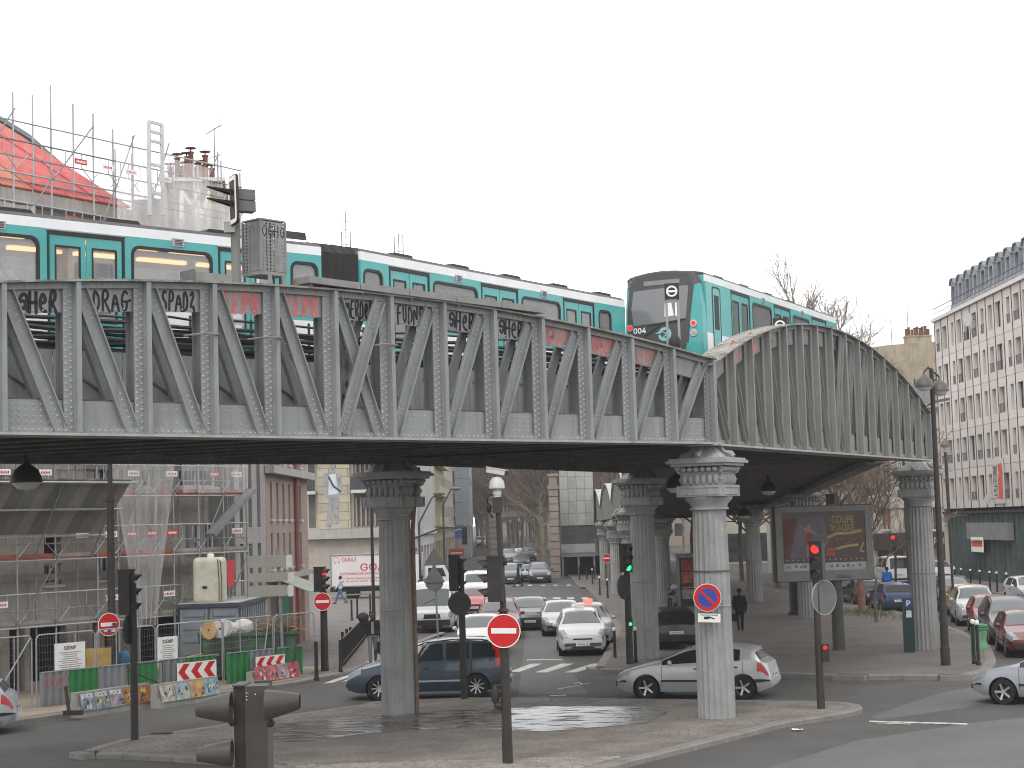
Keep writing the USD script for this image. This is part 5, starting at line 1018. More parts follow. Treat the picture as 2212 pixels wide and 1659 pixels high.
wc = pl(FCf, 2052, 1134)[0]; cw = [prect(FCf, x, x + 22, y, y + h) for x in (1905, 1950, 2005) for y, h in ((940, 50), (1005, 60), (1095, 50))] + [prect(FCf, x, x + 20, y, y + 50) for x in (1720, 1760, 1800, 1840) for y in (1000, 1080)]
walls(cf, FCf, wc, 13.4, cw, M('cream_cafe_wall', (.44, .41, .35), .9, .08, .6, streak=(.34, .31, .26)), depth=9)
for w in cw: opening(cf, FCf, *w, pm=rnd.choice([pane_m, M('shutter_redbrown', (.2, .08, .06), .7, .15)]), sill=frame_w)
for z in (5.2, 8.4, 11.4): part(cf, 'string_course', MB().fbox(FCf, 0, wc, z, z + .18, .003, .15), cr_r)
part(cf, 'roof', MB().fbox(FCf, -.1, wc + .1, 13.403, 15.0, -9, -.6), zinc); part(cf, 'eaves', MB().fbox(FCf, -.1, wc + .2, 13.1, 13.4, .003, .5), cr_r)
a0, a1, b0, b1 = prect(FCf, 1885, 2052, 1150, 1186); fas = part(cf, 'cafe_fascia', MB().fbox(FCf, a0, a1, b0, b1, .003, .9), M('cafe_brown', (.045, .035, .03), .5, .2)); gilt = M('gilt_letters', (.45, .38, .18), .5, .1)
part(fas, 'gilt_letters', MB().text(FCf, pl(FCf, 1965, 1170)[0], b0 + .35, 'Café', .55, .901, .02).text(FCf, pl(FCf, 2012, 1170)[0], b0 + .35, 'Parisien', .5, .901, .02, width=1.7), gilt)
part(cf, 'cafe_front', MB().fbox(FCf, a0, a1, 0, b0 - .003, .01, .05), pane_m)
for k in range(6): part(cf, 'cafe_pillar', MB().fbox(FCf, a0 + k * (a1 - a0) / 5.2, a0 + k * (a1 - a0) / 5.2 + .3, .02, b0 - .01, .051, .2), cr_r)
FPk = Fr(P(1560, 1134, 175), (1, 0, 0)); FPk.o[2] = gz(175); pb = thing('apartment_building', 'pale block glimpsed behind the bare trees under the curved span', 'building', FPk.o, world=True); wpk = pl(FPk, 1700, 1134)[0]
pw_ = [(1 + i * 2.2, 2 + i * 2.2, 4.2 + f * 3, 6 + f * 3) for f in range(3) for i in range(int(wpk / 2.2))]; walls(pb, FPk, wpk, 14, pw_, cr_r)
for w in pw_: opening(pb, FPk, *w)
part(pb, 'roof', MB().fbox(FPk, 0, wpk, 14.003, 14.3, -10, .3), zinc); part(pb, 'shop_front', MB().fbox(FPk, .5, wpk - .5, .3, 3, .003, .1), pane_m)
# rooftop masts seen over the second car
for i, (x, y0, y1) in enumerate(((748, 455, 545), (862, 505, 560))):
    q = P(x, y1, 180.0); T = thing('roof_antenna', ('thin antenna mast above the train gangway', 'short twin antenna masts above the second carriage')[i], 'antenna', (q[0], q[1], 12), world=True); z0, z1 = q[2] - 6, P(x, y0, 180)[2]
    part(T, 'mast', MB().tube((q[0], q[1], 0), (q[0], q[1], z1), .05, 5), galv_d); b = MB()
    for s in (-.45, .45): b.tube((q[0] + s, q[1], z0 + 2), (q[0] + s, q[1], P(x, 500 if i == 0 else 508, 180)[2]), .06, 5)
    for z in np.arange(z0 + 2, z1 - 1, .8): b.tube((q[0] - .45, q[1], z), (q[0] + .45, q[1], z), .03, 4)
    part(T, 'bracket', b, galv_d)
# ================================================================ VEHICLES
tyre_m = M('tyre_rubber', (.018, .018, .018), .85, .2, 5); arch_m = M('wheel_arch', (.01, .01, .01), .95, .1); trim_m = M('black_trim', (.022, .022, .024), .6, .2, 4); alloy = M('alloy_rim', (.42, .42, .43), .3, .1, 4, metal=.7); hubcap = M('steel_hubcap', (.3, .3, .31), .4, .15, 4, metal=.5)
carglass = usdkit.material(stage, '/World/Looks/car_glass', {'p': ('principled_bsdf', {'base_color': (.018, .02, .022), 'roughness': .06, 'specular_ior_level': .45})}, surface='p.BSDF')
carglass_l = usdkit.material(stage, '/World/Looks/car_windscreen', {'p': ('principled_bsdf', {'base_color': (.07, .078, .083), 'roughness': .08, 'specular_ior_level': .7})}, surface='p.BSDF')
lamp_c = M('head_lamp_lens', (.24, .26, .28), .12, .1, 4, spec=.8); lamp_r = M('rear_lamp_lens', (.4, .02, .015), .2, .1, 4, spec=.7); lamp_o = M('indicator_lens', (.6, .22, .03), .2, .1, 4); plate_m = M('number_plate', (.6, .6, .58), .5, .1, 4)
head_on = M('head_lamp_lit', (1.0, .85, .6), .3, .02, emit=1.2); brake_on = M('rear_lamp_lit', (1.0, .05, .04), .3, .02, emit=1.6)
def paint_m(name, c, flake=.0): return M('paint_' + name, c, .32, .05, .8, metal=flake, coat=.6, tint=tuple(np.array(c) * .8 + .01), tamt=.35, tscale=1.5)
import manifold3d as m3
# profiles from nose (0) to tail: (x, z of the top line); belt line; where the glass is
CARS = {
 'mpv': dict(L=4.59, W=.915, top=[(0, .62), (.06, .76), (.35, .9), (.95, 1.06), (1.15, 1.14), (2.0, 1.53), (2.5, 1.64), (3.3, 1.66), (4.0, 1.62), (4.32, 1.53), (4.5, 1.05), (4.56, .92), (4.59, .62)], belt=[(0, .58), (.35, .82), (1.0, .96), (3.0, 1.02), (4.3, 1.1), (4.5, .98), (4.59, .58)], ws=(1.18, 2.15), rw=(4.34, 4.48), side=[(1.3, 1.85), (1.92, 2.72), (2.82, 3.45), (3.55, 4.22)], wheels=(.92, 3.65), wr=.33, cowl=1.05),
 'hatch': dict(L=4.2, W=.89, top=[(0, .58), (.06, .7), (.4, .83), (.95, .95), (1.15, 1.0), (1.95, 1.38), (2.4, 1.45), (3.1, 1.44), (3.62, 1.36), (3.78, 1.28), (3.95, 1.02), (4.12, .96), (4.2, .6)], belt=[(0, .54), (.4, .76), (1.05, .9), (2.8, .95), (3.7, 1.02), (4.0, .95), (4.2, .56)], ws=(1.18, 2.05), rw=(3.8, 3.94), side=[(1.3, 2.45), (2.56, 3.4)], wheels=(.85, 3.47), wr=.315, cowl=1.05),
 'small': dict(L=3.75, W=.82, top=[(0, .6), (.06, .72), (.4, .86), (.8, .98), (.98, 1.04), (1.65, 1.4), (2.1, 1.48), (3.0, 1.46), (3.4, 1.38), (3.62, 1.0), (3.72, .9), (3.75, .6)], belt=[(0, .56), (.4, .8), (.9, .93), (2.6, .97), (3.5, 1.02), (3.75, .56)], ws=(1.0, 1.75), rw=(3.42, 3.6), side=[(1.1, 2.05), (2.15, 3.05)], wheels=(.72, 3.1), wr=.3, cowl=.9),
 'picasso': dict(L=4.27, W=.87, top=[(0, .66), (.05, .78), (.35, .93), (.75, 1.05), (.9, 1.12), (1.7, 1.55), (2.2, 1.64), (3.2, 1.63), (3.85, 1.5), (4.1, 1.1), (4.22, .95), (4.27, .65)], belt=[(0, .62), (.35, .86), (.9, 1.0), (2.8, 1.04), (3.9, 1.1), (4.27, .6)], ws=(.94, 1.8), rw=(3.87, 4.08), side=[(1.05, 1.95), (2.05, 2.85), (2.95, 3.7)], wheels=(.82, 3.56), wr=.31, cowl=.85),
 'sedan': dict(L=4.5, W=.88, top=[(0, .56), (.06, .68), (.5, .8), (1.2, .93), (1.4, .98), (2.1, 1.36), (2.5, 1.42), (3.1, 1.41), (3.5, 1.32), (3.95, 1.03), (4.35, .98), (4.46, .85), (4.5, .58)], belt=[(0, .52), (.5, .74), (1.3, .88), (3.6, .95), (4.4, .88), (4.5, .54)], ws=(1.43, 2.2), rw=(3.52, 3.92), side=[(1.55, 2.45), (2.55, 3.4)], wheels=(.85, 3.5), wr=.31, cowl=1.3),
 'van': dict(L=4.96, W=1.0, top=[(0, .72), (.05, .93), (.3, 1.04), (.55, 1.12), (.68, 1.17), (1.25, 1.98), (1.6, 2.2), (2.1, 2.27), (4.8, 2.25), (4.93, 2.1), (4.96, .7)], belt=[(0, .68), (.3, .98), (.65, 1.06), (2.2, 1.15), (4.9, 1.2), (4.96, .66)], ws=(.7, 1.24), rw=(4.9, 4.94), side=[(.95, 1.75)], wheels=(.85, 4.0), wr=.34, cowl=.7),
 'minibus': dict(L=4.6, W=.88, top=[(0, .72), (.05, .98), (.3, 1.1), (.55, 1.2), (.7, 1.28), (1.1, 1.75), (1.4, 1.92), (2.2, 1.97), (4.4, 1.95), (4.55, 1.85), (4.6, .7)], belt=[(0, .68), (.3, 1.0), (.7, 1.12), (2.2, 1.16), (4.5, 1.16), (4.6, .66)], ws=(.72, 1.2), rw=(4.5, 4.58), side=[(.85, 1.6), (1.75, 2.9), (3.05, 4.3)], wheels=(.8, 3.6), wr=.31, cowl=.65),
}
def car(kind, col, loc, rz, label, group=None, flake=0.0, lit=False, brake=False, rims=None, detail=True, name='parked_car', cat='car', sign=None, bumper=None):
    C = CARS[kind]; L, W = C['L'], C['W']; top, belt = np.array(C['top']), np.array(C['belt'])
    T = thing(name, label, cat, loc, rz, group); pm = paint_m('_'.join('%02d' % int(round(v * 99)) for v in col), col, flake)
    zt = lambda x: float(np.interp(x, top[:, 0], top[:, 1])); zb = lambda x: min(float(np.interp(x, belt[:, 0], belt[:, 1])), zt(x) - .02)
    roofz = top[:, 1].max(); van = kind in ('van', 'minibus')
    def hw(x):  # half width in plan: rounded nose and tail
        f = min(1, x / .55); r = min(1, (L - x) / .45); return W * (1 - .2 * (1 - f) ** 2.2 - .1 * (1 - r) ** 2.2)
    def sec(x):
        w = hw(x); b, t = zb(x), zt(x); z0 = .2 + .1 * max(0, 1 - x / .3) + .12 * max(0, 1 - (L - x) / .3)
        cab = max(0, min(1, (t - b - .05) / .4)); wt = w * (.97 - (.13 if van else .24) * cab); ed = .05 * cab + .015
        return np.array([(0, z0), (w * .86, z0), (w * .97, z0 + .14), (w, .52 if b > .6 else z0 + .2), (w * .985, b), (wt, t - ed), (wt * .72, t - ed * .25), (0, t)])
    def S(x, s, side=1):
        q = sec(x); i = min(int(s), 6); f = s - i; p = q[i] * (1 - f) + q[i + 1] * f; return V(L / 2 - x, side * p[0], p[1])
    xs = np.unique(np.concatenate([np.linspace(0, L, 34), top[:, 0], belt[:, 0], [.015, L - .015]]))
    rows = []
    for x in xs:
        h = [S(x, s) for s in (0, 1, 2, 3, 3.5, 4, 4.5, 5, 6, 7)]; h2 = [p * V(1, -1, 1) for p in h[1:-1]][::-1]; rows.append(h + h2)
    rows = np.array(rows); m, n = rows.shape[:2]; v = rows.reshape(-1, 3); f = []
    for i in range(m - 1):
        for j in range(n): k = (j + 1) % n; f += [[i * n + j, i * n + k, (i + 1) * n + k], [i * n + j, (i + 1) * n + k, (i + 1) * n + j]]
    for j in range(1, n - 1): f += [[0, j + 1, j], [(m - 1) * n, (m - 1) * n + j, (m - 1) * n + j + 1]]
    tm = trimesh.Trimesh(v, f, process=False); 
    if tm.volume < 0: tm.invert()
    body = m3.Manifold(m3.Mesh(np.asarray(tm.vertices, np.float32), np.asarray(tm.faces, np.uint32)))
    for wx in C['wheels']:
        for s in (-1, 1):
            cyl = m3.Manifold.cylinder(.42, C['wr'] + .055, C['wr'] + .055, 28, True).rotate([90, 0, 0]).translate([L / 2 - wx, s * (W - .12), C['wr']]); 
            if body.num_tri() > 0: body = body - cyl
    mm = body.to_mesh(); 
    if len(mm.tri_verts) == 0: bm = MB().add(tm.vertices, tm.faces)
    else: bm = MB().add(mm.vert_properties[:, :3], mm.tri_verts)
    part(T, 'body', bm, pm, smooth=32)
    def patch(nm, x0, x1, s0, s1, mat, off=.004, sides=(1, -1), nx=6, ns=4, th=.0, shape=None):
        for sd in sides:
            P_ = np.array([[S(x0 + (x1 - x0) * i / nx, (s0 + (s1 - s0) * j / ns) if shape is None else shape(i / nx, j / ns)[1], sd) for j in range(ns + 1)] for i in range(nx + 1)])
            du, dv = np.gradient(P_, axis=0), np.gradient(P_, axis=1); N = np.cross(du, dv); N /= np.linalg.norm(N, axis=2, keepdims=True) + 1e-9
            ctr = V(0, 0, .7); sg = np.sign(((P_ - ctr) * N).sum(2, keepdims=True)); N = N * np.where(sg == 0, 1, sg)
            Q = P_ + N * off; part(T, nm, MB().grid(Q).grid((P_ - N * .01)[:, ::-1]), mat, smooth=40)
    # glass
    for a0, a1 in C['side']: patch('side_window', a0, a1, 4.1, 4.9, carglass)
    w0, w1 = C['ws']; 
    for nm, (x0, x1), mt in (('windscreen', (w0, w1), carglass_l), ('rear_window', C['rw'], carglass)):
        P_ = []
        for i in range(7):
            x = x0 + (x1 - x0) * i / 6; q = sec(x); wq = q[5][0] * .9; row = []
            for j in range(9):
                y = -wq + 2 * wq * j / 8; ay = abs(y); z = np.interp(ay, [q[7][0], q[6][0], q[5][0]], [q[7][1], q[6][1], q[5][1]]); row.append(V(L / 2 - x, y, z))
            P_.append(row)
        P_ = np.array(P_); e = V(.007 if nm == 'windscreen' else -.007, 0, .007); part(T, nm, MB().grid(P_ + e).grid((P_ - e)[:, ::-1]), mt, smooth=40)
    # wheels
    for wx in C['wheels']:
        for s in (-1, 1):
            r = C['wr']; c = V(L / 2 - wx, s * (W - .115), r)
            ty = part(T, 'wheel', MB().lathe([(r * .6, -.1), (r * .93, -.105), (r, -.07), (r, .07), (r * .93, .105), (r * .6, .1)], 26, c, ax='y', caps=False), tyre_m, smooth=35)
            b = MB().lathe([(.0, .02), (r * .2, .03), (r * .6, -.0), (r * .68, .02), (r * .68, .09)] if s > 0 else [(r * .68, -.09), (r * .68, -.02), (r * .6, .0), (r * .2, -.03), (.0, -.02)], 24, c, ax='y', caps=False); part(ty, 'rim_well', b, trim_m)
            b = MB(); ns_ = {'hatch': 5, 'mpv': 9}.get(kind, 7)
            for k in range(ns_):
                a = k * 2 * math.pi / ns_; d = V(math.cos(a), 0, math.sin(a)); b.beam(c + V(0, s * .075, 0) + d * .03, c + V(0, s * .095, 0) + d * r * .66, r * (.17 if ns_ == 5 else .11 if ns_ == 9 else .2), .025, up=(0, 1, 0))
            b.lathe([(r * .6, s * .085), (r * .7, s * .1), (r * .7, s * .07), (r * .6, s * .07)], 24, c, ax='y', caps=False); b.lathe([(0, s * .1), (.05, s * .1), (.05, s * .06), (0, s * .06)], 12, c, ax='y', caps=False)
            part(ty, 'rim', b, rims or alloy)
            part(T, 'wheel_arch', MB().lathe([(r + .05, -.18), (r + .05, .1)] if s > 0 else [(r + .05, -.1), (r + .05, .18)], 24, c, ax='y', caps=False), arch_m)
    # lamps, bumpers, plates, mirrors, handles
    xl = .42 if kind != 'van' else .3
    patch('headlight', .012, xl, 3.7, 5.75 if not van else 5.2, head_on if lit else lamp_c, .012, nx=5, ns=6)
    if kind in ('mpv',): patch('tail_light', 4.2, 4.5, 3.6, 4.55, lamp_r, .012, nx=4); patch('tail_light', 4.12, 4.34, 4.55, 4.95, lamp_r, .012, nx=3)
    elif van: patch('tail_light', L - .16, L - .02, 3.3, 4.1, brake_on if brake else lamp_r, .012, nx=3)
    else: patch('tail_light', L - .34, L - .05, 3.5, 4.05, brake_on if brake else lamp_r, .012, nx=3)
    fw = hw(0); bz = .5
    part(T, 'bumper', MB().box((L / 2 + .012, 0, .42), (.05, fw * 1.9, .12)), bumper or trim_m); part(T, 'bumper', MB().box((-L / 2 - .012, 0, .46), (.05, hw(L) * 1.9, .12)), bumper or (pm if kind in ('mpv', 'hatch') else trim_m))
    part(T, 'grille', MB().box((L / 2 + .006, 0, .3), (.03, fw * 1.2, .09)), trim_m)
    part(T, 'upper_grille', MB().box((L / 2 - .005, 0, zt(0) - .04), (.03, fw * 1.0, .05)), trim_m)
    for sx, zz in ((1, .43), (-1, .62 if not van else .75)):
        pt = part(T, 'number_plate', MB().box((sx * (L / 2 + .042 if sx > 0 else L / 2 + .02), 0, zz), (.012, .5, .11)), plate_m)
        part(pt, 'plate_print', MB().text(Fr((sx * (L / 2 + .0485 if sx > 0 else L / 2 + .0265), 0, zz), (0, sx, 0)), -.19, -.03, 'AP 044 JB' if sx > 0 else '315 PVK 75', .06, 0, .002, width=.38), trim_m)
    for s in (-1, 1):
        p = S(w0 + .35, 4.05, s); part(T, 'mirror', MB().ball(p + V(.0, s * .12, .06), .1, 1, (.6, 1, .75)).beam(p, p + V(0, s * .08, .04), .05, .04), trim_m if not detail else pm, smooth=50)
    for x in ([1.75, 2.75] if len(C['side']) > 1 else [1.6]):
        for s in (-1, 1): p = S(x + .5, 3.72, s); part(T, 'door_handle', MB().box(p + V(0, s * .012, 0), (.18, .03, .035)), trim_m)
    if detail:
        for s in (-1, 1):
            xa, xb = C['wheels'][0] + C['wr'] + .1, C['wheels'][1] - C['wr'] - .1
            part(T, 'side_moulding', MB().beam(S(xa, 2.9, s) + V(0, s * .008, 0), S(xb, 2.9, s) + V(0, s * .008, 0), .02, .05), trim_m if kind == 'hatch' else alloy)
            for x in ([C['side'][0][0] - .02, C['side'][0][1] + .06, C['side'][-2 if len(C['side']) > 2 else -1][1] + .08]):
                part(T, 'door_seam', MB().path([S(x, sv, s) + V(0, s * .001, 0) for sv in np.linspace(2.1, 4.0, 6)], .006, 4), arch_m)
    if kind == 'hatch' and detail: patch('rear_moulding', L - .42, L - .02, 2.65, 3.05, trim_m, .014, nx=4, ns=2); patch('front_moulding', .02, .3, 2.7, 3.0, trim_m, .012, nx=4, ns=2)
    if kind == 'mpv':
        for s in (-1, 1): part(T, 'roof_rail', MB().path([S(x, 5.25, s) + V(0, 0, .03 if 2.1 < x < 3.9 else 0) for x in (2.0, 2.2, 3.0, 3.8, 4.0)], .018, 6), trim_m)
    if sign:
        z = roofz; part(T, 'roof_sign', MB().box((L / 2 - 2.3, 0, z + .07), (.14, .36, .13)), sign)
    if van:
        part(T, 'front_grille', MB().box((L / 2 + .01, 0, .78), (.04, fw * .9, .16)), trim_m); part(T, 'front_bumper', MB().box((L / 2 + .0, 0, .47), (.1, fw * 2.04, .26)), trim_m)
    if van and kind == 'van': part(T, 'wiper', MB().tube(V(L / 2 - w0 - .02, -.5, zt(w0) + .03), V(L / 2 - w0 - .2, .1, zt(w0 + .2) + .03), .015, 5), trim_m)
    return T
def by_wheels(pf, pr, kind, z=0.0):
    """loc and heading from the near-side wheels' contact pixels (front, rear)"""
    a, b = G(*pf, z), G(*pr, z); h = math.atan2(a[1] - b[1], a[0] - b[0]); C = CARS[kind]; d = V(math.cos(h), math.sin(h), 0); nl = V(-d[1], d[0], 0)
    if nl[1] < 0: nl = -nl
    mid = (a + b) / 2; return mid + nl * (C['W'] - .1) - d * 0 + d * ((sum(C['wheels']) / 2) - C['L'] / 2), h
FACE, AWAY = -math.pi / 2, math.pi / 2
l, h = by_wheels((817, 1513), (1034, 1507), 'mpv'); car('mpv', (.05, .068, .09), l, h, 'blue grey people carrier driving left behind the island column', flake=.35, name='people_carrier')
l, h = by_wheels((1402, 1511), (1604, 1511), 'hatch'); car('hatch', (.42, .43, .43), l, h, 'silver hatchback driving left behind the no parking sign column', flake=.3, name='hatchback_car')
l, h = by_wheels((2176, 1522), (2395, 1530), 'hatch'); car('hatch', (.36, .38, .41), l, h, 'silver blue car entering at the right edge of the crossing', flake=.3, name='hatchback_car')
l, h = by_wheels((-290, 1602), (-16, 1588), 'hatch'); car('hatch', (.38, .4, .43), l, h, 'silver car leaving at the far left edge, only its tail in view', flake=.3, name='hatchback_car')
def face(kind, col, x, y, label, rz=FACE, z=0.0, **kw):
    g = G(x, y, z); C = CARS[kind]; d = V(math.cos(rz), math.sin(rz), 0); s = -1 if rz == AWAY or kw.pop('rear', False) else 1
    c = g - d * C['L'] / 2 * s; return car(kind, col, (c[0], c[1], z + gz(c[1])), rz, label, **kw)
def at(kind, col, X, Z, label, rz=FACE, z=0.0, **kw): return car(kind, col, (X, Z, z + gz(Z)), rz, label, **kw)
white = (.55, .55, .54)
red_sign = M('taxi_sign_red', (1, .12, .08), .4, .02, emit=1.6); white_sign = M('taxi_sign_white', (.65, .65, .6), .5, .1)
face('van', white, 934, 1368, 'white delivery van facing us beside the fluted column', name='delivery_van', cat='van')
face('picasso', white, 1260, 1418, 'white taxi people carrier facing us at the crossing', name='taxi', cat='taxi', sign=white_sign, bumper=M('bumper_purple_grey', (.06, .055, .09), .5, .1))
at('picasso', (.33, .34, .35), 2.75, 70.3, 'silver taxi with a red roof sign close behind the white taxi', name='taxi', cat='taxi', sign=red_sign, flake=.3)
at('hatch', (.36, .36, .34), 1.85, 77.5, 'pale silver car half hidden behind the silver taxi', flake=.3, name='queueing_car')
GQ = 'cars queueing towards the crossing'
at('hatch', white, -1.45, 67.3, 'white car in the queue behind the central no entry sign', GQ and FACE, name='queueing_car', group=GQ)
at('mpv', (.13, .015, .015), -.85, 76.5, 'dark red people carrier behind the white car in the queue', name='queueing_car', group=GQ)
at('hatch', (.015, .015, .018), .5, 82.2, 'black car on the right of the queue with a headlamp lit', name='queueing_car', group=GQ, lit=True)
at('small', (.3, .022, .025), -2.4, 97, 'small bright red car between the two traffic lights', name='queueing_car', group=GQ, lit=True)
at('minibus', white, -2.6, 112, 'white van far back in the queue behind the traffic light', name='delivery_van', cat='van', group=GQ)
face('small', (.012, .014, .018), 1463, 1404, 'dark parked car seen from behind between the columns', AWAY, .15)
GF = 'cars far down the boulevard'
for kind, col, x, y, rz, lb in (('mpv', (.02, .024, .035), 1167, 1261, FACE, 'dark blue people carrier waiting at the far crossing'), ('sedan', (.06, .09, .1), 1147, 1258, FACE, 'dark green grey saloon beside the dark people carrier at the far crossing'), ('mpv', (.05, .055, .06), 1103, 1263, FACE, 'dark grey car with a person walking past its front'),
                             ('sedan', (.05, .06, .08), 1126, 1226, FACE, 'dark saloon in the middle of the far boulevard'), ('mpv', (.03, .035, .04), 1143, 1212, FACE, 'dark car behind the far saloon, right lane'), ('mpv', (.28, .3, .3), 1100, 1218, FACE, 'greenish silver car in the far left lane')):
    face(kind, col, x, y, lb, rz, group=GF, detail=False, name='distant_car')
g = G(1112, 1212); at('sedan', (.33, .34, .36), g[0], g[1] + 6, 'silver saloon turning across the far boulevard', math.pi * .97, group=GF, detail=False, flake=.3, name='distant_car')
g = G(1040, 1182); at('minibus', white, g[0], g[1], 'white van with a red band at the far bend', FACE, group=GF, detail=False, name='distant_van', cat='van')
for i, (x, y, c) in enumerate(((1070, 1190, (.3, .32, .33)), (1082, 1198, (.14, .15, .16)), (1062, 1183, (.5, .5, .5)))):
    face('sedan', c, x, y, ('grey car parked at the far left kerb', 'dark grey car parked nearest at the far left kerb', 'pale car parked farthest at the left kerb')[i], FACE, group=GF, detail=False, name='distant_car')
# right-hand side
face('sedan', (.014, .014, .016), 1886, 1312, 'black saloon parked behind the billboard, seen from behind', AWAY, rims=hubcap)
face('small', (.014, .036, .085), 1945, 1326, 'small blue car parked left of the tall column', AWAY, rims=hubcap)
face('minibus', (.6, .59, .55), 1945, 1266, 'white van with a lit brake lamp behind the black saloon', AWAY, brake=True, name='delivery_van', cat='van')
hd = FACE + math.radians(9.0) * -1; GP = 'cars parked nose to tail along the right pavement edge'
for i, (xl, Z, kind, c, lb) in enumerate(((2158, 57.3, 'hatch', (.11, .014, .016), 'dark red car parked nearest along the right pavement'), (2126, 62.8, 'mpv', (.035, .033, .033), 'dark grey people carrier parked behind the dark red car'), (2090, 68.3, 'small', (.26, .02, .022), 'bright red car parked third along the right pavement'), (2056, 73.8, 'picasso', (.4, .4, .385), 'pale silver people carrier parked behind the bright red car'), (2043, 79.3, 'small', (.5, .24, .03), 'orange yellow car parked fifth along the right pavement'), (2018, 85, 'mpv', (.022, .02, .022), 'black people carrier parked beyond the yellow car'))):
    w = CARS[kind]['W']; X = (xl - 15 - 1106) / 3800 * Z + w + .1
    at(kind, c, X + .35, Z + CARS[kind]['L'] / 2, lb, hd, group=GP, rims=hubcap)
at('small', (.5, .5, .52), 30.0 - 4.4, 89, 'pale car cut off by the right edge beyond the parked row', FACE, rims=hubcap)
at('small', white, 29, 122, 'white vehicle parked by the far end of the green ribbed shopfront', FACE, rims=hubcap)
# box truck with shop lettering, across the side street
q = P(715, 1250, 120.0); FT = Fr((q[0], q[1], .95), (1, .03, 0)); bxw = 6.2; tr = thing('box_truck', 'white box truck lettered GOA parked across the side street', 'truck', (q[0], q[1], 0), world=True)
boxm = M('truck_box_white', (.6, .59, .58), .6, .06, .6); redt = M('truck_red', (.5, .07, .08), .6, .08); h = 2.15
part(tr, 'box', MB().fbox(FT, 0, bxw, 0, h, -2.3, 0), boxm); part(tr, 'box_frame', MB().fprism(FT, sbox(-.02, -.02, bxw + .02, h + .02).difference(sbox(.06, .06, bxw - .06, h - .06)), .001, .03), M('truck_frame', (.2, .2, .2), .5, .1))
b = MB().text(FT, 2.0, 1.05, 'GOA', .48, .002, .004, width=1.7).text(FT, .75, 1.7, 'GAU', .26, .002, .004, width=.95); part(tr, 'lettering', b, redt)
b = MB().text(FT, .6, .78, 'SUPERMARCHE EXOTIQUE DISCOUNT', .17, .002, .004, width=4.1).text(FT, .6, .5, '173, Rue du Faubourg Saint Denis - 75010 PARIS', .12, .002, .004, width=4.1).text(FT, .6, .3, 'Tel. 01 46 07 20 36  Metro: La Chapelle', .12, .002, .004, width=3.8); part(tr, 'small_lettering', b, redt)
part(tr, 'elephant_outline', MB().stroke(FT, [(.15, 1.85), (.3, 1.98), (.5, 1.95), (.62, 1.8), (.6, 1.6), (.52, 1.6), (.5, 1.72), (.35, 1.72), (.33, 1.58), (.25, 1.58), (.25, 1.75), (.15, 1.7)], .025, .002, .005), redt)
part(tr, 'chassis', MB().fbox(FT, -.1, bxw + 1.6, -.35, -.03, -2.0, -.3), trim_m); part(tr, 'cab', MB().fprism(FT, Polygon([(bxw + .2, -.4), (bxw + 1.9, -.4), (bxw + 1.9, .4), (bxw + 1.5, 1.2), (bxw + .2, 1.3)]), -2.1, -.1), boxm); part(tr, 'cab_window', MB().fprism(FT, Polygon([(bxw + .4, .5), (bxw + 1.6, .5), (bxw + 1.4, 1.05), (bxw + .4, 1.1)]), -.1, -.08), carglass)
for a in (1.4, bxw + 1.0):
    for c in (-.45, -2.1): part(tr, 'wheel', MB().lathe([(0, 0), (.4, 0), (.45, .05), (.45, .2), (.4, .25), (0, .25)], 20, FT.p(a, -.5, c), ax='y'), tyre_m)
for a in (.3, 3.2): part(tr, 'side_guard', MB().fbox(FT, a + .6, a + 2.4, -.6, -.5, -.3, -.25), galv_d)
# motorcycle parked by the columns
mc = G(1470, 1330, .15); mt_ = thing('motorcycle', 'parked motorcycle leaning between the columns behind the dark car', 'motorcycle', (mc[0] + .25, mc[1] + 7.0, .15), 1.25)
for x in (-.65, .65): w_ = part(mt_, 'wheel', MB().lathe([(.22, -.05), (.3, -.05), (.31, 0), (.3, .05), (.22, .05)], 18, (x, 0, .31), ax='y', caps=False), tyre_m); part(w_, 'rim', MB().lathe([(0, -.02), (.2, -.02), (.2, .02), (0, .02)], 14, (x, 0, .31), ax='y'), galv_d)
part(mt_, 'tank', MB().ball((.12, 0, .82), .24, 2, (1.2, .6, .6)), M('bike_black', (.02, .02, .022), .25, .2)); part(mt_, 'seat', MB().ball((-.42, 0, .8), .25, 2, (1.4, .55, .35)), trim_m); part(mt_, 'engine', MB().box((0, 0, .45), (.5, .3, .35)).tube((-.65, .1, .31), (.1, .14, .3), .05), galv_d)
part(mt_, 'fork', MB().tube((.65, .08, .31), (.42, .08, .95), .03).tube((.65, -.08, .31), (.42, -.08, .95), .03), galv); part(mt_, 'handlebar', MB().path([(.3, .38, 1.05), (.42, .2, 1.0), (.42, -.2, 1.0), (.3, -.38, 1.05)], .02, 6), trim_m); part(mt_, 'windshield', MB().ball((.5, 0, 1.05), .2, 1, (.4, 1, 1.1)), M('bike_screen', (.3, .32, .33), .2, .1))
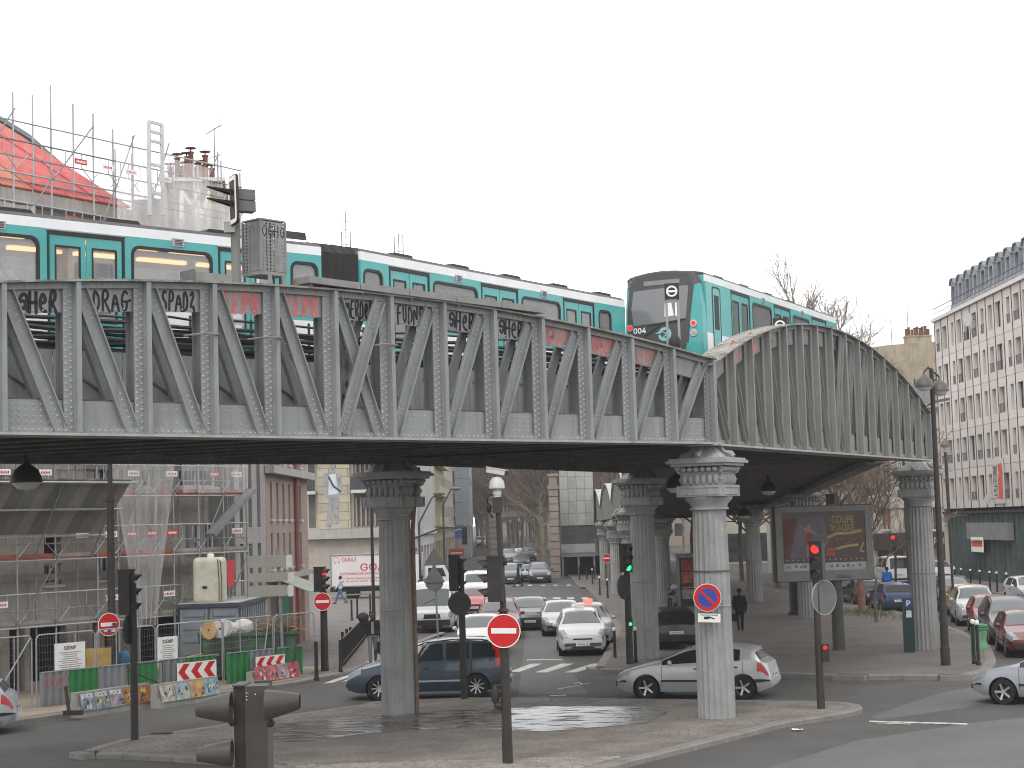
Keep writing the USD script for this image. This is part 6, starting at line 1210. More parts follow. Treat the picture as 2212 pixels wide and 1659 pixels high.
# ================================================================ STREET FURNITURE
post_m = M('post_brown_black', (.035, .03, .027), .55, .25, 3, bump=.1, bscale=20); head_m = M('signal_housing', (.028, .025, .023), .5, .25, 4); hood_m = M('signal_hood', (.03, .026, .024), .5, .25, 4)
lens_off = M('signal_lens_off', (.06, .055, .035), .25, .2, 6); lens_red = M('signal_red', (1.0, .018, .012), .3, .02, emit=1.8); lens_grn = M('signal_green', (.03, 1.0, .3), .3, .02, emit=1.0)
sred = M('road_sign_red', (.5, .012, .014), .45, .07, 5, tint=(.35, .02, .02), tamt=.4, tscale=3); swhite = M('road_sign_white', (.72, .71, .69), .5, .06, 5); sback = M('sign_back_grey', (.12, .12, .115), .6, .15, 3); sbackd = M('sign_back_dark', (.04, .037, .035), .55, .2, 3); sblue = M('road_sign_blue', (.02, .06, .3), .45, .08, 5)
def head(T, o, ang, lit=None, s=1.0, h=1.0):
    """a three-lamp head at o facing the compass angle (0 = towards the camera, positive turns to the right)"""
    n = V(math.sin(ang), -math.cos(ang), 0); F = Fr(o, V(-n[1], n[0], 0), n); w, d = .15 * s, .26 * s; hh = h
    hb = part(T, 'signal_head', MB().fprism(F, sbox(-w, 0, w, hh).buffer(.0), -d, 0), head_m)
    part(hb, 'head_cap', MB().fbox(F, -w - .01, w + .01, hh + .001, hh + .03, -d - .01, .02), head_m)
    for i, c in enumerate(('red', 'amber', 'green')):
        b_ = hh * (.82 - .325 * i); r = .1 * s
        on = lit == c; part(hb, 'lens', MB().disc(F, 0, b_, r, .002, .02, 20), {'red': lens_red, 'green': lens_grn}[c] if on else lens_off)
        t = np.linspace(-.35, math.pi + .35, 16); q0 = [F.p(1.12 * r * math.cos(a), b_ + 1.12 * r * math.sin(a), .0) for a in t]; q1 = [F.p(1.05 * r * math.cos(a), b_ - .02 + 1.05 * r * math.sin(a), .1 + .14 * max(0, math.sin(a))) for a in t]
        part(hb, 'hood', MB().grid([q0, q1]).grid([[p - (p - F.p(0, b_, 0)) * .06 for p in q1], [p - (p - F.p(0, b_, 0)) * .06 for p in q0]]), hood_m)
def no_entry(T, F, r, bar=True, name='sign_disc'):
    d = part(T, name, MB().disc(F, 0, 0, r, -.02, 0, 36), sback); part(d, 'rim', MB().fprism(F, Polygon([(r * math.cos(t), r * math.sin(t)) for t in np.linspace(0, 6.2832, 37)[:-1]]).difference(Polygon([(r * .94 * math.cos(t), r * .94 * math.sin(t)) for t in np.linspace(0, 6.2832, 37)[:-1]])), .001, .008), swhite)
    part(d, 'red_face', MB().disc(F, 0, 0, r * .935, .001, .004, 36), sred); part(d, 'white_bar', MB().fbox(F, -r * .74, r * .74, -r * .15, r * .17, .0045, .007), swhite)
def facing(o, ang=0.0, tilt=0.0):
    n = V(math.sin(ang), -math.cos(ang), 0); u = V(-n[1], n[0], 0); up = unit(V(0, 0, 1) + u * tilt); return Fr(o, np.cross(up, n), n, up)
def pole(T, g, h, r0, r1=None, name='post'): part(T, name, MB().lathe([(r0 * 1.02, -.05), (r0, .16), (r1 or r0 * .9, h), (0, h + .02)], 16, g), post_m)
# -- big signal back in the foreground
Zf = 13.2; q = P(541, 1659, Zf); T = thing('traffic_light', 'traffic light close to the camera seen from the side, grey hoods pointing both ways', 'traffic light', (q[0], q[1], 0), world=True)
fg = M('foreground_housing', (.055, .049, .046), .45, .12, 6); fgd = M('foreground_housing_dark', (.035, .031, .029), .5, .15, 6)
zt_ = P(541, 1482, Zf)[2]; x0, x1 = P(506, 1600, Zf)[0], P(579, 1600, Zf)[0]; xm = P(531, 1600, Zf)[0]; y = q[1]
part(T, 'post', MB().lathe([(.09, .1), (.09, zt_ - .9)], 16, ((x0 + x1) / 2, y + .12, 0)), fgd)
part(T, 'housing', MB().fprism(Fr((x0, y, 0), (1, 0, 0)), sbox(0, zt_ - 1.15, xm - x0 - .002, zt_), -.3, 0), fgd); part(T, 'housing', MB().fprism(Fr((xm, y, 0), (1, 0, 0)), sbox(0, zt_ - 1.15, x1 - xm, zt_ + .0), -.28, .02), fg)
b = MB().fbox(Fr((x0, y, 0), (1, 0, 0)), -.005, xm - x0 + .0, zt_ + .001, zt_ + .012, -.3, .03); b.fbox(Fr((xm, y, 0), (1, 0, 0)), .03, x1 - xm, zt_ + .001, zt_ + .018, -.3, -.25); part(T, 'housing_lid', b, fg)
def bighood(xr, zc, tip, zsz, hole=False):
    s = 1 if tip > xr else -1; rows = []
    for f in np.linspace(0, 1, 9):
        r = zsz * (1 - .5 * f ** 1.2); cz = zc + .02 * f * (1 if hole else -.2) - (0 if hole else .0); rows.append([V(xr + (tip - xr) * f, y - .13 + r * .95 * math.cos(a) + .03, cz + r * math.sin(a)) for a in np.linspace(0, 2 * math.pi, 19)])
    b = MB().grid(rows if s < 0 else rows[::-1]); h = part(T, 'hood', b, fg, smooth=60)
    c = V(xr + (tip - xr) * (.985 if hole else 1), y - .1, rows[-1][0][2]); part(h, 'hood_mouth', MB().add([c + (p - c) * .97 for p in rows[-1][:-1]] + [c], [[i, (i + 1) % 18, 18] for i in range(18)]).add([c + (p - c) * .97 for p in rows[-1][:-1]] + [c], [[(i + 1) % 18, i, 18] for i in range(18)]), M('hood_inside', (.006, .006, .006), .8, .1))
k = 3800 / Zf; zc1 = P(541, 1524, Zf)[2]; zc2 = P(541, 1622, Zf)[2]
bighood(x0 - .001, zc1, P(429, 1518, Zf)[0], .112); bighood(x1 + .001, zc1 + .01, P(651, 1500, Zf)[0], .112, True); bighood(x0 - .001, zc2, P(431, 1612, Zf)[0], .098)
b = MB()
for i, (dx, dz) in enumerate(((.02, -.05), (.02, -.075), (.02, -.1), (.085, -.06))): b.ball((xm + dx - .005, y - .021, zt_ + dz), .005, 1)
part(T, 'screw', b, swhite, kind='stuff'); part(T, 'camera_eye', MB().ball((x1 + .02, y + .0, zc1 - .13), .035, 2), fgd); part(T, 'camera_eye', MB().ball((x0 - .01, y, zc1 - .12), .03, 2), fgd)
# -- left mast on the island, seen from the side
g = G(291, 1597, Z_ISL); T = thing('traffic_light', 'traffic light on the left tip of the island, hoods pointing right', 'traffic light', g, world=True); zt_ = P(291, 1232, g[1])[2]; pole(T, g, zt_ - .3 - g[2], .09)
head(T, V(g[0] - .02, g[1], zt_ - 1.02), math.radians(78), None, 1.05, 1.02); o = P(277, 1360, g[1]); part(T, 'sign_disc', MB().disc(facing(o, math.radians(80)), 0, 0, .34, 0, .025, 30), sbackd)
# -- central pole: no entry disc, signal back, thin mast with a surveillance camera
g = G(1097, 1648, Z_ISL); T = thing('no_entry_sign', 'large red no entry disc on the central brown pole of the island', 'road sign', g, world=True); zd = P(1088, 1362, g[1]); pole(T, g, zd[2] - g[2] + .36, .105, .085); part(T, 'pole_cap', MB().lathe([(.1, 0), (.12, .02), (.08, .06)], 14, (g[0], g[1], zd[2] + .37)), post_m)
Fn = facing(V(zd[0], g[1] - .14, zd[2]), .03, .03); no_entry(T, Fn, .335); part(T, 'sign_bracket', MB().box((g[0], g[1] - .06, zd[2] - .42), (.1, .1, .06)), post_m)
T2 = thing('traffic_light', 'dark traffic light seen from behind above the central no entry disc', 'traffic light', V(g[0], g[1], zd[2] + .43), world=True); mx = P(1084, 1250, g[1]); m_top = P(1074, 1075, g[1])
part(T2, 'mast', MB().tube(V(g[0], g[1], zd[2] + .43), V(m_top[0] + .01, g[1], m_top[2]), .065, 10, .055), post_m)
hz0, hz1 = P(1055, 1300, g[1]), P(1055, 1204, g[1]); head(T2, V(hz0[0] + .03, g[1] + .0, hz0[2]), math.radians(-100), None, 1.1, hz1[2] - hz0[2]); part(T2, 'back_box', MB().box((hz0[0] + .1, g[1] + .05, (hz0[2] + hz1[2]) / 2), (.22, .3, (hz1[2] - hz0[2]) * .97)), head_m)
for px_, py_ in ((1084, 1213),): o = P(px_, py_, g[1]); part(T2, 'hood', MB().lathe([(.1, -.16), (.085, .05), (.07, .1)], 12, o, ax='x', caps=False).lathe([(.0, .04), (.083, .05)], 12, o, ax='x', caps=False), hood_m)
o = P(1070, 1500, g[1]); b = MB().ball(o, .1, 2, (.9, 1, 2.0)).ball(o + V(.06, 0, -.22), .1, 2, (1, 1, .8)).box(o + V(.1, .02, .17), (.25, .06, .05)); T3 = thing('pedestrian_signal', 'small dark pedestrian signal clamped low on the central pole', 'traffic light', o, world=True); part(T3, 'body', b, head_m, smooth=50)
ct = V(m_top[0], g[1], m_top[2]); cmz = thing('surveillance_camera', 'white surveillance camera on top of the thin brown mast', 'camera', ct, world=True); camw = M('camera_white', (.5, .5, .47), .45, .08, 6)
part(cmz, 'mast_box', MB().box(ct + V(.0, 0, -.15), (.19, .17, .32)), post_m); part(cmz, 'neck', MB().lathe([(.07, .0), (.07, .05), (.085, .06), (.085, .14), (.05, .15), (.05, .18)], 14, ct), camw); part(cmz, 'yoke', MB().lathe([(.15, .18), (.16, .2), (.145, .32), (.09, .4), (0, .42)], 16, ct), camw, smooth=40)
bd_ = MB().beam(ct + V(-.19, .02, .56), ct + V(.17, -.03, .485), .11, .1).beam(ct + V(-.2, .02, .62), ct + V(.21, -.04, .54), .13, .018); part(cmz, 'camera_body', bd_, camw); part(cmz, 'lens_hood', MB().beam(ct + V(.172, -.031, .483), ct + V(.23, -.04, .47), .1, .09), head_m); part(cmz, 'cable', MB().path([ct + V(-.1, 0, .08), ct + V(-.2, 0, 0), ct + V(-.19, 0, -.25), ct + V(-.1, 0, -.4)], .02, 6).ball(ct + V(-.17, 0, -.2), .05, 1, (1, 1, 2)), cable_m)
# -- pole with the back of a round sign and a green light, island's rear edge
g = G(1003, 1509, Z_ISL); T = thing('traffic_light', 'traffic light with a green lamp and dark round sign back, beside the blue grey car', 'traffic light', g, world=True); zt_ = P(996, 1200, g[1])[2]; pole(T, g, zt_ - g[2] - .2, .1, .08); zb_ = P(996, 1276, g[1])[2]; o = P(996, 1250, g[1])
head(T, V(o[0] - .05, g[1], zb_), math.radians(82), 'green', 1.0, zt_ - zb_); o = P(993, 1303, g[1]); part(T, 'sign_disc', MB().disc(facing(V(o[0], g[1] - .13, o[2]), 0), 0, 0, .315, 0, .025, 34), sbackd)
# -- right pole with the lit red lamp
g = G(1774, 1530, Z_ISL); T = thing('traffic_light', 'traffic light showing red on the right tip of the island, before the billboard', 'traffic light', g, world=True); zt_ = P(1762, 1171, g[1])[2]; zb_ = P(1762, 1252, g[1])[2]; pole(T, g, zb_ - g[2] + .05, .1, .075); o = P(1760, 1200, g[1])
head(T, V(o[0], g[1] - .1, zb_), math.radians(-24), 'red', 1.08, zt_ - zb_); o = P(1776, 1291, g[1]); dF = facing(V(o[0] + .05, g[1] + .08, o[2]), math.radians(38)); sd = part(T, 'sign_disc', MB().disc(dF, 0, 0, .42, 0, .02, 34), M('sign_back_pale', (.11, .118, .112), .5, .1)); part(sd, 'rim', MB().fprism(dF, Polygon([(.43 * math.cos(t), .43 * math.sin(t)) for t in np.linspace(0, 6.2832, 37)[:-1]]).difference(Polygon([(.421 * math.cos(t), .41 * math.sin(t)) for t in np.linspace(0, 6.2832, 37)[:-1]])), -.01, .03), M('rim_grey', (.33, .33, .32), .5, .1))
o = P(1780, 1410, g[1]); T3 = thing('pedestrian_signal', 'small pedestrian repeater with a red light low on the right pole', 'traffic light', o, world=True); part(T3, 'body', MB().box((o[0] + .02, g[1] - .02, o[2]), (.17, .16, .42)), head_m); part(T3, 'lens', MB().disc(facing(V(o[0] + .02, g[1] - .1, o[2] + .13), -.2), 0, 0, .05, .002, .02, 14), M('repeater_red', (1, .02, .02), .3, .02, emit=.25))
# -- green light by the inner columns
g = G(1361, 1434, .15); T = thing('traffic_light', 'traffic light showing green beside the fluted column, zebra crossing at its foot', 'traffic light', g, world=True); zt_ = P(1355, 1176, g[1])[2]; zb_ = P(1355, 1236, g[1])[2]; pole(T, g, zb_ - g[2] + .05, .12, .1); o = P(1356, 1205, g[1])
head(T, V(o[0], g[1] - .1, zb_), math.radians(28), 'green', 1.08, zt_ - zb_); o = P(1351, 1268, g[1]); part(T, 'sign_disc', MB().disc(facing(V(o[0] - .05, g[1] - .12, o[2]), math.radians(-62)), 0, 0, .4, 0, .025, 30), sbackd)
o = P(1361, 1346, g[1]); b = MB().box((o[0], g[1] - .15, o[2]), (.15, .1, .4)); T3 = thing('pedestrian_signal', 'small green repeater lamp on the green traffic light post', 'traffic light', o, world=True); part(T3, 'body', b, head_m); part(T3, 'lens', MB().disc(facing(V(o[0], g[1] - .2, o[2] - .02), 0), 0, 0, .055, .001, .02, 14), lens_grn)
# -- red light with a no entry disc at the left corner, and the stickered no entry disc on the lamp post
g = G(702, 1449, .13); T = thing('traffic_light', 'red traffic light with a no entry disc below it at the left street corner', 'traffic light', g, world=True); zt_ = P(694, 1226, g[1])[2]; zb_ = P(694, 1278, g[1])[2]; pole(T, g, zb_ - g[2] + .02, .13, .11); o = P(696, 1250, g[1]); head(T, V(o[0] + .05, g[1] - .05, zb_), math.radians(70), 'red', 1.1, zt_ - zb_); o = P(698, 1299, g[1]); no_entry(T, facing(V(o[0], g[1] - .2, o[2]), -.05), .3)
g = G(241, 1512, .13); g = P(239, 1134, 52.0); g = V(g[0], g[1], .13); T = thing('street_lamp', 'tall dark lamp post standing before the scaffolding, stepped at half height', 'street lamp', g, world=True); z1 = P(236, 1085, 52)[2]
part(T, 'lower_post', MB().lathe([(.16, 0), (.16, .9), (.12, 1.0), (.105, z1 - .13), (.13, z1 - .1), (.13, z1)], 14, g), post_m); part(T, 'upper_post', MB().lathe([(.075, z1 + .001), (.06, 9.5), (0, 9.52)], 12, V(g[0], g[1], g[2])), post_m)
o = P(235, 1349, 51.7); ns = thing('no_entry_sign', 'no entry disc plastered with stickers on the left lamp post', 'road sign', o, world=True); Fq = facing(o, math.radians(38)); no_entry(ns, Fq, .34); part(ns, 'sticker', MB().fbox(Fq, -.16, -.04, -.2, -.13, .008, .01).fbox(Fq, .08, .2, -.22, -.12, .008, .01), swhite); part(ns, 'sticker', MB().fbox(Fq, -.03, .05, -.25, -.08, .008, .011), sblue); part(ns, 'bracket', MB().box(o + V(.15, .2, 0), (.1, .4, .08)), post_m)
# -- far small signs and lights
g = G(1310, 1264, .15); T = thing('no_entry_sign', 'small far no entry disc beside the slim columns', 'road sign', g, world=True); o = P(1310, 1206, g[1]); part(T, 'post', MB().tube(g, V(g[0], g[1], o[2] + .3), .05, 8), post_m); no_entry(T, facing(V(o[0], g[1] - .08, o[2]), 0), .34)
g = V(*P(1928, 1134, 100)[:2], .13); T = thing('traffic_light', 'far red traffic light in front of the café fascia', 'traffic light', g, world=True); o = P(1928, 1161, 100); part(T, 'post', MB().tube(g, V(g[0] + .1, g[1], o[2] - .5), .07, 8), post_m); head(T, V(o[0], g[1], o[2] - .85), 0, 'red', 1.1, 1.05)
# -- no parking sign on the pale column
o = V(4.6, 42.0, 0); p_ = P(1528, 1291, 41.35); T = thing('no_parking_sign', 'round blue and red no parking sign strapped to the pale column', 'road sign', p_, world=True); Fp = facing(p_, -.06); r = .325
d = part(T, 'sign_disc', MB().disc(Fp, 0, 0, r, -.02, 0, 36), swhite); part(d, 'red_ring', MB().disc(Fp, 0, 0, r * .96, .001, .004, 36), sred); part(d, 'blue_field', MB().disc(Fp, 0, 0, r * .68, .0045, .007, 36), sblue)
part(d, 'red_slash', MB().stroke(Fp, [(-r * .5, r * .5), (r * .5, -r * .5)], r * .2, .0075, .01), sred); part(T, 'bracket', MB().box(p_ + V(.02, .13, -.05), (.1, .22, .3)), sback)
p2 = P(1532, 1335, 41.35); T = thing('tow_plate', 'small white tow away plate under the no parking sign', 'road sign', p2, world=True); Fp = facing(p2, -.06, .05); d = part(T, 'plate', MB().fbox(Fp, -.26, .26, -.1, .1, -.01, .0), swhite)
part(d, 'tow_symbol', MB().fprism(Fp, Polygon([(-.12, -.03), (-.02, -.03), (.02, .0), (.12, -.03), (.14, -.01), (.0, .04), (-.12, .03)]), .001, .004).text(Fp, -.2, .055, 'ENLEVEMENT DEMANDE', .025, .001, .003, width=.4), blk); part(T, 'bracket', MB().box(p2 + V(0, .12, 0), (.08, .22, .06)), sback)
# -- direction boards seen from behind
T = thing('direction_sign', 'three blank grey direction boards on one post, seen from behind', 'road sign', P(603, 1450, 57), world=True); gg = V(*P(606, 1134, 57)[:2], .13); part(T, 'post', MB().tube(gg, V(gg[0] - .1, gg[1], P(596, 1183, 57)[2]), .06, 10), galv_d); bm_ = M('board_back', (.26, .25, .225), .6, .08, 3); be_ = M('board_end', (.5, .49, .47), .5, .08, 3)
for (x0, x1, y0, y1) in ((536, 631, 1201, 1227), (535, 635, 1239, 1258), (537, 634, 1266, 1290)):
    F = Fr(P(x0, (y0 + y1) / 2, 56.8), (1, .08, 0), None, (.0, 0, 1)); a1, b1 = pl(F, x1, y0); b0 = pl(F, x1, y1)[1]; h = (b1 - b0) / 2
    bp = part(T, 'board', MB().fprism(F, rrect(0, a1 - .2, -h, h, .08), -.12, 0), bm_); part(bp, 'board_end', MB().fprism(F, rrect(a1 - .198, a1, -h - .02, h + .0, .08), -.16, .01), be_)
# -- tall lamp post with two dome lanterns, right
lampm = M('lantern_dome', (.1, .09, .085), .4, .2, 3); lglass = M('lantern_glass', (.5, .49, .46), .2, .1, 3)
def lantern(T, o, r, name='lantern', fr=lampm):
    l = part(T, name, MB().lathe([(.03, r * 1.45), (.05, r * 1.1), (r * .35, r * .98), (r * .75, r * .66), (r * .97, r * .2), (r, .02), (r * 1.03, 0), (r * 1.03, -.05), (r * .9, -.06)], 24, o, caps=False), fr, smooth=45); part(l, 'glass', MB().lathe([(r * .9, -.055), (r * .86, -r * .25), (r * .6, -r * .55), (0, -r * .68)], 20, o, caps=False), lglass, smooth=60)
g = G(2043, 1437, .15); T = thing('street_lamp', 'tall brown lamp post with two dome lanterns on the right pavement', 'street lamp', g, world=True); ztp = P(2012, 797, g[1])[2]; zs = P(2030, 1200, g[1])[2]
part(T, 'post', MB().lathe([(.15, 0), (.15, .5), (.13, .6), (.1, zs - g[2]), (.065, ztp - g[2]), (0, ztp - g[2] + .05)], 14, g), post_m)
for px_, py_, s in ((1997, 832, -1), (2030, 842, 1)):
    o = P(px_, py_, g[1] + s * .25); lantern(T, o, .28); part(T, 'arm', MB().path([V(g[0], g[1], ztp - .1), V(g[0] + (o[0] - g[0]) * .5, o[1], o[2] + .55), o + V(0, 0, .4)], .03, 6), post_m)
g = V(*P(2052, 1134, 78)[:2], .13); T = thing('street_lamp', 'small globe lamp beyond the tall post, before the white block', 'street lamp', g, world=True); o = P(2041, 962, 78); part(T, 'post', MB().tube(g, V(o[0] + .0, g[1], o[2] - .3), .06, 8), post_m); lantern(T, V(o[0], g[1], o[2]), .2)
g = V(*P(1958, 1134, 92)[:2], .13); T = thing('street_lamp', 'slim bracket lamp arching out behind the fluted right column', 'street lamp', g, world=True); o = P(2046, 862, 92); o2 = P(1985, 885, 92); part(T, 'post', MB().path([g, V(g[0], g[1], o2[2] - 1.5), V(o2[0], g[1], o2[2]), V(o[0] - .6, g[1], o[2] - .1)], [.09, .07, .05, .045], 8), post_m); part(T, 'lamp_head', MB().beam(V(o[0] - .65, g[1], o[2] - .12), V(o[0] + .1, g[1], o[2]), .3, .14), lampm)
# -- lamps hanging under the viaduct
for i, (x, y, Yd, r, lb) in enumerate(((57, 1037, 37.5, .33, 'black dome lamp hanging under the near span at the left'), (1660, 1058, 70, .33, 'dome lamp hanging under the curved span, right of the pale column'), (1608, 1112, 92, .33, 'far dome lamp under the curved span'), (1462, 1050, 52, .33, 'dome lamp half hidden behind the pale column'))):
    o = P(x, y, Yd); T = thing('hanging_lamp', lb, 'lamp', o, world=True, group=None); lantern(T, o, r, 'shade', M('hanging_lamp_black', (.02, .02, .02), .5, .2)); part(T, 'hanger', MB().tube(o + V(0, 0, r * 1.4), V(o[0], o[1], 6.93), .025, 6).tube(o + V(0, 0, r * 1.3), o + V(0, 0, r * 1.75), .05, 8), post_m)
# -- arching arm lamps of the boulevard, left
GL = 'arm lamps over the left pavement of the boulevard'
for i, (bx, Yd, tx, ty, hx, hy) in enumerate(((905, 118, 912, 1130, 948, 1066), (958, 140, 958, 1092, 985, 1056), (860, 95, 883, 1175, 1003, 1140), (803, 84, 803, 1100, 868, 1018))):
    g = V(*P(bx, 1134, Yd)[:2], gz(Yd) + .13); a, h = P(tx, ty, Yd), P(hx, hy, Yd); T = thing('street_lamp', ('arm lamp in front of the white pilastered building', 'arm lamp in front of the yellow building', 'long curved mast arm reaching right from behind the left column', 'black post with a drooping lamp before the cream balconies')[i], 'street lamp', g, world=True)
    m_ = (a * .4 + h * .6) + V(0, 0, .5 if i != 2 else .35); part(T, 'post', MB().path([g, V(g[0], g[1], a[2]), m_, h], [.09, .07, .05, .04], 7), post_m)
    if i != 2: part(T, 'lamp_head', MB().ball(h, .28, 2, (1.5, 1, .5)), lampm, smooth=60)
    else: head(T, V(h[0], h[1] - .1, h[2] - .9), 0, None, .9, .9)
# -- railway signal, perforated cabinet and sign boards on the girder
def ong(t, off=0.0): return F1.p((t + 3) * L1, zt1((t + 3) * L1) + .036, off)
o = ong(2.62, -.25); T = thing('railway_signal', 'black railway signal with two long hoods standing on the girder', 'signal', o, world=True); Zr = o[1]
part(T, 'post', MB().tube(o, V(o[0], o[1], P(517, 470, Zr)[2]), .09, 10), M('signal_post_grey', (.17, .165, .155), .6, .15, 3)); oc = P(502, 432, Zr - .3); Fs_ = facing(oc, math.radians(-62), -.04); hgt = .5
bdp = part(T, 'back_board', MB().fprism(Fs_, rrect(-.24, .24, -.47, .47, .1), -.05, 0), head_m); part(bdp, 'white_border', MB().fprism(Fs_, rrect(-.22, .22, -.45, .45, .07).difference(sbox(-.145, -.37, .145, .37)), .001, .006), swhite)
for z in (.1, -.12):
    rows = [[Fs_.p(.085 * (1 - .75 * f) * math.cos(a), z + .02 - .0 * f + .085 * (1 - .75 * f) * math.sin(a) + .1 * f, .01 + .48 * f) for a in np.linspace(-.2, math.pi + .2, 12)] for f in np.linspace(0, 1, 7)]
    part(T, 'hood', MB().grid(rows).grid([r[::-1] for r in rows]), head_m, smooth=50); bx_ = MB().fbox(Fs_, -.11, .11, z - .1, z + .1, -.42, -.052); part(T, 'lamp_box', bx_, M('lamp_box_grey', (.12, .12, .125), .5, .15, 4))
part(T, 'relay_box', MB().box(P(497, 492, Zr - .1), (.2, .2, .2)), M('relay_grey', (.3, .3, .28), .6, .15, 4))
perf = usdkit.material(stage, '/World/Looks/perforated_steel', {'g': ('texture_coordinate', {}), 'v': ('voronoi_texture', {'scale': 15.0, 'randomness': 0.0}), 'lt': ('math', {'math_type': 'less_than', 'value2': .33}), 'n': ('noise_texture', {'scale': 3.0, 'detail': 4.0}), 'r': ('rgb_ramp', {'ramp': [(.35, (.17, .17, .165)), (.65, (.25, .25, .24))]}), 'p': ('principled_bsdf', {'roughness': .55}), 't': ('transparent_bsdf', {}), 'm': ('mix_closure', {}), 'ge': ('geometry', {})},
                       [('ge.position', 'v.vector'), ('ge.position', 'n.vector'), ('n.fac', 'r.fac'), ('r.color', 'p.base_color'), ('v.distance', 'lt.value1'), ('lt.value', 'm.fac'), ('p.BSDF', 'm.closure1'), ('t.BSDF', 'm.closure2')], surface='m.closure')
o = ong(3.25, -.1); T = thing('equipment_cabinet', 'perforated grey steel cabinet with a black scrawl, on legs above the girder', 'cabinet', o, world=True); Zc = o[1] - .15; bl, br_, fc = P(525, 588, Zc + .1), P(618, 592, Zc + .25), P(564, 596, Zc - .25); zt_ = P(564, 478, Zc)[2]; zb_ = P(564, 590, Zc)[2]
p0_, p1_, p2_ = V(bl[0], bl[1]), V(fc[0], fc[1]), V(br_[0], br_[1]); p3_ = p0_ + p2_ - p1_
for a, b_ in ((p0_, p1_), (p1_, p2_), (p2_, p3_), (p3_, p0_)): d_ = unit(b_ - a); Fc_ = Fr((*a, zb_), (*d_, 0)); part(T, 'perforated_panel', MB().fbox(Fc_, .012, np.linalg.norm(b_ - a) - .012, .03, zt_ - zb_ - .02, -.008, 0), perf)
fm_ = M('cabinet_frame', (.22, .22, .21), .55, .12, 4)
for a in (p0_, p1_, p2_, p3_): part(T, 'corner_post', MB().box((*a, (zb_ + zt_) / 2), (.03, .03, zt_ - zb_), .5), fm_)
part(T, 'top_plate', MB().hexa([(*p, zt_ + .001) for p in (p0_, p1_, p2_, p3_)] + [(*p, zt_ + .03) for p in (p0_, p1_, p2_, p3_)]), fm_); part(T, 'base_plate', MB().hexa([(*p, zb_ - .05) for p in (p0_, p1_, p2_, p3_)] + [(*p, zb_ + .02) for p in (p0_, p1_, p2_, p3_)]), fm_)
for f_ in (.35, .92): q = p1_ + (p2_ - p1_) * f_; part(T, 'leg', MB().box((*q, (zb_ - .051 + o[2] - .05) / 2), (.07, .07, zb_ - .051 - o[2] + .1)), fm_)
part(T, 'inner_box', MB().box((*((p0_ + p2_) / 2), (zb_ + zt_) / 2 - .15), (.28, .25, (zt_ - zb_) * .5), .5), M('inner_box_grey', (.16, .16, .155), .6, .2, 2))
graffiti(T, Fr((*p1_, zb_), (*unit(p2_ - p1_), 0)), .05, (zt_ - zb_) * .7, 'OGHO', .2, np.linalg.norm(p2_ - p1_) * .95, .016, gblack, .003)
# cable trough along the girder's top and small plate box
T = thing('cable_trough', 'long grey perforated cable trough along the top of the tagged girder', 'cable trough', ong(4, .2), world=True); a0, a1 = (3.55 + 3) * L1, (8.05 + 3) * L1
for i in range(5):
    s0, s1 = a0 + (a1 - a0) * i / 5, a0 + (a1 - a0) * (i + 1) / 5 - .02; z0, z1 = zt1(a0) + .1 + (zt1(a1) - zt1(a0)) * (i / 5) ** 1.0, zt1(a0) + .1 + (zt1(a1) - zt1(a0)) * ((i + 1) / 5)
    part(T, 'trough', MB().fprism(F1, Polygon([(s0, z0), (s1, z1), (s1, z1 + .13), (s0, z0 + .13)]), -.25, .3), fm_)
    part(T, 'bracket', MB().fbox(F1, s0 + .1, s0 + .16, z0 - .08, z0 - .002, -.2, .2), fm_)
T = thing('junction_box', 'low grey box on the girder left of the signal post', 'box', ong(1.8), world=True); a = pl(F1, 408, 600)[0]; part(T, 'box', MB().fbox(F1, a + .08, a + .85, zt1(a) + .04, zt1(a) + .22, -.3, .1), fm_); part(T, 'end_plate', MB().fbox(F1, a, a + .07, zt1(a) + .04, zt1(a) + .26, -.3, .12), sback)
def railsign(px, py, o, lb, hs, legs=True):
    T = thing('railway_sign', lb, 'railway sign', o, world=True); c = P(px, py, o[1]); F = facing(c, -.1); b = part(T, 'board', MB().fbox(F, -hs, hs, -hs * 1.12, hs * 1.12, -.03, 0), head_m)
    rg = Polygon([(hs * .78 * math.cos(t), hs * .78 * math.sin(t)) for t in np.linspace(0, 6.28, 30)]); part(b, 'white_ring', MB().fprism(F, unary_union([rg.difference(rg.buffer(-hs * .24)), sbox(-hs * .78, -hs * .15, hs * .78, hs * .15).intersection(rg)]), .001, .005), swhite)
    if legs:
        for s in (-.8, .8): part(T, 'leg', MB().tube(V(*F.p(s * hs, 0, -.05)[:2], o[2] - .15), F.p(s * hs, hs * 1.15, -.05), .03, 8), M('sign_leg', (.28, .27, .25), .5, .15))
    return T
T = railsign(1451, 629, ong(10.95, -.7), 'square black railway sign with a white barred ring, in front of the numbered train', .17); o = ong(10.95, -.6); part(T, 'dark_bag', MB().ball(P(1458, 742, o[1]), .18, 2, (.8, .8, 1.2)), trim_m, smooth=60)
railsign(1685, 703, V(*(GB + d2 * 5.6 - N2 * .6), 9.6), 'second black ring sign peeping over the arched girder', .18)
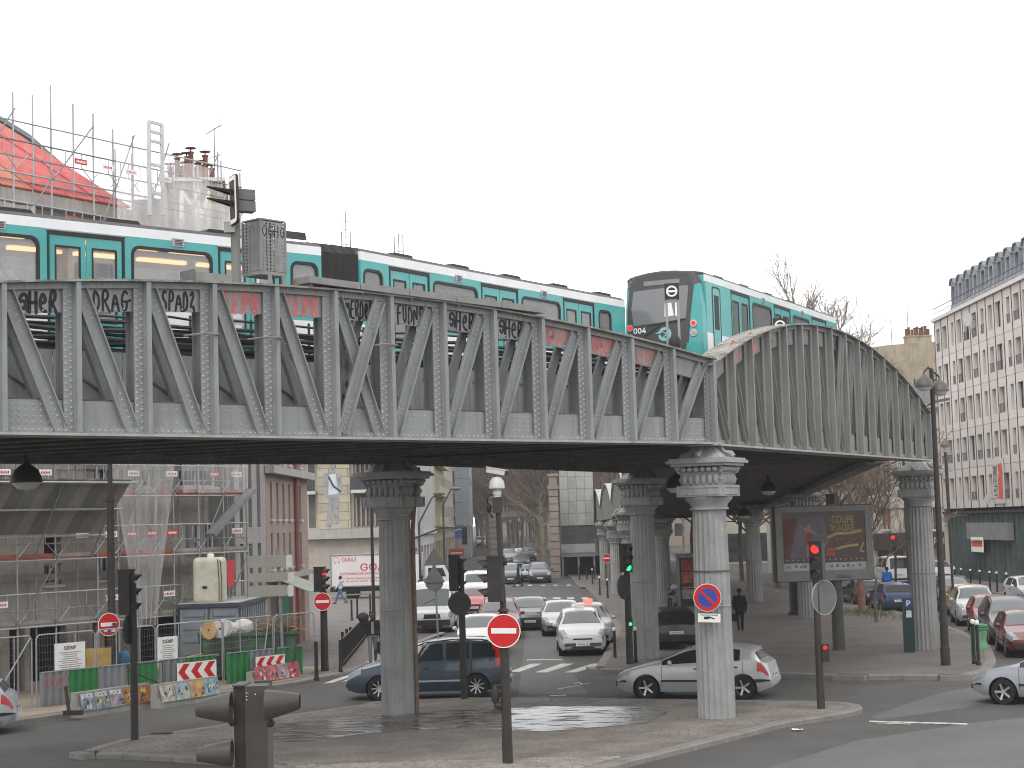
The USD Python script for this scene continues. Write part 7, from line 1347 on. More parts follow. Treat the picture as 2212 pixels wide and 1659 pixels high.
# -- billboard on a stout post
g = G(1813, 1404, .15); T = thing('billboard', 'grey framed billboard with a dark red circus style COUPE DE LA LIGUE poster', 'billboard', g, world=True); FBd = Fr(P(1667, 1134, g[1] - .25), (1, .02, 0)); FBd.o[2] = 0; (w0, t0), (w1, t1_) = pl(FBd, 1667, 1095), pl(FBd, 1881, 1088); bb = pl(FBd, 1775, 1256)[1]; tp = (t0 + t1_) / 2
frm = M('billboard_frame', (.2, .2, .19), .45, .1, 3); part(T, 'case', MB().fprism(FBd, rrect(0, w1, bb, tp, .06), -.35, 0), M('billboard_case', (.05, .045, .042), .5, .2)); part(T, 'frame', MB().fprism(FBd, rrect(.12, w1 - .02, bb + .03, tp - .03, .05).difference(sbox(.36, bb + .38, w1 - .24, tp - .22)), .001, .05), frm)
pz0, pz1, pa0, pa1 = bb + .38, tp - .22, .36, w1 - .24; pw, ph = pa1 - pa0, pz1 - pz0; mulb = usdkit.material(stage, '/World/Looks/poster_ground', {'g': ('geometry', {}), 'n': ('noise_texture', {'scale': 1.1, 'detail': 3.0}), 'r': ('rgb_ramp', {'ramp': [(.3, (.02, .012, .014)), (.5, (.085, .032, .026)), (.7, (.05, .035, .035))]}), 'p': ('principled_bsdf', {'roughness': .3})}, [('g.position', 'n.vector'), ('n.fac', 'r.fac'), ('r.color', 'p.base_color')], surface='p.BSDF')
ps = part(T, 'poster', MB().fbox(FBd, pa0, pa1, pz0, pz1, .001, .01), mulb); Fps = Fr(FBd.p(pa0, pz0, .0102), FBd.u); X_ = lambda f: f * pw; Y_ = lambda f: f * ph
pm_ = lambda nm, c: M('poster_' + nm, c, .35, .25, 2.5)
part(ps, 'poster_glow', MB().fprism(Fps, Polygon([(X_(.08), Y_(.22)), (X_(.2), Y_(.9)), (X_(.5), Y_(.92)), (X_(.55), Y_(.5)), (X_(.45), Y_(.22))]), 0, .002), pm_('glow', (.13, .12, .135))); part(ps, 'poster_curtain', MB().fprism(Fps, Polygon([(X_(.01), Y_(.2)), (X_(.01), Y_(.88)), (X_(.19), Y_(.9)), (X_(.1), Y_(.5)), (X_(.05), Y_(.2))]), .0021, .004), pm_('curtain', (.12, .03, .03)))
fgp = MB().fprism(Fps, Polygon([(X_(.28), Y_(.24)), (X_(.29), Y_(.42)), (X_(.26), Y_(.52)), (X_(.28), Y_(.68)), (X_(.2), Y_(.76)), (X_(.21), Y_(.78)), (X_(.29), Y_(.73)), (X_(.3), Y_(.8)), (X_(.34), Y_(.8)), (X_(.345), Y_(.7)), (X_(.46), Y_(.58)), (X_(.45), Y_(.57)), (X_(.34), Y_(.65)), (X_(.34), Y_(.5)), (X_(.325), Y_(.4)), (X_(.31), Y_(.24))]), .0042, .006); part(ps, 'poster_performer', fgp, pm_('skin', (.3, .17, .12)))
part(ps, 'poster_costume', MB().fprism(Fps, Polygon([(X_(.265), Y_(.44)), (X_(.285), Y_(.65)), (X_(.34), Y_(.65)), (X_(.345), Y_(.44))]), .0062, .008), pm_('costume', (.28, .03, .04))); part(ps, 'poster_drum', MB().fprism(Fps, Polygon([(X_(.51), Y_(.24)), (X_(.53), Y_(.38)), (X_(.62), Y_(.38)), (X_(.64), Y_(.24))]), .0042, .006), pm_('drum', (.32, .09, .05)))
gold = pm_('gold', (.36, .28, .1)); part(ps, 'poster_title', MB().text(Fps, X_(.6), Y_(.8), 'COUPE', Y_(.12), .0042, .002, width=X_(.27)).text(Fps, X_(.58), Y_(.67), 'DE LA LIGUE', Y_(.1), .0042, .002, width=X_(.29)), gold)
part(ps, 'poster_ribbon', MB().stroke(Fps, [(X_(.55), Y_(.56)), (X_(.65), Y_(.62)), (X_(.8), Y_(.62)), (X_(.94), Y_(.66))], Y_(.05), .0042, .006).stroke(Fps, [(X_(.65), Y_(.36)), (X_(.75), Y_(.4)), (X_(.9), Y_(.42))], Y_(.045), .0042, .006).stroke(Fps, [(X_(.97), Y_(.45)), (X_(.93), Y_(.32)), (X_(.97), Y_(.3))], Y_(.03), .0042, .006), gold)
part(ps, 'poster_lettering', MB().text(Fps, X_(.64), Y_(.5), 'CHAPITEAU', Y_(.05), .0042, .002, width=X_(.25)).text(Fps, X_(.72), Y_(.44), '27 MARS', Y_(.05), .0061, .002, width=X_(.12)), pm_('dull', (.2, .12, .1)))
b = MB(); 
for i in range(15): b.disc(Fps, X_(.05 + i * .064), Y_(.185), .022, .0042, .006, 8)
part(ps, 'poster_bulbs', b, pm_('bulb', (.55, .5, .35)), kind='stuff'); part(T, 'lower_strip', MB().fbox(FBd, pa0, pa1, pz0 + .001, pz0 + ph * .13, .0105, .014), pm_('strip', (.38, .38, .4)))
Fl2 = Fr(FBd.p(0, 0, .0142), FBd.u); b = MB()
for i, a in enumerate((.04, .13, .19, .24, .56, .63, .7, .76, .82, .9)): b.fbox(Fl2, pa0 + X_(a), pa0 + X_(a + .035), pz0 + ph * .05, pz0 + ph * (.08 + .02 * (i % 2)), 0, .002)
part(T, 'strip_logos', b, M('logo_grey_blue', (.15, .15, .22), .5, .4, 9), kind='stuff'); part(T, 'maker_plate', MB().text(FBd, pa0 + X_(.62), bb + .1, 'JCDecaux', .11, .051, .004, width=.55), M('maker_blue', (.06, .06, .12), .5, .1)); part(T, 'post', MB().lathe([(.25, 0), (.22, .1), (.2, bb - g[2] + .1)], 18, V(g[0], g[1] + .02, g[2])), M('billboard_post', (.075, .075, .068), .6, .2, 2)); part(T, 'top_box', MB().box((g[0] - .1, g[1] - .05, tp + .2), (.25, .25, .38)), post_m)
# -- parking meter
g = G(1965, 1409, .15); T = thing('parking_meter', 'dark green parking meter with a white P beside the right column', 'parking meter', g, world=True); gn = M('meter_green', (.012, .035, .03), .4, .15, 3); zt_ = P(1965, 1291, g[1])[2]; Fm = facing(g + V(0, -.14, 0), 0)
part(T, 'cabinet', MB().fprism(Fm, rrect(-.16, .16, 0, zt_ - g[2], .04), -.28, 0), gn); part(T, 'blue_cap', MB().fprism(Fm, rrect(-.165, .165, zt_ - g[2] - .36, zt_ - g[2] + .01, .04), .001, .012), M('meter_blue', (.02, .05, .12), .4, .1)); part(T, 'letter_p', MB().text(Fm, 0, zt_ - g[2] - .27, 'P', .18, .0125, .003, center=True), swhite); part(T, 'notice', MB().fbox(Fm, -.09, .09, zt_ - g[2] - .65, zt_ - g[2] - .42, .001, .008), M('meter_notice', (.5, .55, .55), .4, .2, 9))
# -- bollards: one built, the rest referenced
def bollard_build(label, group, loc):
    T = thing('bollard', label, 'bollard', loc, 0, group); part(T, 'post', MB().lathe([(.075, 0), (.075, .08), (.055, .12), (.05, 1.02), (.06, 1.05)], 12), M('bollard_black', (.02, .02, .022), .5, .2, 4)); return T
GBl = 'white topped bollards along the kerbs'; LBl = 'slim black bollard with a pale round top at the kerb'
g = G(1329, 1430, .0); T0 = bollard_build('slim black bollard with a pale round top, left of the green traffic light', GBl, g); part(T0, 'ball', MB().ball((0, 0, 1.11), .075, 2), swhite, smooth=60)
for x, y, lb in ((1374, 1432, 'pale topped bollard close against the green traffic light post'), (2105, 1434, 'left bollard of the pair in front of the green bin ring'), (2114, 1437, 'right bollard of the pair in front of the green bin ring'), (1378, 1340, None), (1296, 1285, None), (1313, 1292, None), (1280, 1262, None)):
    g = G(x, y, .15); dup(T0, g, 0, lb or LBl, GBl, scale=(1, 1, 1.15 if lb and 'pair' in lb else 1))
for x, y in ((2070, 1262), (2085, 1266), (2100, 1268), (2115, 1271), (2130, 1274), (2150, 1277), (2170, 1279), (2190, 1282)): g = G(x, y, .13); dup(T0, V(27.35, g[1], .13), 0, 'far pale topped bollard before the green ribbed shopfront', 'bollards before the green ribbed shopfront')
T1 = bollard_build('plain black bollard at the corner of the left pavement, first by the railing', 'plain black bollards on the left pavement', G(736, 1452, .13))
for i, (x, y) in enumerate(((741, 1429), (750, 1421), (758, 1416), (684, 1470), (890, 1350), (900, 1342), (760, 1340), (772, 1335), (800, 1325), (827, 1318))): g = G(x, y, .13); dup(T1, g, 0, 'plain black bollard on the left pavement', 'plain black bollards on the left pavement', scale=1.15 if i == 3 else 1.0)
for i in range(13): dup(T1, V(5.0 + i * .62, 143.5 + i * .15, gz(143) + .13), 0, 'thin far bollard along the kerb before the station box', 'bollards before the station box')
# -- railing along the left pavement
p0_, p1_ = G(741, 1440, .13), G(806, 1360, .13); T = thing('railing', 'black pedestrian railing along the left pavement beside the man with the bag', 'railing', p0_, world=True); d_ = unit(p1_ - p0_); Lr = min(16.0, np.linalg.norm(p1_ - p0_)); rm = M('railing_black', (.018, .018, .02), .5, .2, 4)
for z in (.95, .15): part(T, 'rail', MB().tube(p0_ + V(0, 0, z), p0_ + d_ * Lr + V(0, 0, z), .03, 6), rm)
for s in np.arange(0, Lr, .26): part(T, 'bar', MB().tube(p0_ + d_ * s + V(0, 0, .0), p0_ + d_ * s + V(0, 0, .93), .016, 5), rm)
# -- bin ring, litter, dark utility column
g = G(2102, 1424, .15); T = thing('bin_stand', 'green ring stand for a rubbish bag beside the two bollards', 'bin', g, world=True); bg_ = M('bin_green', (.03, .22, .09), .5, .2, 4); part(T, 'stem', MB().tube(g, g + V(0, 0, 1.0), .05, 8), bg_); part(T, 'ring', MB().path([g + V(.25 + .25 * math.cos(t), .25 * math.sin(t), .95) for t in np.linspace(0, 6.28, 18)], .03, 6), bg_); part(T, 'lid', MB().lathe([(.0, 1.12), (.24, 1.08), (.26, 1.02)], 16, g + V(.25, 0, 0), caps=False), bg_)
bagm = usdkit.material(stage, '/World/Looks/clear_green_bag', {'t': ('transparent_bsdf', {'color': (.7, .9, .75)}), 'd': ('diffuse_bsdf', {'color': (.2, .38, .25)}), 'm': ('mix_closure', {'fac': .45})}, [('t.BSDF', 'm.closure1'), ('d.BSDF', 'm.closure2')], surface='m.closure'); part(T, 'bag', MB().lathe([(.24, .93), (.2, .6), (.22, .35), (.1, .2)], 14, g + V(.25, 0, 0), caps=False), bagm)
lit_m = M('litter_white', (.6, .6, .57), .8, .1, 6)
for i, (x, y, z, lb) in enumerate(((1722, 1579, 0, 'scrap of white paper on the road before the island tip'), (1352, 1362, 0, 'crumpled white litter at the kerb by the green light'), (1332, 1351, 0, 'white rag of litter at the kerb left of the inner columns'), (1246, 1368, 0, 'white scrap on the road right of the taxi lane'), (1250, 1478, 0, 'white paper lying in the middle of the crossing'), (1283, 1336, 0, 'paper scrap beside the far kerb'), (1640, 1398, .15, 'tiny paper scrap on the pavement by the man in black'), (800, 1432, .13, 'white scrap at the feet of the man with the bag'))):
    g = G(x, y, z); T = thing('litter', lb, 'litter', g); r_ = random.Random(i); pts = [[V(a * .06 + r_.uniform(-.02, .02), b * .05 + r_.uniform(-.02, .02), .012 + r_.uniform(0, .05)) for a in range(-2, 3)] for b in range(-2, 3)]; part(T, 'paper', MB().grid(pts).grid([r[::-1] for r in pts]), lit_m)
g = G(1727, 1328, .15); T = thing('advertising_column', 'dark round utility column under the billboard', 'column', g, world=True); part(T, 'drum', MB().lathe([(.45, 0), (.45, 2.5), (.5, 2.55), (.3, 2.8), (0, 2.85)], 20, g), M('drum_dark', (.02, .024, .022), .5, .2)); part(T, 'plinth', MB().lathe([(.52, 0), (.52, .15), (.46, .18)], 20, g), post_m)
g = V(9.9, 96, .15); T = thing('newspaper_kiosk', 'kiosk with bright magazine covers glimpsed between the columns', 'kiosk', g, world=True); Fk = facing(g + V(0, -1, 0)); part(T, 'cabin', MB().fbox(Fk, -1.2, 1.2, 0, 2.6, -2, -.1), M('kiosk_dark', (.03, .035, .033), .5, .2)); part(T, 'roof', MB().fbox(Fk, -1.4, 1.4, 2.603, 2.8, -2.2, .2), zinc)
for nm, a0, a1, b0, b1, c in (('red_poster', -1.1, .2, 1.9, 2.55, (.24, .045, .04)), ('orange_poster', -1.1, .2, 1.25, 1.86, (.27, .09, .035)), ('yellow_label', -.3, .1, 1.5, 1.8, (.3, .22, .06)), ('lit_strip', -1.05, .0, .98, 1.04, (.5, .2, .05)), ('beige_panel', -1.1, .25, .4, .92, (.24, .21, .17)), ('magazine_rack', .35, 1.1, .4, 2.4, (.06, .055, .05))):
    c0 = .0 if nm != 'yellow_label' else .031; part(T, nm, MB().fbox(Fk, a0, a1, b0, b1, -.099 + c0, -.07 + c0), M('kiosk_' + nm, c, .5, .6, 7))
# far shop signs along the boulevard's left side
T = thing('shop_sign', 'blue hanging shop sign far along the left side of the boulevard', 'sign', P(991, 1150, 205), world=True); F = Fr(P(983, 1163, 205), (1, 0, 0)); part(T, 'panel', MB().fbox(F, 0, 1.05, 0, 1.5, -.1, 0), M('shop_blue', (.05, .13, .38), .5, .1)); part(T, 'mark', MB().stroke(F, [(.1, .9), (.5, 1.1), (.9, 1.0)], .12, .001, .01), swhite)
T = thing('shop_sign', 'red shop awning sign below the blue hanging sign', 'sign', P(990, 1200, 190), world=True); F = Fr(P(970, 1202, 190), (1, 0, 0)); part(T, 'panel', MB().fbox(F, 0, 1.6, 0, .8, -.3, 0), redshop); part(T, 'print', MB().fbox(F, .2, 1.4, .3, .42, .001, .01).fbox(F, .4, 1.2, .12, .2, .001, .01), swhite)
for i, (x, y0, y1, shape) in enumerate(((936, 1180, 1250, 'tri'),)):
    g = V(*P(941, 1134, 62)[:2], 0.0); T = thing('road_sign', 'grey backs of two triangular signs and a round one on a thin post', 'road sign', g, world=True); part(T, 'post', MB().tube(g, V(P(937, 1185, 62)[0], 62, P(937, 1185, 62)[2]), .035, 8), galv_d)
    for py, k in ((1206, 't'), (1243, 't'), (1258, 'o')):
        o = P(938, py, 61.9); F = facing(o); part(T, 'sign_back', MB().fprism(F, Polygon([(-.38, -.25), (.38, -.25), (0, .4)]) if k == 't' else Polygon([(.32 * math.cos(t), .32 * math.sin(t)) for t in np.linspace(0, 6.28, 26)]), -.012 - (.03 if k == 'o' else 0), .0 - (.03 if k == 'o' else 0)), sback)
    part(thing('traffic_island', None, None, (0, 0, 0), kind='structure', world=True), 'kerb', sheet('', gpoly([(905, 1394), (957, 1374), (962, 1371), (950, 1371), (900, 1391)]), .12, granite), granite)
# ================================================================ THE BUILDING SITE
gsh = M('hoarding_grey', (.2, .21, .22), .55, .1, 2, metal=.2); ggr = M('hoarding_green', (.025, .16, .05), .5, .12, 2)
K0, K1 = G(85, 1534, .13), G(655, 1463, .13); dk_ = unit(K1 - K0); nk = V(dk_[1], -dk_[0], 0); FK = Fr(K0 - nk * .5, dk_)
def KA(x): return pl(FK, x, 1500)[0]
hoards = [(86, 150, 'g'), (150, 215, 'n'), (215, 276, 'g'), (276, 340, 'n'), (345, 402, 'g'), (402, 470, 'n'), (490, 540, 'n'), (540, 592, 'g'), (600, 655, 'n')]
for i, (x0, x1, c) in enumerate(hoards):
    a0, a1 = KA(x0) + .02, KA(x1) - .02; T = thing('hoarding_panel', ('grey corrugated hoarding sheet with a red scrawl, first at the left', 'green corrugated hoarding sheet beside the red scrawl', 'grey hoarding sheet behind the dark barrier frame', 'green hoarding sheet right of the traffic light pole', 'grey hoarding sheet under the second notice', 'green hoarding sheet behind the left chevron board', 'green hoarding sheet right of the left chevron board', 'grey hoarding sheet under the skip', 'green hoarding sheet at the right end of the site')[i], 'hoarding', FK.p(a0, 0, 0), world=True)
    n = max(2, int((a1 - a0) / .12)); pts = []
    for j in range(n * 2 + 1): a = a0 + (a1 - a0) * j / (n * 2); c_ = .025 * (1 if (j // 1) % 4 in (1, 2) else -1); pts.append((a, c_))
    part(T, 'sheet', MB().grid([[FK.p(a, z, c_) for a, c_ in pts] for z in (.03, .95)]).grid([[FK.p(a, z, c_ - .006) for a, c_ in pts[::-1]] for z in (.03, .95)]), gsh if c == 'g' else ggr); part(T, 'top_rail', MB().tube(FK.p(a0, .96, 0), FK.p(a1, .96, 0), .025, 6), galv_d)
    if i == 0: graffiti(T, FK, a0 + .1, .5, 'SEVES', .3, .8, .03, gred, .03, .0)
wire_m = galv_d
for i, (x0, x1) in enumerate(((-40, 78), (84, 215), (215, 345), (345, 490), (490, 600), (600, 690))):
    a0, a1 = KA(x0) + .03, KA(x1) - .03; T = thing('site_fence', ('wire site fence with a slanting stay at the far left', 'wire site fence carrying the first white notice', 'wire site fence behind the traffic light pole', 'wire site fence carrying the second white notice', 'wire site fence in front of the green skip', 'wire site fence at the street corner')[i], 'fence', FK.p(a0, 0, -.12), world=True); c = -.14; H = 2.0
    fr_ = MB().path([FK.p(a0, .05, c), FK.p(a0, H - .1, c), FK.p(a0 + .1, H, c), FK.p(a1 - .1, H, c), FK.p(a1, H - .1, c), FK.p(a1, .05, c)], .021, 6); part(T, 'frame', fr_, galv); 
    for s in (.33, .66): part(T, 'upright', MB().tube(FK.p(a0 + (a1 - a0) * s, .05, c), FK.p(a0 + (a1 - a0) * s, H, c), .015, 5), galv)
    w = MB()
    for z in np.arange(.3, H, .2): w.tube(FK.p(a0, z, c), FK.p(a1, z, c), .003, 3)
    for a in np.arange(a0, a1, .1): w.tube(FK.p(a, .1, c), FK.p(a, H, c), .0025, 3)
    part(T, 'wires', w, wire_m, kind='stuff')
    if i in (0, 4): part(T, 'stay', MB().tube(FK.p(a0 + .2 if i == 0 else a0 + (a1 - a0) * .72, .1 if i == 0 else .3, c + .1), FK.p(a1 - .05 if i == 0 else a1 - .2, 1.95, c + .02), .022, 6), galv)
def notice(x0, x1, y0, y1, lb):
    F = Fr(FK.p(0, 0, -.08), FK.u); a0, a1, b0, b1 = prect(F, x0, x1, y0, y1); T = thing('notice_board', lb, 'notice', F.p(a0, b0, 0), world=True); bd = part(T, 'board', MB().fbox(F, a0, a1, b0, b1, -.01, .01), swhite); w = a1 - a0
    part(bd, 'heading', MB().text(F, (a0 + a1) / 2, b1 - .19, 'SIEMP', .1, .0105, .003, center=True, width=None), trim_m); r_ = random.Random(x0); b = MB()
    for k in range(15): hw_ = w * r_.uniform(.2, .42); z = b1 - .28 - k * .058; b.fbox(F, (a0 + a1) / 2 - hw_, (a0 + a1) / 2 + hw_, z, z + .018, .0105, .013) if z > b0 + .04 else None
    part(bd, 'print', b, M('print_grey', (.2, .2, .24), .6, .1), kind='stuff')
notice(118, 184, 1388, 1460, 'large white SIEMP works notice on the site fence'); notice(340, 384, 1375, 1443, 'smaller white works notice right of the traffic light pole')
def chevron(x0, x1, y0, y1, c, lb):
    F = Fr(FK.p(0, 0, c), FK.u); a0, a1, b0, b1 = prect(F, x0, x1, y0, y1); T = thing('chevron_board', lb, 'road sign', F.p(a0, b0, 0), world=True); bd = part(T, 'board', MB().fbox(F, a0, a1, b0, b1, -.02, 0), swhite); w, h = a1 - a0, b1 - b0; e = .03
    for i in range(3):
        s = a0 + w * (.02 + .325 * i); m_ = (b0 + b1) / 2; q = Polygon([(s, m_), (s + w * .14, b1 - e), (s + w * .3, b1 - e), (s + w * .16, m_), (s + w * .3, b0 + e), (s + w * .14, b0 + e)]); part(bd, 'red_chevron', MB().fprism(F, q, .001, .004), sred)
    for a in (a0 + w * .25, a0 + w * .75): part(T, 'leg', MB().tube(F.p(a, .0, -.05), F.p(a, b1, -.05), .03, 6), galv_d)
    part(T, 'foot', MB().fbox(F, a0 + .1, a1 - .1, .0, .12, -.2, .1), trim_m)
chevron(383, 468, 1429, 1468, .35, 'left red and white chevron board before the hoarding'); chevron(553, 616, 1416, 1448, .35, 'right red and white chevron board below the skip')
# concrete barriers covered with posters
def jersey(x0, x1, y0, y1, lb, cols, txt=None, h=.66):
    a = G(x0 + 5, y1, 0); b_ = G(x1 - 5, y1 - (x1 - x0) * .145, 0); d_ = unit(b_ - a); n_ = V(d_[1], -d_[0], 0); L_ = np.linalg.norm(b_ - a); F = Fr(a, d_); T = thing('concrete_barrier', lb, 'barrier', a, world=True)
    prof = Polygon([(-.3, 0), (.05, 0), (.03, .12), (-.06, .3), (-.1, h), (-.28, h)]); mm = trimesh.creation.extrude_polygon(prof, L_, engine='earcut'); v = mm.vertices; part(T, 'block', MB().add(F.o + v[:, 2:3] * F.u + v[:, 1:2] * V(0, 0, 1) + v[:, 0:1] * F.n, mm.faces), M('barrier_concrete', (.27, .26, .24), .9, .15, 3))
    up = unit(V(0, 0, h - .3) - n_ * .04); Fp_ = Fr(F.p(.08, .14, .04), d_, None, unit(V(0, 0, .55) - n_ * .13)); Fp_.n = unit(np.cross(Fp_.u, Fp_.up)); n = len(cols); w = (L_ - .16) / n; r_ = random.Random(x0)
    for i, c in enumerate(cols):
        p_ = part(T, 'poster', MB().fbox(Fp_, i * w + .01, (i + 1) * w - .01, .02, .5, .012, .018), M('bill_%d_%d' % (x0, i), c, .6, .5, 5)); b = MB(); b2 = MB()
        for k in range(9): u0, v0 = i * w + r_.uniform(.03, w - .12), r_.uniform(.04, .34); (b if k % 2 else b2).fprism(Fp_, Polygon([(u0, v0), (u0 + r_.uniform(.05, .14), v0 + r_.uniform(-.03, .03)), (u0 + r_.uniform(.02, .12), v0 + r_.uniform(.06, .14))]), .0185 + k * .0004, .019 + k * .0004)
        part(p_, 'poster_print', b, M('bill_ink_dark', (.05, .06, .1), .6, .3, 5), kind='stuff'); part(p_, 'poster_print', b2, M('bill_ink_light_%d' % (i % 3), ((.6, .6, .58), (.55, .4, .1), (.5, .15, .2))[i % 3], .6, .3, 5), kind='stuff')
        if txt and i < txt[1]: part(p_, 'poster_title', MB().text(Fp_, i * w + .04, .36, txt[0], .11, .024, .003, width=w * .8), swhite)
jersey(165, 336, 1492, 1551, 'concrete barrier papered with grey rock concert posters', [(.2, .24, .28), (.22, .25, .28), (.22, .25, .28), (.3, .16, .05), (.32, .14, .06)], ('ROCE', 3)); jersey(338, 482, 1478, 1531, 'concrete barrier papered with bright cartoon coloured posters', [(.4, .36, .3), (.3, .4, .42), (.45, .3, .12), (.25, .35, .4)]); jersey(543, 656, 1450, 1487, 'concrete barrier papered with red posters by the street', [(.4, .1, .12), (.42, .12, .14), (.38, .3, .3), (.4, .08, .1)], None, .5)
# container, water tank, skip with rubble
FCt = Fr(P(383, 1134, 58.5), (1, -.02, 0)); FCt.o[2] = .13; (wct, zct), _ = pl(FCt, 516, 1302), 0; T = thing('site_container', 'blue grey steel site container with ribbed doors below the white tank', 'container', FCt.o, world=True); cm_ = M('container_blue_grey', (.19, .215, .235), .5, .12, 1.5, streak=(.13, .15, .17)); cmd = M('container_dark', (.05, .055, .065), .5, .15)
part(T, 'shell', MB().fbox(FCt, .05, wct - .05, 0, zct - .06, -5.8, -.08), cm_); part(T, 'roof_lip', MB().fbox(FCt, -.06, wct + .06, zct - .12, zct, -5.9, .06), cmd); part(T, 'roof_top', MB().fbox(FCt, -.02, wct + .02, zct + .002, zct + .03, -5.85, .02), M('container_roof', (.4, .4, .38), .8, .15))
for i in range(2):
    a0, a1 = .04 + i * (wct / 2), wct / 2 - .02 + i * (wct / 2 - .02); dr = part(T, 'door', MB().fbox(FCt, a0, a1, .1, zct - .16, -.078, 0), cm_)
    for k in range(5): part(dr, 'door_rib', MB().fprism(FCt, sbox(a0 + .12, .28 + k * .42, a1 - .12, .46 + k * .42), .001, .03), cm_)
    part(dr, 'lock_bar', MB().tube(FCt.p((a1 - .06) if i == 0 else a0 + .06, .15, .05), FCt.p((a1 - .06) if i == 0 else a0 + .06, zct - .2, .05), .02, 6), galv)
for i in range(12): part(T, 'side_rib', MB().fbox(FCt, wct - .048, wct + .0, .1, zct - .2, -.6 - i * .45, -.35 - i * .45), cm_)
ft = FCt.p(.42, zct + .035, -.6); T = thing('water_tank', 'grimy white plastic water tank standing on the container', 'tank', ft, world=True); tk = M('tank_plastic', (.52, .51, .42), .5, .08, 1.5, tint=(.34, .34, .24), tamt=.6, tscale=2); s_ = sbox(0, 0, 1.05, 1.48).buffer(0)
b = MB(); rows = []
for f, z in ((.9, 0), (.97, .04), (1, .12), (1.0, .7), (.985, .75), (1, .8), (1, 1.3), (.95, 1.42), (.8, 1.48)): rows.append([ft + V(.52 + .52 * f * np.sign(math.cos(t)) * abs(math.cos(t)) ** .35, .45 * f * np.sign(math.sin(t)) * abs(math.sin(t)) ** .35, z) for t in np.linspace(0, 2 * math.pi, 33)])
b.grid(rows); c = len(rows) - 1; top = rows[-1][:-1]; b.add(top, [[0, i, i + 1] for i in range(1, len(top) - 1)]); part(T, 'body', b, tk, smooth=40); part(T, 'cap', MB().lathe([(.12, 1.48), (.12, 1.56), (.08, 1.6), (0, 1.61)], 14, ft + V(.55, 0, 0)), swhite); part(T, 'strap', MB().path([ft + V(.98, -.47, .05), ft + V(.99, -.49, .7), ft + V(.95, -.46, 1.35), ft + V(.75, -.1, 1.52)], .018, 5).path([ft + V(.9, -.48, .05), ft + V(.9, -.5, .7), ft + V(.86, -.46, 1.4), ft + V(.7, -.1, 1.52)], .015, 5), M('strap_brown', (.12, .08, .05), .7, .2)); part(T, 'badge', MB().ball(ft + V(.42, -.47, .5), .09, 2, (1, .2, .5)), trim_m)
fk = P(434, 1418, 56.5); FSk = Fr(V(fk[0], fk[1], .13), unit(V(.97, .24, 0))); T = thing('rubbish_skip', 'battered green skip heaped with rubble, sacks and boards', 'skip', FSk.o, world=True); sk = M('skip_green', (.05, .09, .055), .6, .3, 2, tint=(.16, .16, .13), tamt=.8, tscale=2.5); zt_ = 1.45; Ls = 3.1
prof = Polygon([(.25, .1), (Ls - .25, .1), (Ls, zt_), (0, zt_)]); part(T, 'side_plate', MB().fprism(FSk, prof, -.04, 0), sk); part(T, 'side_plate', MB().fprism(FSk, prof, -1.64, -1.6), sk)
for a, b_ in (((.25, .1), (0, zt_)), ((Ls - .25, .1), (Ls, zt_))): part(T, 'end_plate', MB().hexa([FSk.p(a[0], a[1], -1.599), FSk.p(a[0] + .03, a[1], -1.599), FSk.p(b_[0] + .03, b_[1], -1.599), FSk.p(b_[0], b_[1], -1.599), FSk.p(a[0], a[1], -.041), FSk.p(a[0] + .03, a[1], -.041), FSk.p(b_[0] + .03, b_[1], -.041), FSk.p(b_[0], b_[1], -.041)]), sk)
part(T, 'rim', MB().fprism(FSk, sbox(-.06, zt_ - .08, Ls + .06, zt_ + .02), .001, .06), sk); part(T, 'floor', MB().fbox(FSk, .25, Ls - .25, .1, .9, -1.59, -.05), st_dark)
for a in (.6, 1.5, 2.4): part(T, 'stiffener', MB().fbox(FSk, a, a + .1, .12, zt_ - .09, .001, .05), sk)
r_ = random.Random(5); sackm = M('sack_white', (.55, .55, .54), .8, .1, 4); wood = M('rubble_wood', (.3, .22, .13), .85, .3, 5); woodl = M('fresh_timber', (.5, .34, .15), .8, .15, 3)
for i in range(5): o = FSk.p(.35 + i * .26, zt_ - .0 + r_.uniform(0, .2), -.4 + r_.uniform(-.3, .2)); m_ = trimesh.creation.icosphere(3, 1); v = m_.vertices * (1 + .25 * (meshkit.fbm(m_.vertices * 2 + i * 7, 3)[:, None] - .5)) * V(.35, .3, .26); s = solo('rubble_sack', MB().add(v + o, m_.faces), sackm, '%s white rubble sack on the left half of the green skip' % ('leftmost', 'second from left', 'middle', 'fourth from left', 'rightmost')[i], 'sack', 'sacks heaped in the skip', smooth=True)
b = MB()
for i in range(60): o = FSk.p(r_.uniform(1.4, 2.7), zt_ + r_.uniform(.0, .42), r_.uniform(-1.2, -.2)); b.beam(o, o + V(r_.uniform(.3, .9), r_.uniform(-.4, .4), r_.uniform(-.25, .2)), .08, .02)
solo('timber_scraps', b, wood, 'heap of broken boards on the right half of the skip', 'timber', kind='stuff')
for i, (x, y, mt, tl) in enumerate(((452, 1361, woodl, 0), (476, 1358, sackm, 0))):
    o = P(x, y, 55.8 + i * .1); F = facing(o, math.radians(-30 + 20 * i)); T = thing('cable_drum', ('wooden cable drum lying on the sacks in the skip', 'white flanged cable drum on edge in the skip')[i], 'cable drum', o, world=True); part(T, 'flange', MB().disc(F, 0, 0, .29, 0, .03, 26), mt); part(T, 'core', MB().disc(F, 0, 0, .12, -.34, -.001, 16), woodl); part(T, 'flange', MB().disc(F, 0, 0, .29, -.37, -.341, 26), mt); part(T, 'hub_hole', MB().disc(F, 0, 0, .035, .031, .034, 12), trim_m)
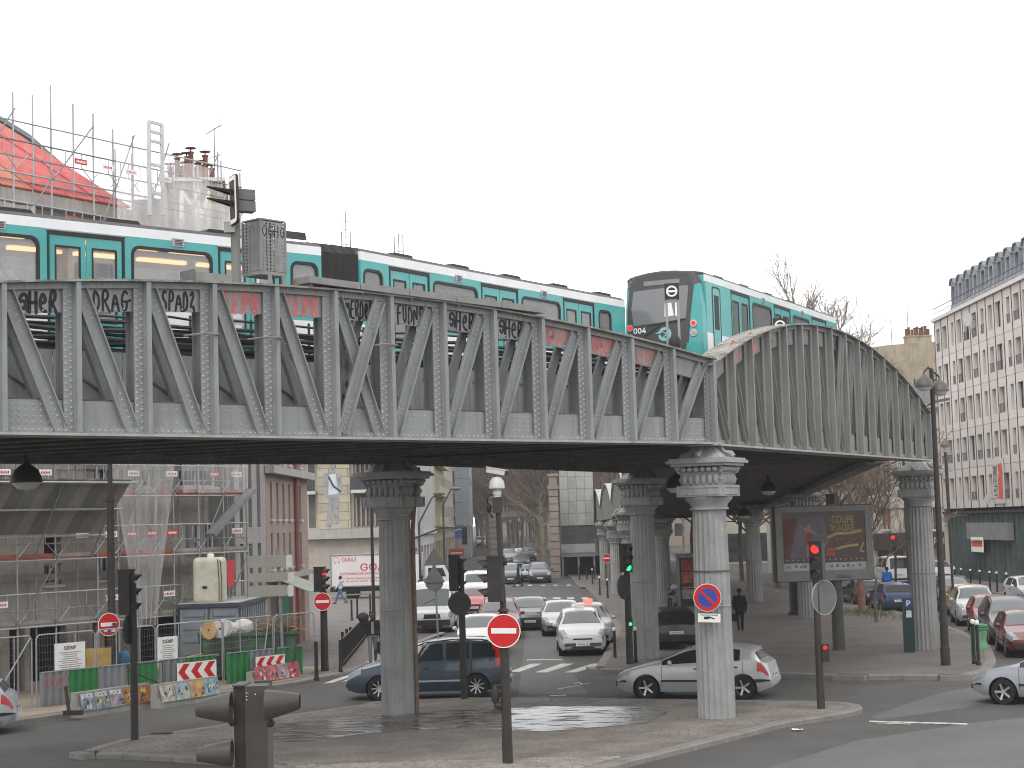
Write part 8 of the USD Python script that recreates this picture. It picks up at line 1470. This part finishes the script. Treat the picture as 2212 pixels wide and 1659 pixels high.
for i, (x0, y0, x1, y1, z) in enumerate(((300, 1446, 452, 1410, 0), (305, 1452, 455, 1420, 0), (380, 1440, 500, 1404, 0))): p, q = P(x0, y0, 53.5), P(x1, y1, 58); solo('timber_plank', MB().beam(p, q, .22, .05), woodl, ('long fresh plank leaning behind the fence, uppermost', 'fresh plank lying just below the uppermost one', 'short fresh plank against the skip')[i], 'plank')
solo('yellow_board', MB().fbox(Fr(P(186, 1448, 51.5), (1, .3, 0)), 0, .72, 0, .62, -.05, 0), M('board_yellow_brown', (.38, .25, .07), .8, .3, 3), 'yellow brown board behind the fence beside the first notice', 'board')
o = P(268, 1425, 52.5); m_ = trimesh.creation.icosphere(3, 1); v = m_.vertices * (1 + .3 * (meshkit.fbm(m_.vertices * 2.5, 3)[:, None] - .5)) * V(.2, .2, .27); solo('blue_sack', MB().add(v + o, m_.faces), M('sack_blue', (.03, .13, .24), .5, .2, 3), 'crumpled blue sack behind the fence by the traffic light pole', 'sack', smooth=True)
F = Fr(P(278, 1480, 49.5), FK.u); T = thing('barrier_frame', 'low dark steel barrier frame in front of the hoarding', 'barrier', F.o, world=True); part(T, 'frame', MB().path([F.p(0, -.4, 0), F.p(0, .55, 0), F.p(1.25, .55, 0), F.p(1.25, -.4, 0)], .02, 6), post_m); part(T, 'brace', MB().tube(F.p(0, .4, 0), F.p(1.25, -.1, 0), .02, 6), post_m)
o = G(150, 1545, .13); T = thing('leaning_post', 'short black post leaning against the red scrawled hoarding', 'post', o, world=True); part(T, 'stem', MB().tube(o, o + V(-.12, .1, .75), .05, 8), post_m); part(T, 'foot', MB().box(o + V(.1, .0, .06), (.5, .2, .12)), post_m)
solo('kerb_grate', MB().box(G(350, 1584, .14), (.5, .12, .03), .1), M('grate_rust', (.07, .045, .03), .8, .2), 'dark rusty drain cover near the left tip of the island', 'drain')
# ================================================================ TREES
bark = M('bare_bark', (.13, .105, .085), .9, .25, 2, bump=.3, bscale=12); bark_p = M('plane_bark', (.2, .175, .14), .9, .3, 1.5, tint=(.33, .3, .24), tamt=.6, tscale=2); twig_m = M('bare_twigs', (.15, .115, .095), .9, .2, 3); twig_l = M('budding_twigs', (.2, .16, .12), .9, .2, 3)
def bare_tree(name, label, group, seed, H, clear, spread, n1, loc, rz=0.0, twm=None, r0=.2, bk=None, levels=4, buds=False):
    r = random.Random(seed); T = thing(name, label, 'tree', loc, rz, group); tr, br, tw, bu = MB(), MB(), MB(), MB()
    pts = [V(r.uniform(-.1, .1) * i, r.uniform(-.1, .1) * i, H * .62 * i / 5) for i in range(6)]; tr.path(pts, [r0, r0 * .88, r0 * .8, r0 * .7, r0 * .58, r0 * .42], 10); tr.lathe([(r0 * 1.5, -.1), (r0 * 1.15, .12), (r0 * .99, .4)], 10, caps=False)
    def grow(p, d, L, rad, lv):
        n = 4; q = [p]; dd = d
        for k in range(n):
            dd = unit(dd + V(r.gauss(0, .13), r.gauss(0, .13), r.gauss(.06, .08))); q.append(q[-1] + dd * L / n)
        (br if lv < 3 else tw).path(q, np.linspace(rad, rad * .5, n + 1), 5 if lv < 2 else 3, caps=False)
        if lv >= levels:
            if buds:
                for k in (2, 3, 4): bu.ball(q[k] + V(r.gauss(0, .05), r.gauss(0, .05), 0), r.uniform(.015, .032), 0)
            return
        m = (4, 6, 6, 5)[min(lv, 3)]
        for k in range(m):
            f = .25 + .75 * (k + r.random() * .6) / m; i = min(n - 1, int(f * n)); s = q[i] * (1 - (f * n - i)) + q[i + 1] * (f * n - i)
            ax = unit(np.cross(dd, V(r.gauss(0, 1), r.gauss(0, 1), r.gauss(0, 1)))); an = r.uniform(.4, .85)
            nd = unit(dd * math.cos(an) + ax * math.sin(an) + V(0, 0, .12)); grow(s, nd, L * r.uniform(.45, .66), rad * .6, lv + 1)
    for k in range(n1):
        h = clear + (H * .6 - clear) * (k + .3) / n1; a = k * 2.4 + r.uniform(-.4, .4); up = .55 + .9 * k / n1; d = unit(V(math.cos(a), math.sin(a), up))
        i = min(4, int(h / (H * .62) * 5)); p = pts[i] + (pts[i + 1] - pts[i]) * (h / (H * .62) * 5 - i); grow(p, d, (spread + (H - h) * .3) * r.uniform(.75, 1.0), r0 * .42, 1)
    grow(pts[-1], V(0, 0, 1), H * .3, r0 * .4, 1); grow(pts[-1], unit(V(.4, .1, 1)), H * .28, r0 * .35, 1)
    part(T, 'trunk', tr, bk or bark); part(T, 'limbs', br, bk or bark); part(T, 'twigs', tw, twm or twig_m, kind='stuff')
    if buds: part(T, 'buds', bu, twm or twig_m, kind='stuff')
    return T
tA = bare_tree('bare_tree', 'tall bare budding tree rising behind the right end of the arched span, left of two', 'bare trees behind the arched span', 1, 17.2, 4.5, 2.2, 14, (15.9, 97, .15), 0, twig_l, .2, buds=True)
tB = bare_tree('bare_tree', 'shorter bare budding tree right of the tall one behind the arched span', 'bare trees behind the arched span', 2, 15.2, 4.2, 2.4, 14, (18.6, 103, .15), 0, twig_l, .18, buds=True)
tC = bare_tree('street_tree', 'thin young bare tree in front of the café, right of the billboard', None, 3, 7.4, 2.2, 1.5, 8, (15.4, 76.5, .15), 0, twig_m, .07)
G6 = 'bare trees between the curved span and the pale buildings'
for i, (x, y, s, rz) in enumerate(((14.6, 112, .8, 1.0), (17.3, 118, .85, 2.2), (20.0, 124, .8, 3.0), (16.6, 131, .85, 4.0), (22.5, 131, .8, .5), (12.5, 126, .8, 5))): dup(tA if i % 2 else tB, (x, y, .15), rz, ('bare tree just behind the left edge of the billboard', 'bare tree above the middle of the billboard', 'bare tree above the right edge of the billboard', 'far plane tree left of the billboard', 'far bare tree before the café building', 'bare tree left of the round iron column')[i], G6, s)
g = V(16.45, 85, .15); T = thing('street_tree', 'brown stripped tree trunk behind the billboard in a grassy patch', 'tree', g); part(T, 'trunk', MB().lathe([(.24, 0), (.19, .3), (.17, 3), (.15, 5)], 12), M('trunk_brown', (.17, .1, .065), .9, .25, 3)); part(T, 'limbs', MB().path([V(0, 0, 4.9), V(.5, 0, 6.5), V(.9, .2, 8)], [.12, .08, .04], 6).path([V(0, 0, 4.9), V(-.6, .2, 6.4), V(-.8, .3, 8)], [.1, .07, .03], 6), bark)
gr_ = MB(); r_ = random.Random(8)
for i in range(900): x, y = r_.gauss(16.3, .7), r_.gauss(83.5, 2.2); h = r_.uniform(.06, .2); a = r_.uniform(0, 3); gr_.add([(x, y, .15), (x + .03 * math.cos(a), y + .03 * math.sin(a), .15), (x + r_.uniform(-.05, .05), y, .15 + h)], [[0, 1, 2]])
solo('grass', gr_, M('dry_grass', (.09, .12, .045), .9, .3, 2), 'patch of thin grass around the brown trunk', 'grass', kind='stuff')
# the boulevard's trees: two dense rows and the wood of crowns beyond
pA = bare_tree('boulevard_tree', 'pale trunked bare tree of the boulevard, nearest beside the stone pier', 'bare trees lining the far boulevard', 11, 16.5, 4.0, 1.9, 11, (2.6, 178, gz(178)), 0, twig_m, .24, bark_p)
pB = bare_tree('boulevard_tree', 'bare tree of the boulevard behind the surveillance camera mast', 'bare trees lining the far boulevard', 12, 17.5, 3.8, 2.1, 11, (-1.0, 262, gz(262)), 0, twig_m, .24, bark_p)
LT = 'bare tree in the rows far along the boulevard'; rt = random.Random(21)
spots = [(2.9, 190), (2.7, 203), (3.0, 217), (2.6, 232), (3.0, 246), (4.6, 184), (5.2, 198), (5.0, 212), (5.6, 228), (-3.8, 255), (-4.4, 275), (-2.6, 285), (.8, 272), (.2, 292), (2.6, 262), (4.5, 270), (3, 288), (-5, 300), (-1.5, 306), (1.8, 310), (5.2, 252), (8.5, 215), (10, 235), (12, 205), (8, 255), (15, 228), (18, 214), (22, 232), (13, 250), (25, 215), (-5.6, 288), (-5.9, 312), (-4.2, 330), (-6.3, 335), (-3, 345), (-7, 350)]
for i, (x, y) in enumerate(spots): dup(pA if i % 2 else pB, (x, y, gz(y)), rt.uniform(0, 6.28), LT, 'bare trees lining the far boulevard', rt.uniform(.85, 1.1))
pi = UsdGeom.PointInstancer.Define(stage, '/World/far_wood'); protoX = UsdGeom.Xform.Define(stage, '/World/far_wood/crown'); 
for k in ('trunk', 'limbs', 'twigs'):
    src = UsdGeom.Mesh.Get(stage, pB.path + '/' + k); m_ = UsdGeom.Mesh.Define(stage, '/World/far_wood/crown/' + k)
    for at_ in ('points', 'faceVertexCounts', 'faceVertexIndices'): m_.GetPrim().CreateAttribute(at_, src.GetPrim().GetAttribute(at_).GetTypeName()).Set(src.GetPrim().GetAttribute(at_).Get())
    m_.CreateSubdivisionSchemeAttr('none'); UsdShade.MaterialBindingAPI.Apply(m_.GetPrim()).Bind(twig_m if k == 'twigs' else bark)
pi.CreatePrototypesRel().SetTargets([protoX.GetPath()]); n_ = 70; ps_ = [(rt.uniform(-16, 34), rt.uniform(325, 420)) for _ in range(n_)]
pi.CreatePositionsAttr([Gf.Vec3f(x, y, gz(y)) for x, y in ps_]); pi.CreateProtoIndicesAttr([0] * n_); pi.CreateOrientationsAttr([Gf.Quath(math.cos(a / 2), 0, 0, math.sin(a / 2)) for a in [rt.uniform(0, 6.28) for _ in range(n_)]]); pi.CreateScalesAttr([Gf.Vec3f(s, s, s) for s in [rt.uniform(.9, 1.15) for _ in range(n_)]])
_tag(pi.GetPrim(), 'far-off mass of bare brown trees closing the boulevard', 'wood', None, 'stuff')
for i, (x0, x1, y, h, lb) in enumerate(((-34, -9.5, 345, 19, 'grey apartment house far behind the trees, left end of the boulevard'), (-9, 12, 440, 19, 'far grey house closing the boulevard behind the trees'), (12.5, 40, 436, 17, 'far brownish house behind the trees, right of the boulevard'), (9, 30, 270, 15, 'brownish house behind the station box'))):
    F = Fr((x0, y, gz(y)), (1, 0, 0)); T = thing('apartment_building', lb, 'building', F.o, world=True); W_ = x1 - x0; wn = [(1.2 + i_ * 2.8, 2.4 + i_ * 2.8, 1.5 + f * 3.1, 3.4 + f * 3.1) for f in range(int(h / 3.1) - 1) for i_ in range(int((W_ - 1) / 2.8))]
    walls(T, F, W_, h, wn, M('far_house_%d' % i, ((.27, .25, .23), (.24, .215, .195), (.26, .22, .19), (.25, .21, .18))[i], .9, .12, .4)); part(T, 'roof', MB().fbox(F, -.2, W_ + .2, h + .003, h + 1.5, -9, -.2), zinc)
    for w in wn: part(T, 'window', MB().fbox(F, w[0], w[1], w[2], w[3], -.3, -.2), pane_m)
# ================================================================ PEOPLE
def capsule(a, b, ra, rb, n=14):
    a, b = np.asarray(a, float), np.asarray(b, float); return m3.Manifold.batch_hull([m3.Manifold.sphere(ra, n).translate(list(a)), m3.Manifold.sphere(rb, n).translate(list(b))])
def fuse(parts, smooth=.03):
    m_ = m3.Manifold.batch_boolean(parts, m3.OpType.Add); me = m_.refine_to_length(smooth).to_mesh(); t = trimesh.Trimesh(me.vert_properties[:, :3], me.tri_verts); t.merge_vertices(); trimesh.smoothing.filter_taubin(t, iterations=8); return MB().add(t.vertices, t.faces)
def person(label, loc, rz, arms, legs, skin=(.09, .05, .035), top=(.015, .015, .018), trs=(.14, .14, .14), hairc=(.012, .01, .009), coat=.82, shirt=None, s=1.0, hood=False):
    """faces -y before turning; arms/legs: joints ((elbow), (wrist)) and ((knee), (ankle)) for the person's right (x<0) then left"""
    T = thing('person', label, 'person', loc, rz); sk, cl, tr_, sh = [], [], [], []
    S_ = [V(-.19, 0, 1.42), V(.19, 0, 1.42)]; Hp = [V(-.09, 0, .92), V(.09, 0, .92)]
    sk += [capsule((0, .0, 1.4), (0, -.01, 1.54), .06, .055), capsule((0, .0, 1.66), (0, -.012, 1.6), .095, .08), capsule((0, -.095, 1.615), (0, -.11, 1.6), .018, .02), capsule((0, .01, 1.0), (0, 0, 1.35), .08, .09)]
    for e in (-1, 1): sk += [capsule((e * .09, .01, 1.61), (e * .095, .012, 1.64), .018, .02)]
    cl += [m3.Manifold.batch_hull([m3.Manifold.sphere(r, 14).translate(list(p)) for p, r in (((-.13, 0, 1.38), .09), ((.13, 0, 1.38), .09), ((-.08, .01, coat + .1), .1), ((.08, .01, coat + .1), .1))]), capsule((-.1, .01, coat + .12), (.1, .01, coat + .12), .12, .12), capsule((0, .02, 1.42), (0, 0, 1.48), .09, .075)]
    for i in (0, 1):
        el, wr = V(*arms[i][0]), V(*arms[i][1]); cl += [capsule(S_[i], el, .07, .056), capsule(el, wr, .056, .044)]; d = unit(wr - el); sk += [capsule(S_[i], el, .05, .042), capsule(el, wr, .042, .03), capsule(wr + d * .02, wr + d * .085, .036, .034)]
        sd = unit(np.cross(d, V(0, 1, .1))); 
        for j in range(4): b_ = wr + d * .1 + sd * (.026 - .0175 * j); c_ = b_ + d * (.04, .05, .047, .035)[j] + V(0, -.01, 0); sk += [capsule(b_, c_, .01, .009, 8), capsule(c_, c_ + d * .02 + V(0, -.02, -.005), .009, .008, 8)]
        tb = wr + d * .03 + sd * .04; sk += [capsule(tb, tb + d * .04 + sd * .025, .012, .01, 8), capsule(tb + d * .04 + sd * .025, tb + d * .07 + sd * .02 + V(0, -.015, 0), .01, .009, 8)]
        kn, an = V(*legs[i][0]), V(*legs[i][1]); tr_ += [capsule(Hp[i], kn, .1, .068), capsule(kn, an, .068, .055)]; sk += [capsule(Hp[i], kn, .07, .05), capsule(kn, an, .05, .038)]; sh += [capsule(an + V(0, .03, -.04), an + V(0, -.17, -.052), .045, .032)]
    tr_ += [capsule(Hp[0], Hp[1], .11, .11)]
    nm = '%02d' % int(top[0] * 900)
    part(T, 'body', fuse(sk, .03), M('skin_%d' % int(skin[0] * 100), skin, .6, .08, 6), smooth=True); part(T, 'jacket', fuse(cl), M('cloth_%d_%d' % (int(top[0] * 999), int(top[2] * 999)), top, .85, .15, 6), smooth=True); part(T, 'trousers', fuse(tr_), M('cloth_%d_%d' % (int(trs[0] * 999), int(trs[2] * 999)), trs, .85, .15, 6), smooth=True)
    for q in sh: part(T, 'shoe', fuse([q]), M('shoe_dark', (.03, .025, .02), .6, .2), smooth=True)
    hr = [m3.Manifold.sphere(.108, 18).scale([.95, 1.05, 1.0]).translate([0, .015, 1.672]) - m3.Manifold.cube([.3, .2, .3], True).translate([0, -.14, 1.58])]
    part(T, 'hair', fuse(hr, .03), M('hair_dark', hairc, .8, .2), smooth=True)
    if shirt: part(T, 'shirt_front', MB().fprism(Fr((0, -.135, 1.0), (1, 0, 0), None, unit(V(0, .02, 1))), Polygon([(-.05, 0), (.06, 0), (.045, .42), (-.04, .42)]), -.04, .012), M('shirt_grey', shirt, .85, .1))
    for e in (-1, 1): part(T, 'eye', MB().ball((e * .035, -.088, 1.645), .012, 1), M('eye_dark', (.02, .015, .012), .3, .1))
    part(T, 'mouth', MB().box((0, -.094, 1.565), (.04, .012, .008)), M('lip', (.06, .03, .025), .5, .1)); return T
walk = (((-.1, -.12, .5), (-.1, -.2, .09)), ((.1, .02, .48), (.1, .22, .13)))
g = G(806, 1431, .13); person('man in black jacket and grey trousers walking towards us, bag on his shoulder', g, .12, (((-.34, -.05, 1.22), (-.24, -.04, 1.5)), ((.25, .03, 1.15), (.27, -.05, .88))), walk, shirt=(.22, .22, .22), coat=.86)
ca, sa = rot2(.12); T = thing('shoulder_bag', 'dark bag held up on the shoulder of the walking man', 'bag', g + V(-.27, 0, 1.45)); m_ = trimesh.creation.icosphere(3, 1); v = m_.vertices * (1 + .2 * (meshkit.fbm(m_.vertices * 2, 3)[:, None] - .5)) * V(.2, .17, .17) + V(-.04, .02, .13); part(T, 'sack', MB().add(v, m_.faces), M('bag_dark', (.03, .035, .035), .8, .25), smooth=True)
T = thing('hand_bag', 'black bag hanging from the hand of the walking man', 'bag', g + V(.3, -.05, .3)); part(T, 'sack', MB().fprism(Fr((-.14, .08, 0), (1, 0, 0)), rrect(0, .3, 0, .42, .05), 0, .14), M('bag_black', (.014, .014, .015), .7, .2)); part(T, 'strap', MB().path([V(-.06, .0, .41), V(-.02, 0, .52), V(.05, 0, .52), V(.09, 0, .41)], .012, 5), trim_m)
g = G(1600, 1364, .15); person('man in a long black coat walking away under the viaduct', g, math.pi, (((-.25, .06, 1.15), (-.25, -.02, .88)), ((.25, .0, 1.15), (.24, .08, .88))), walk, skin=(.2, .13, .1), top=(.011, .011, .012), trs=(.016, .016, .017), coat=.72)
T = thing('hand_bag', 'black bag carried by the man in the long black coat', 'bag', g + V(-.3, 0, .42)); part(T, 'sack', MB().fprism(Fr((-.12, .07, 0), (1, 0, 0)), rrect(0, .26, 0, .34, .05), 0, .12), M('bag_black', (.014, .014, .015))); part(T, 'strap', MB().path([V(-.06, .0, .33), V(0, 0, .45), V(.08, 0, .33)], .012, 5), trim_m)
q = P(732, 1134, 112); person('man in a white shirt and jeans walking past the lettered truck', (q[0], q[1], .13), -math.pi / 2, (((-.22, .12, 1.17), (-.22, .05, .93)), ((.22, -.12, 1.17), (.22, -.28, .98))), (((-.1, -.2, .5), (-.1, -.34, .1)), ((.1, .1, .5), (.1, .4, .16))), skin=(.16, .1, .07), top=(.42, .44, .5), trs=(.07, .12, .22), coat=.9)
q = P(908, 1134, 108); person('dark clothed person standing by the white shopfront on the left pavement', (q[0], q[1], .13), 2.6, (((-.24, .02, 1.15), (-.22, -.08, .9)), ((.24, .02, 1.15), (.22, -.08, .9))), (((-.1, -.02, .5), (-.1, .02, .09)), ((.1, -.02, .5), (.1, .02, .09))), skin=(.2, .13, .1), trs=(.03, .03, .04))
g = G(1120, 1268); person('dark pedestrian crossing in front of the far grey car', g, -1.4, (((-.23, .06, 1.15), (-.22, .0, .9)), ((.23, -.06, 1.15), (.22, -.14, .92))), (((-.1, -.16, .5), (-.1, -.26, .1)), ((.1, .08, .5), (.1, .3, .14))), skin=(.2, .13, .1), top=(.014, .014, .018), trs=(.02, .02, .024), coat=.75)
q = P(1911, 1134, 101); person('person in a bright blue jacket beside the white van', (q[0], q[1], 0), math.pi, (((-.25, -.02, 1.16), (-.2, -.18, 1.0)), ((.25, -.02, 1.16), (.2, -.18, 1.0))), (((-.1, -.02, .5), (-.1, .02, .09)), ((.1, -.02, .5), (.1, .02, .09))), skin=(.25, .17, .13), top=(.02, .12, .42), trs=(.03, .03, .05), coat=.9)
q = P(1855, 1134, 200)
# ================================================================ THE AIR
hz = usdkit.material(stage, '/World/Looks/haze_air', {'v': ('principled_volume', {'color': (.93, .94, .96), 'density': .0003, 'anisotropy': .2})}, volume='v.volume')
solo('haze', MB().box((0, 420, 16.5), (600, 1040, 35)), hz, 'faint grey air filling the street', 'haze', kind='stuff')
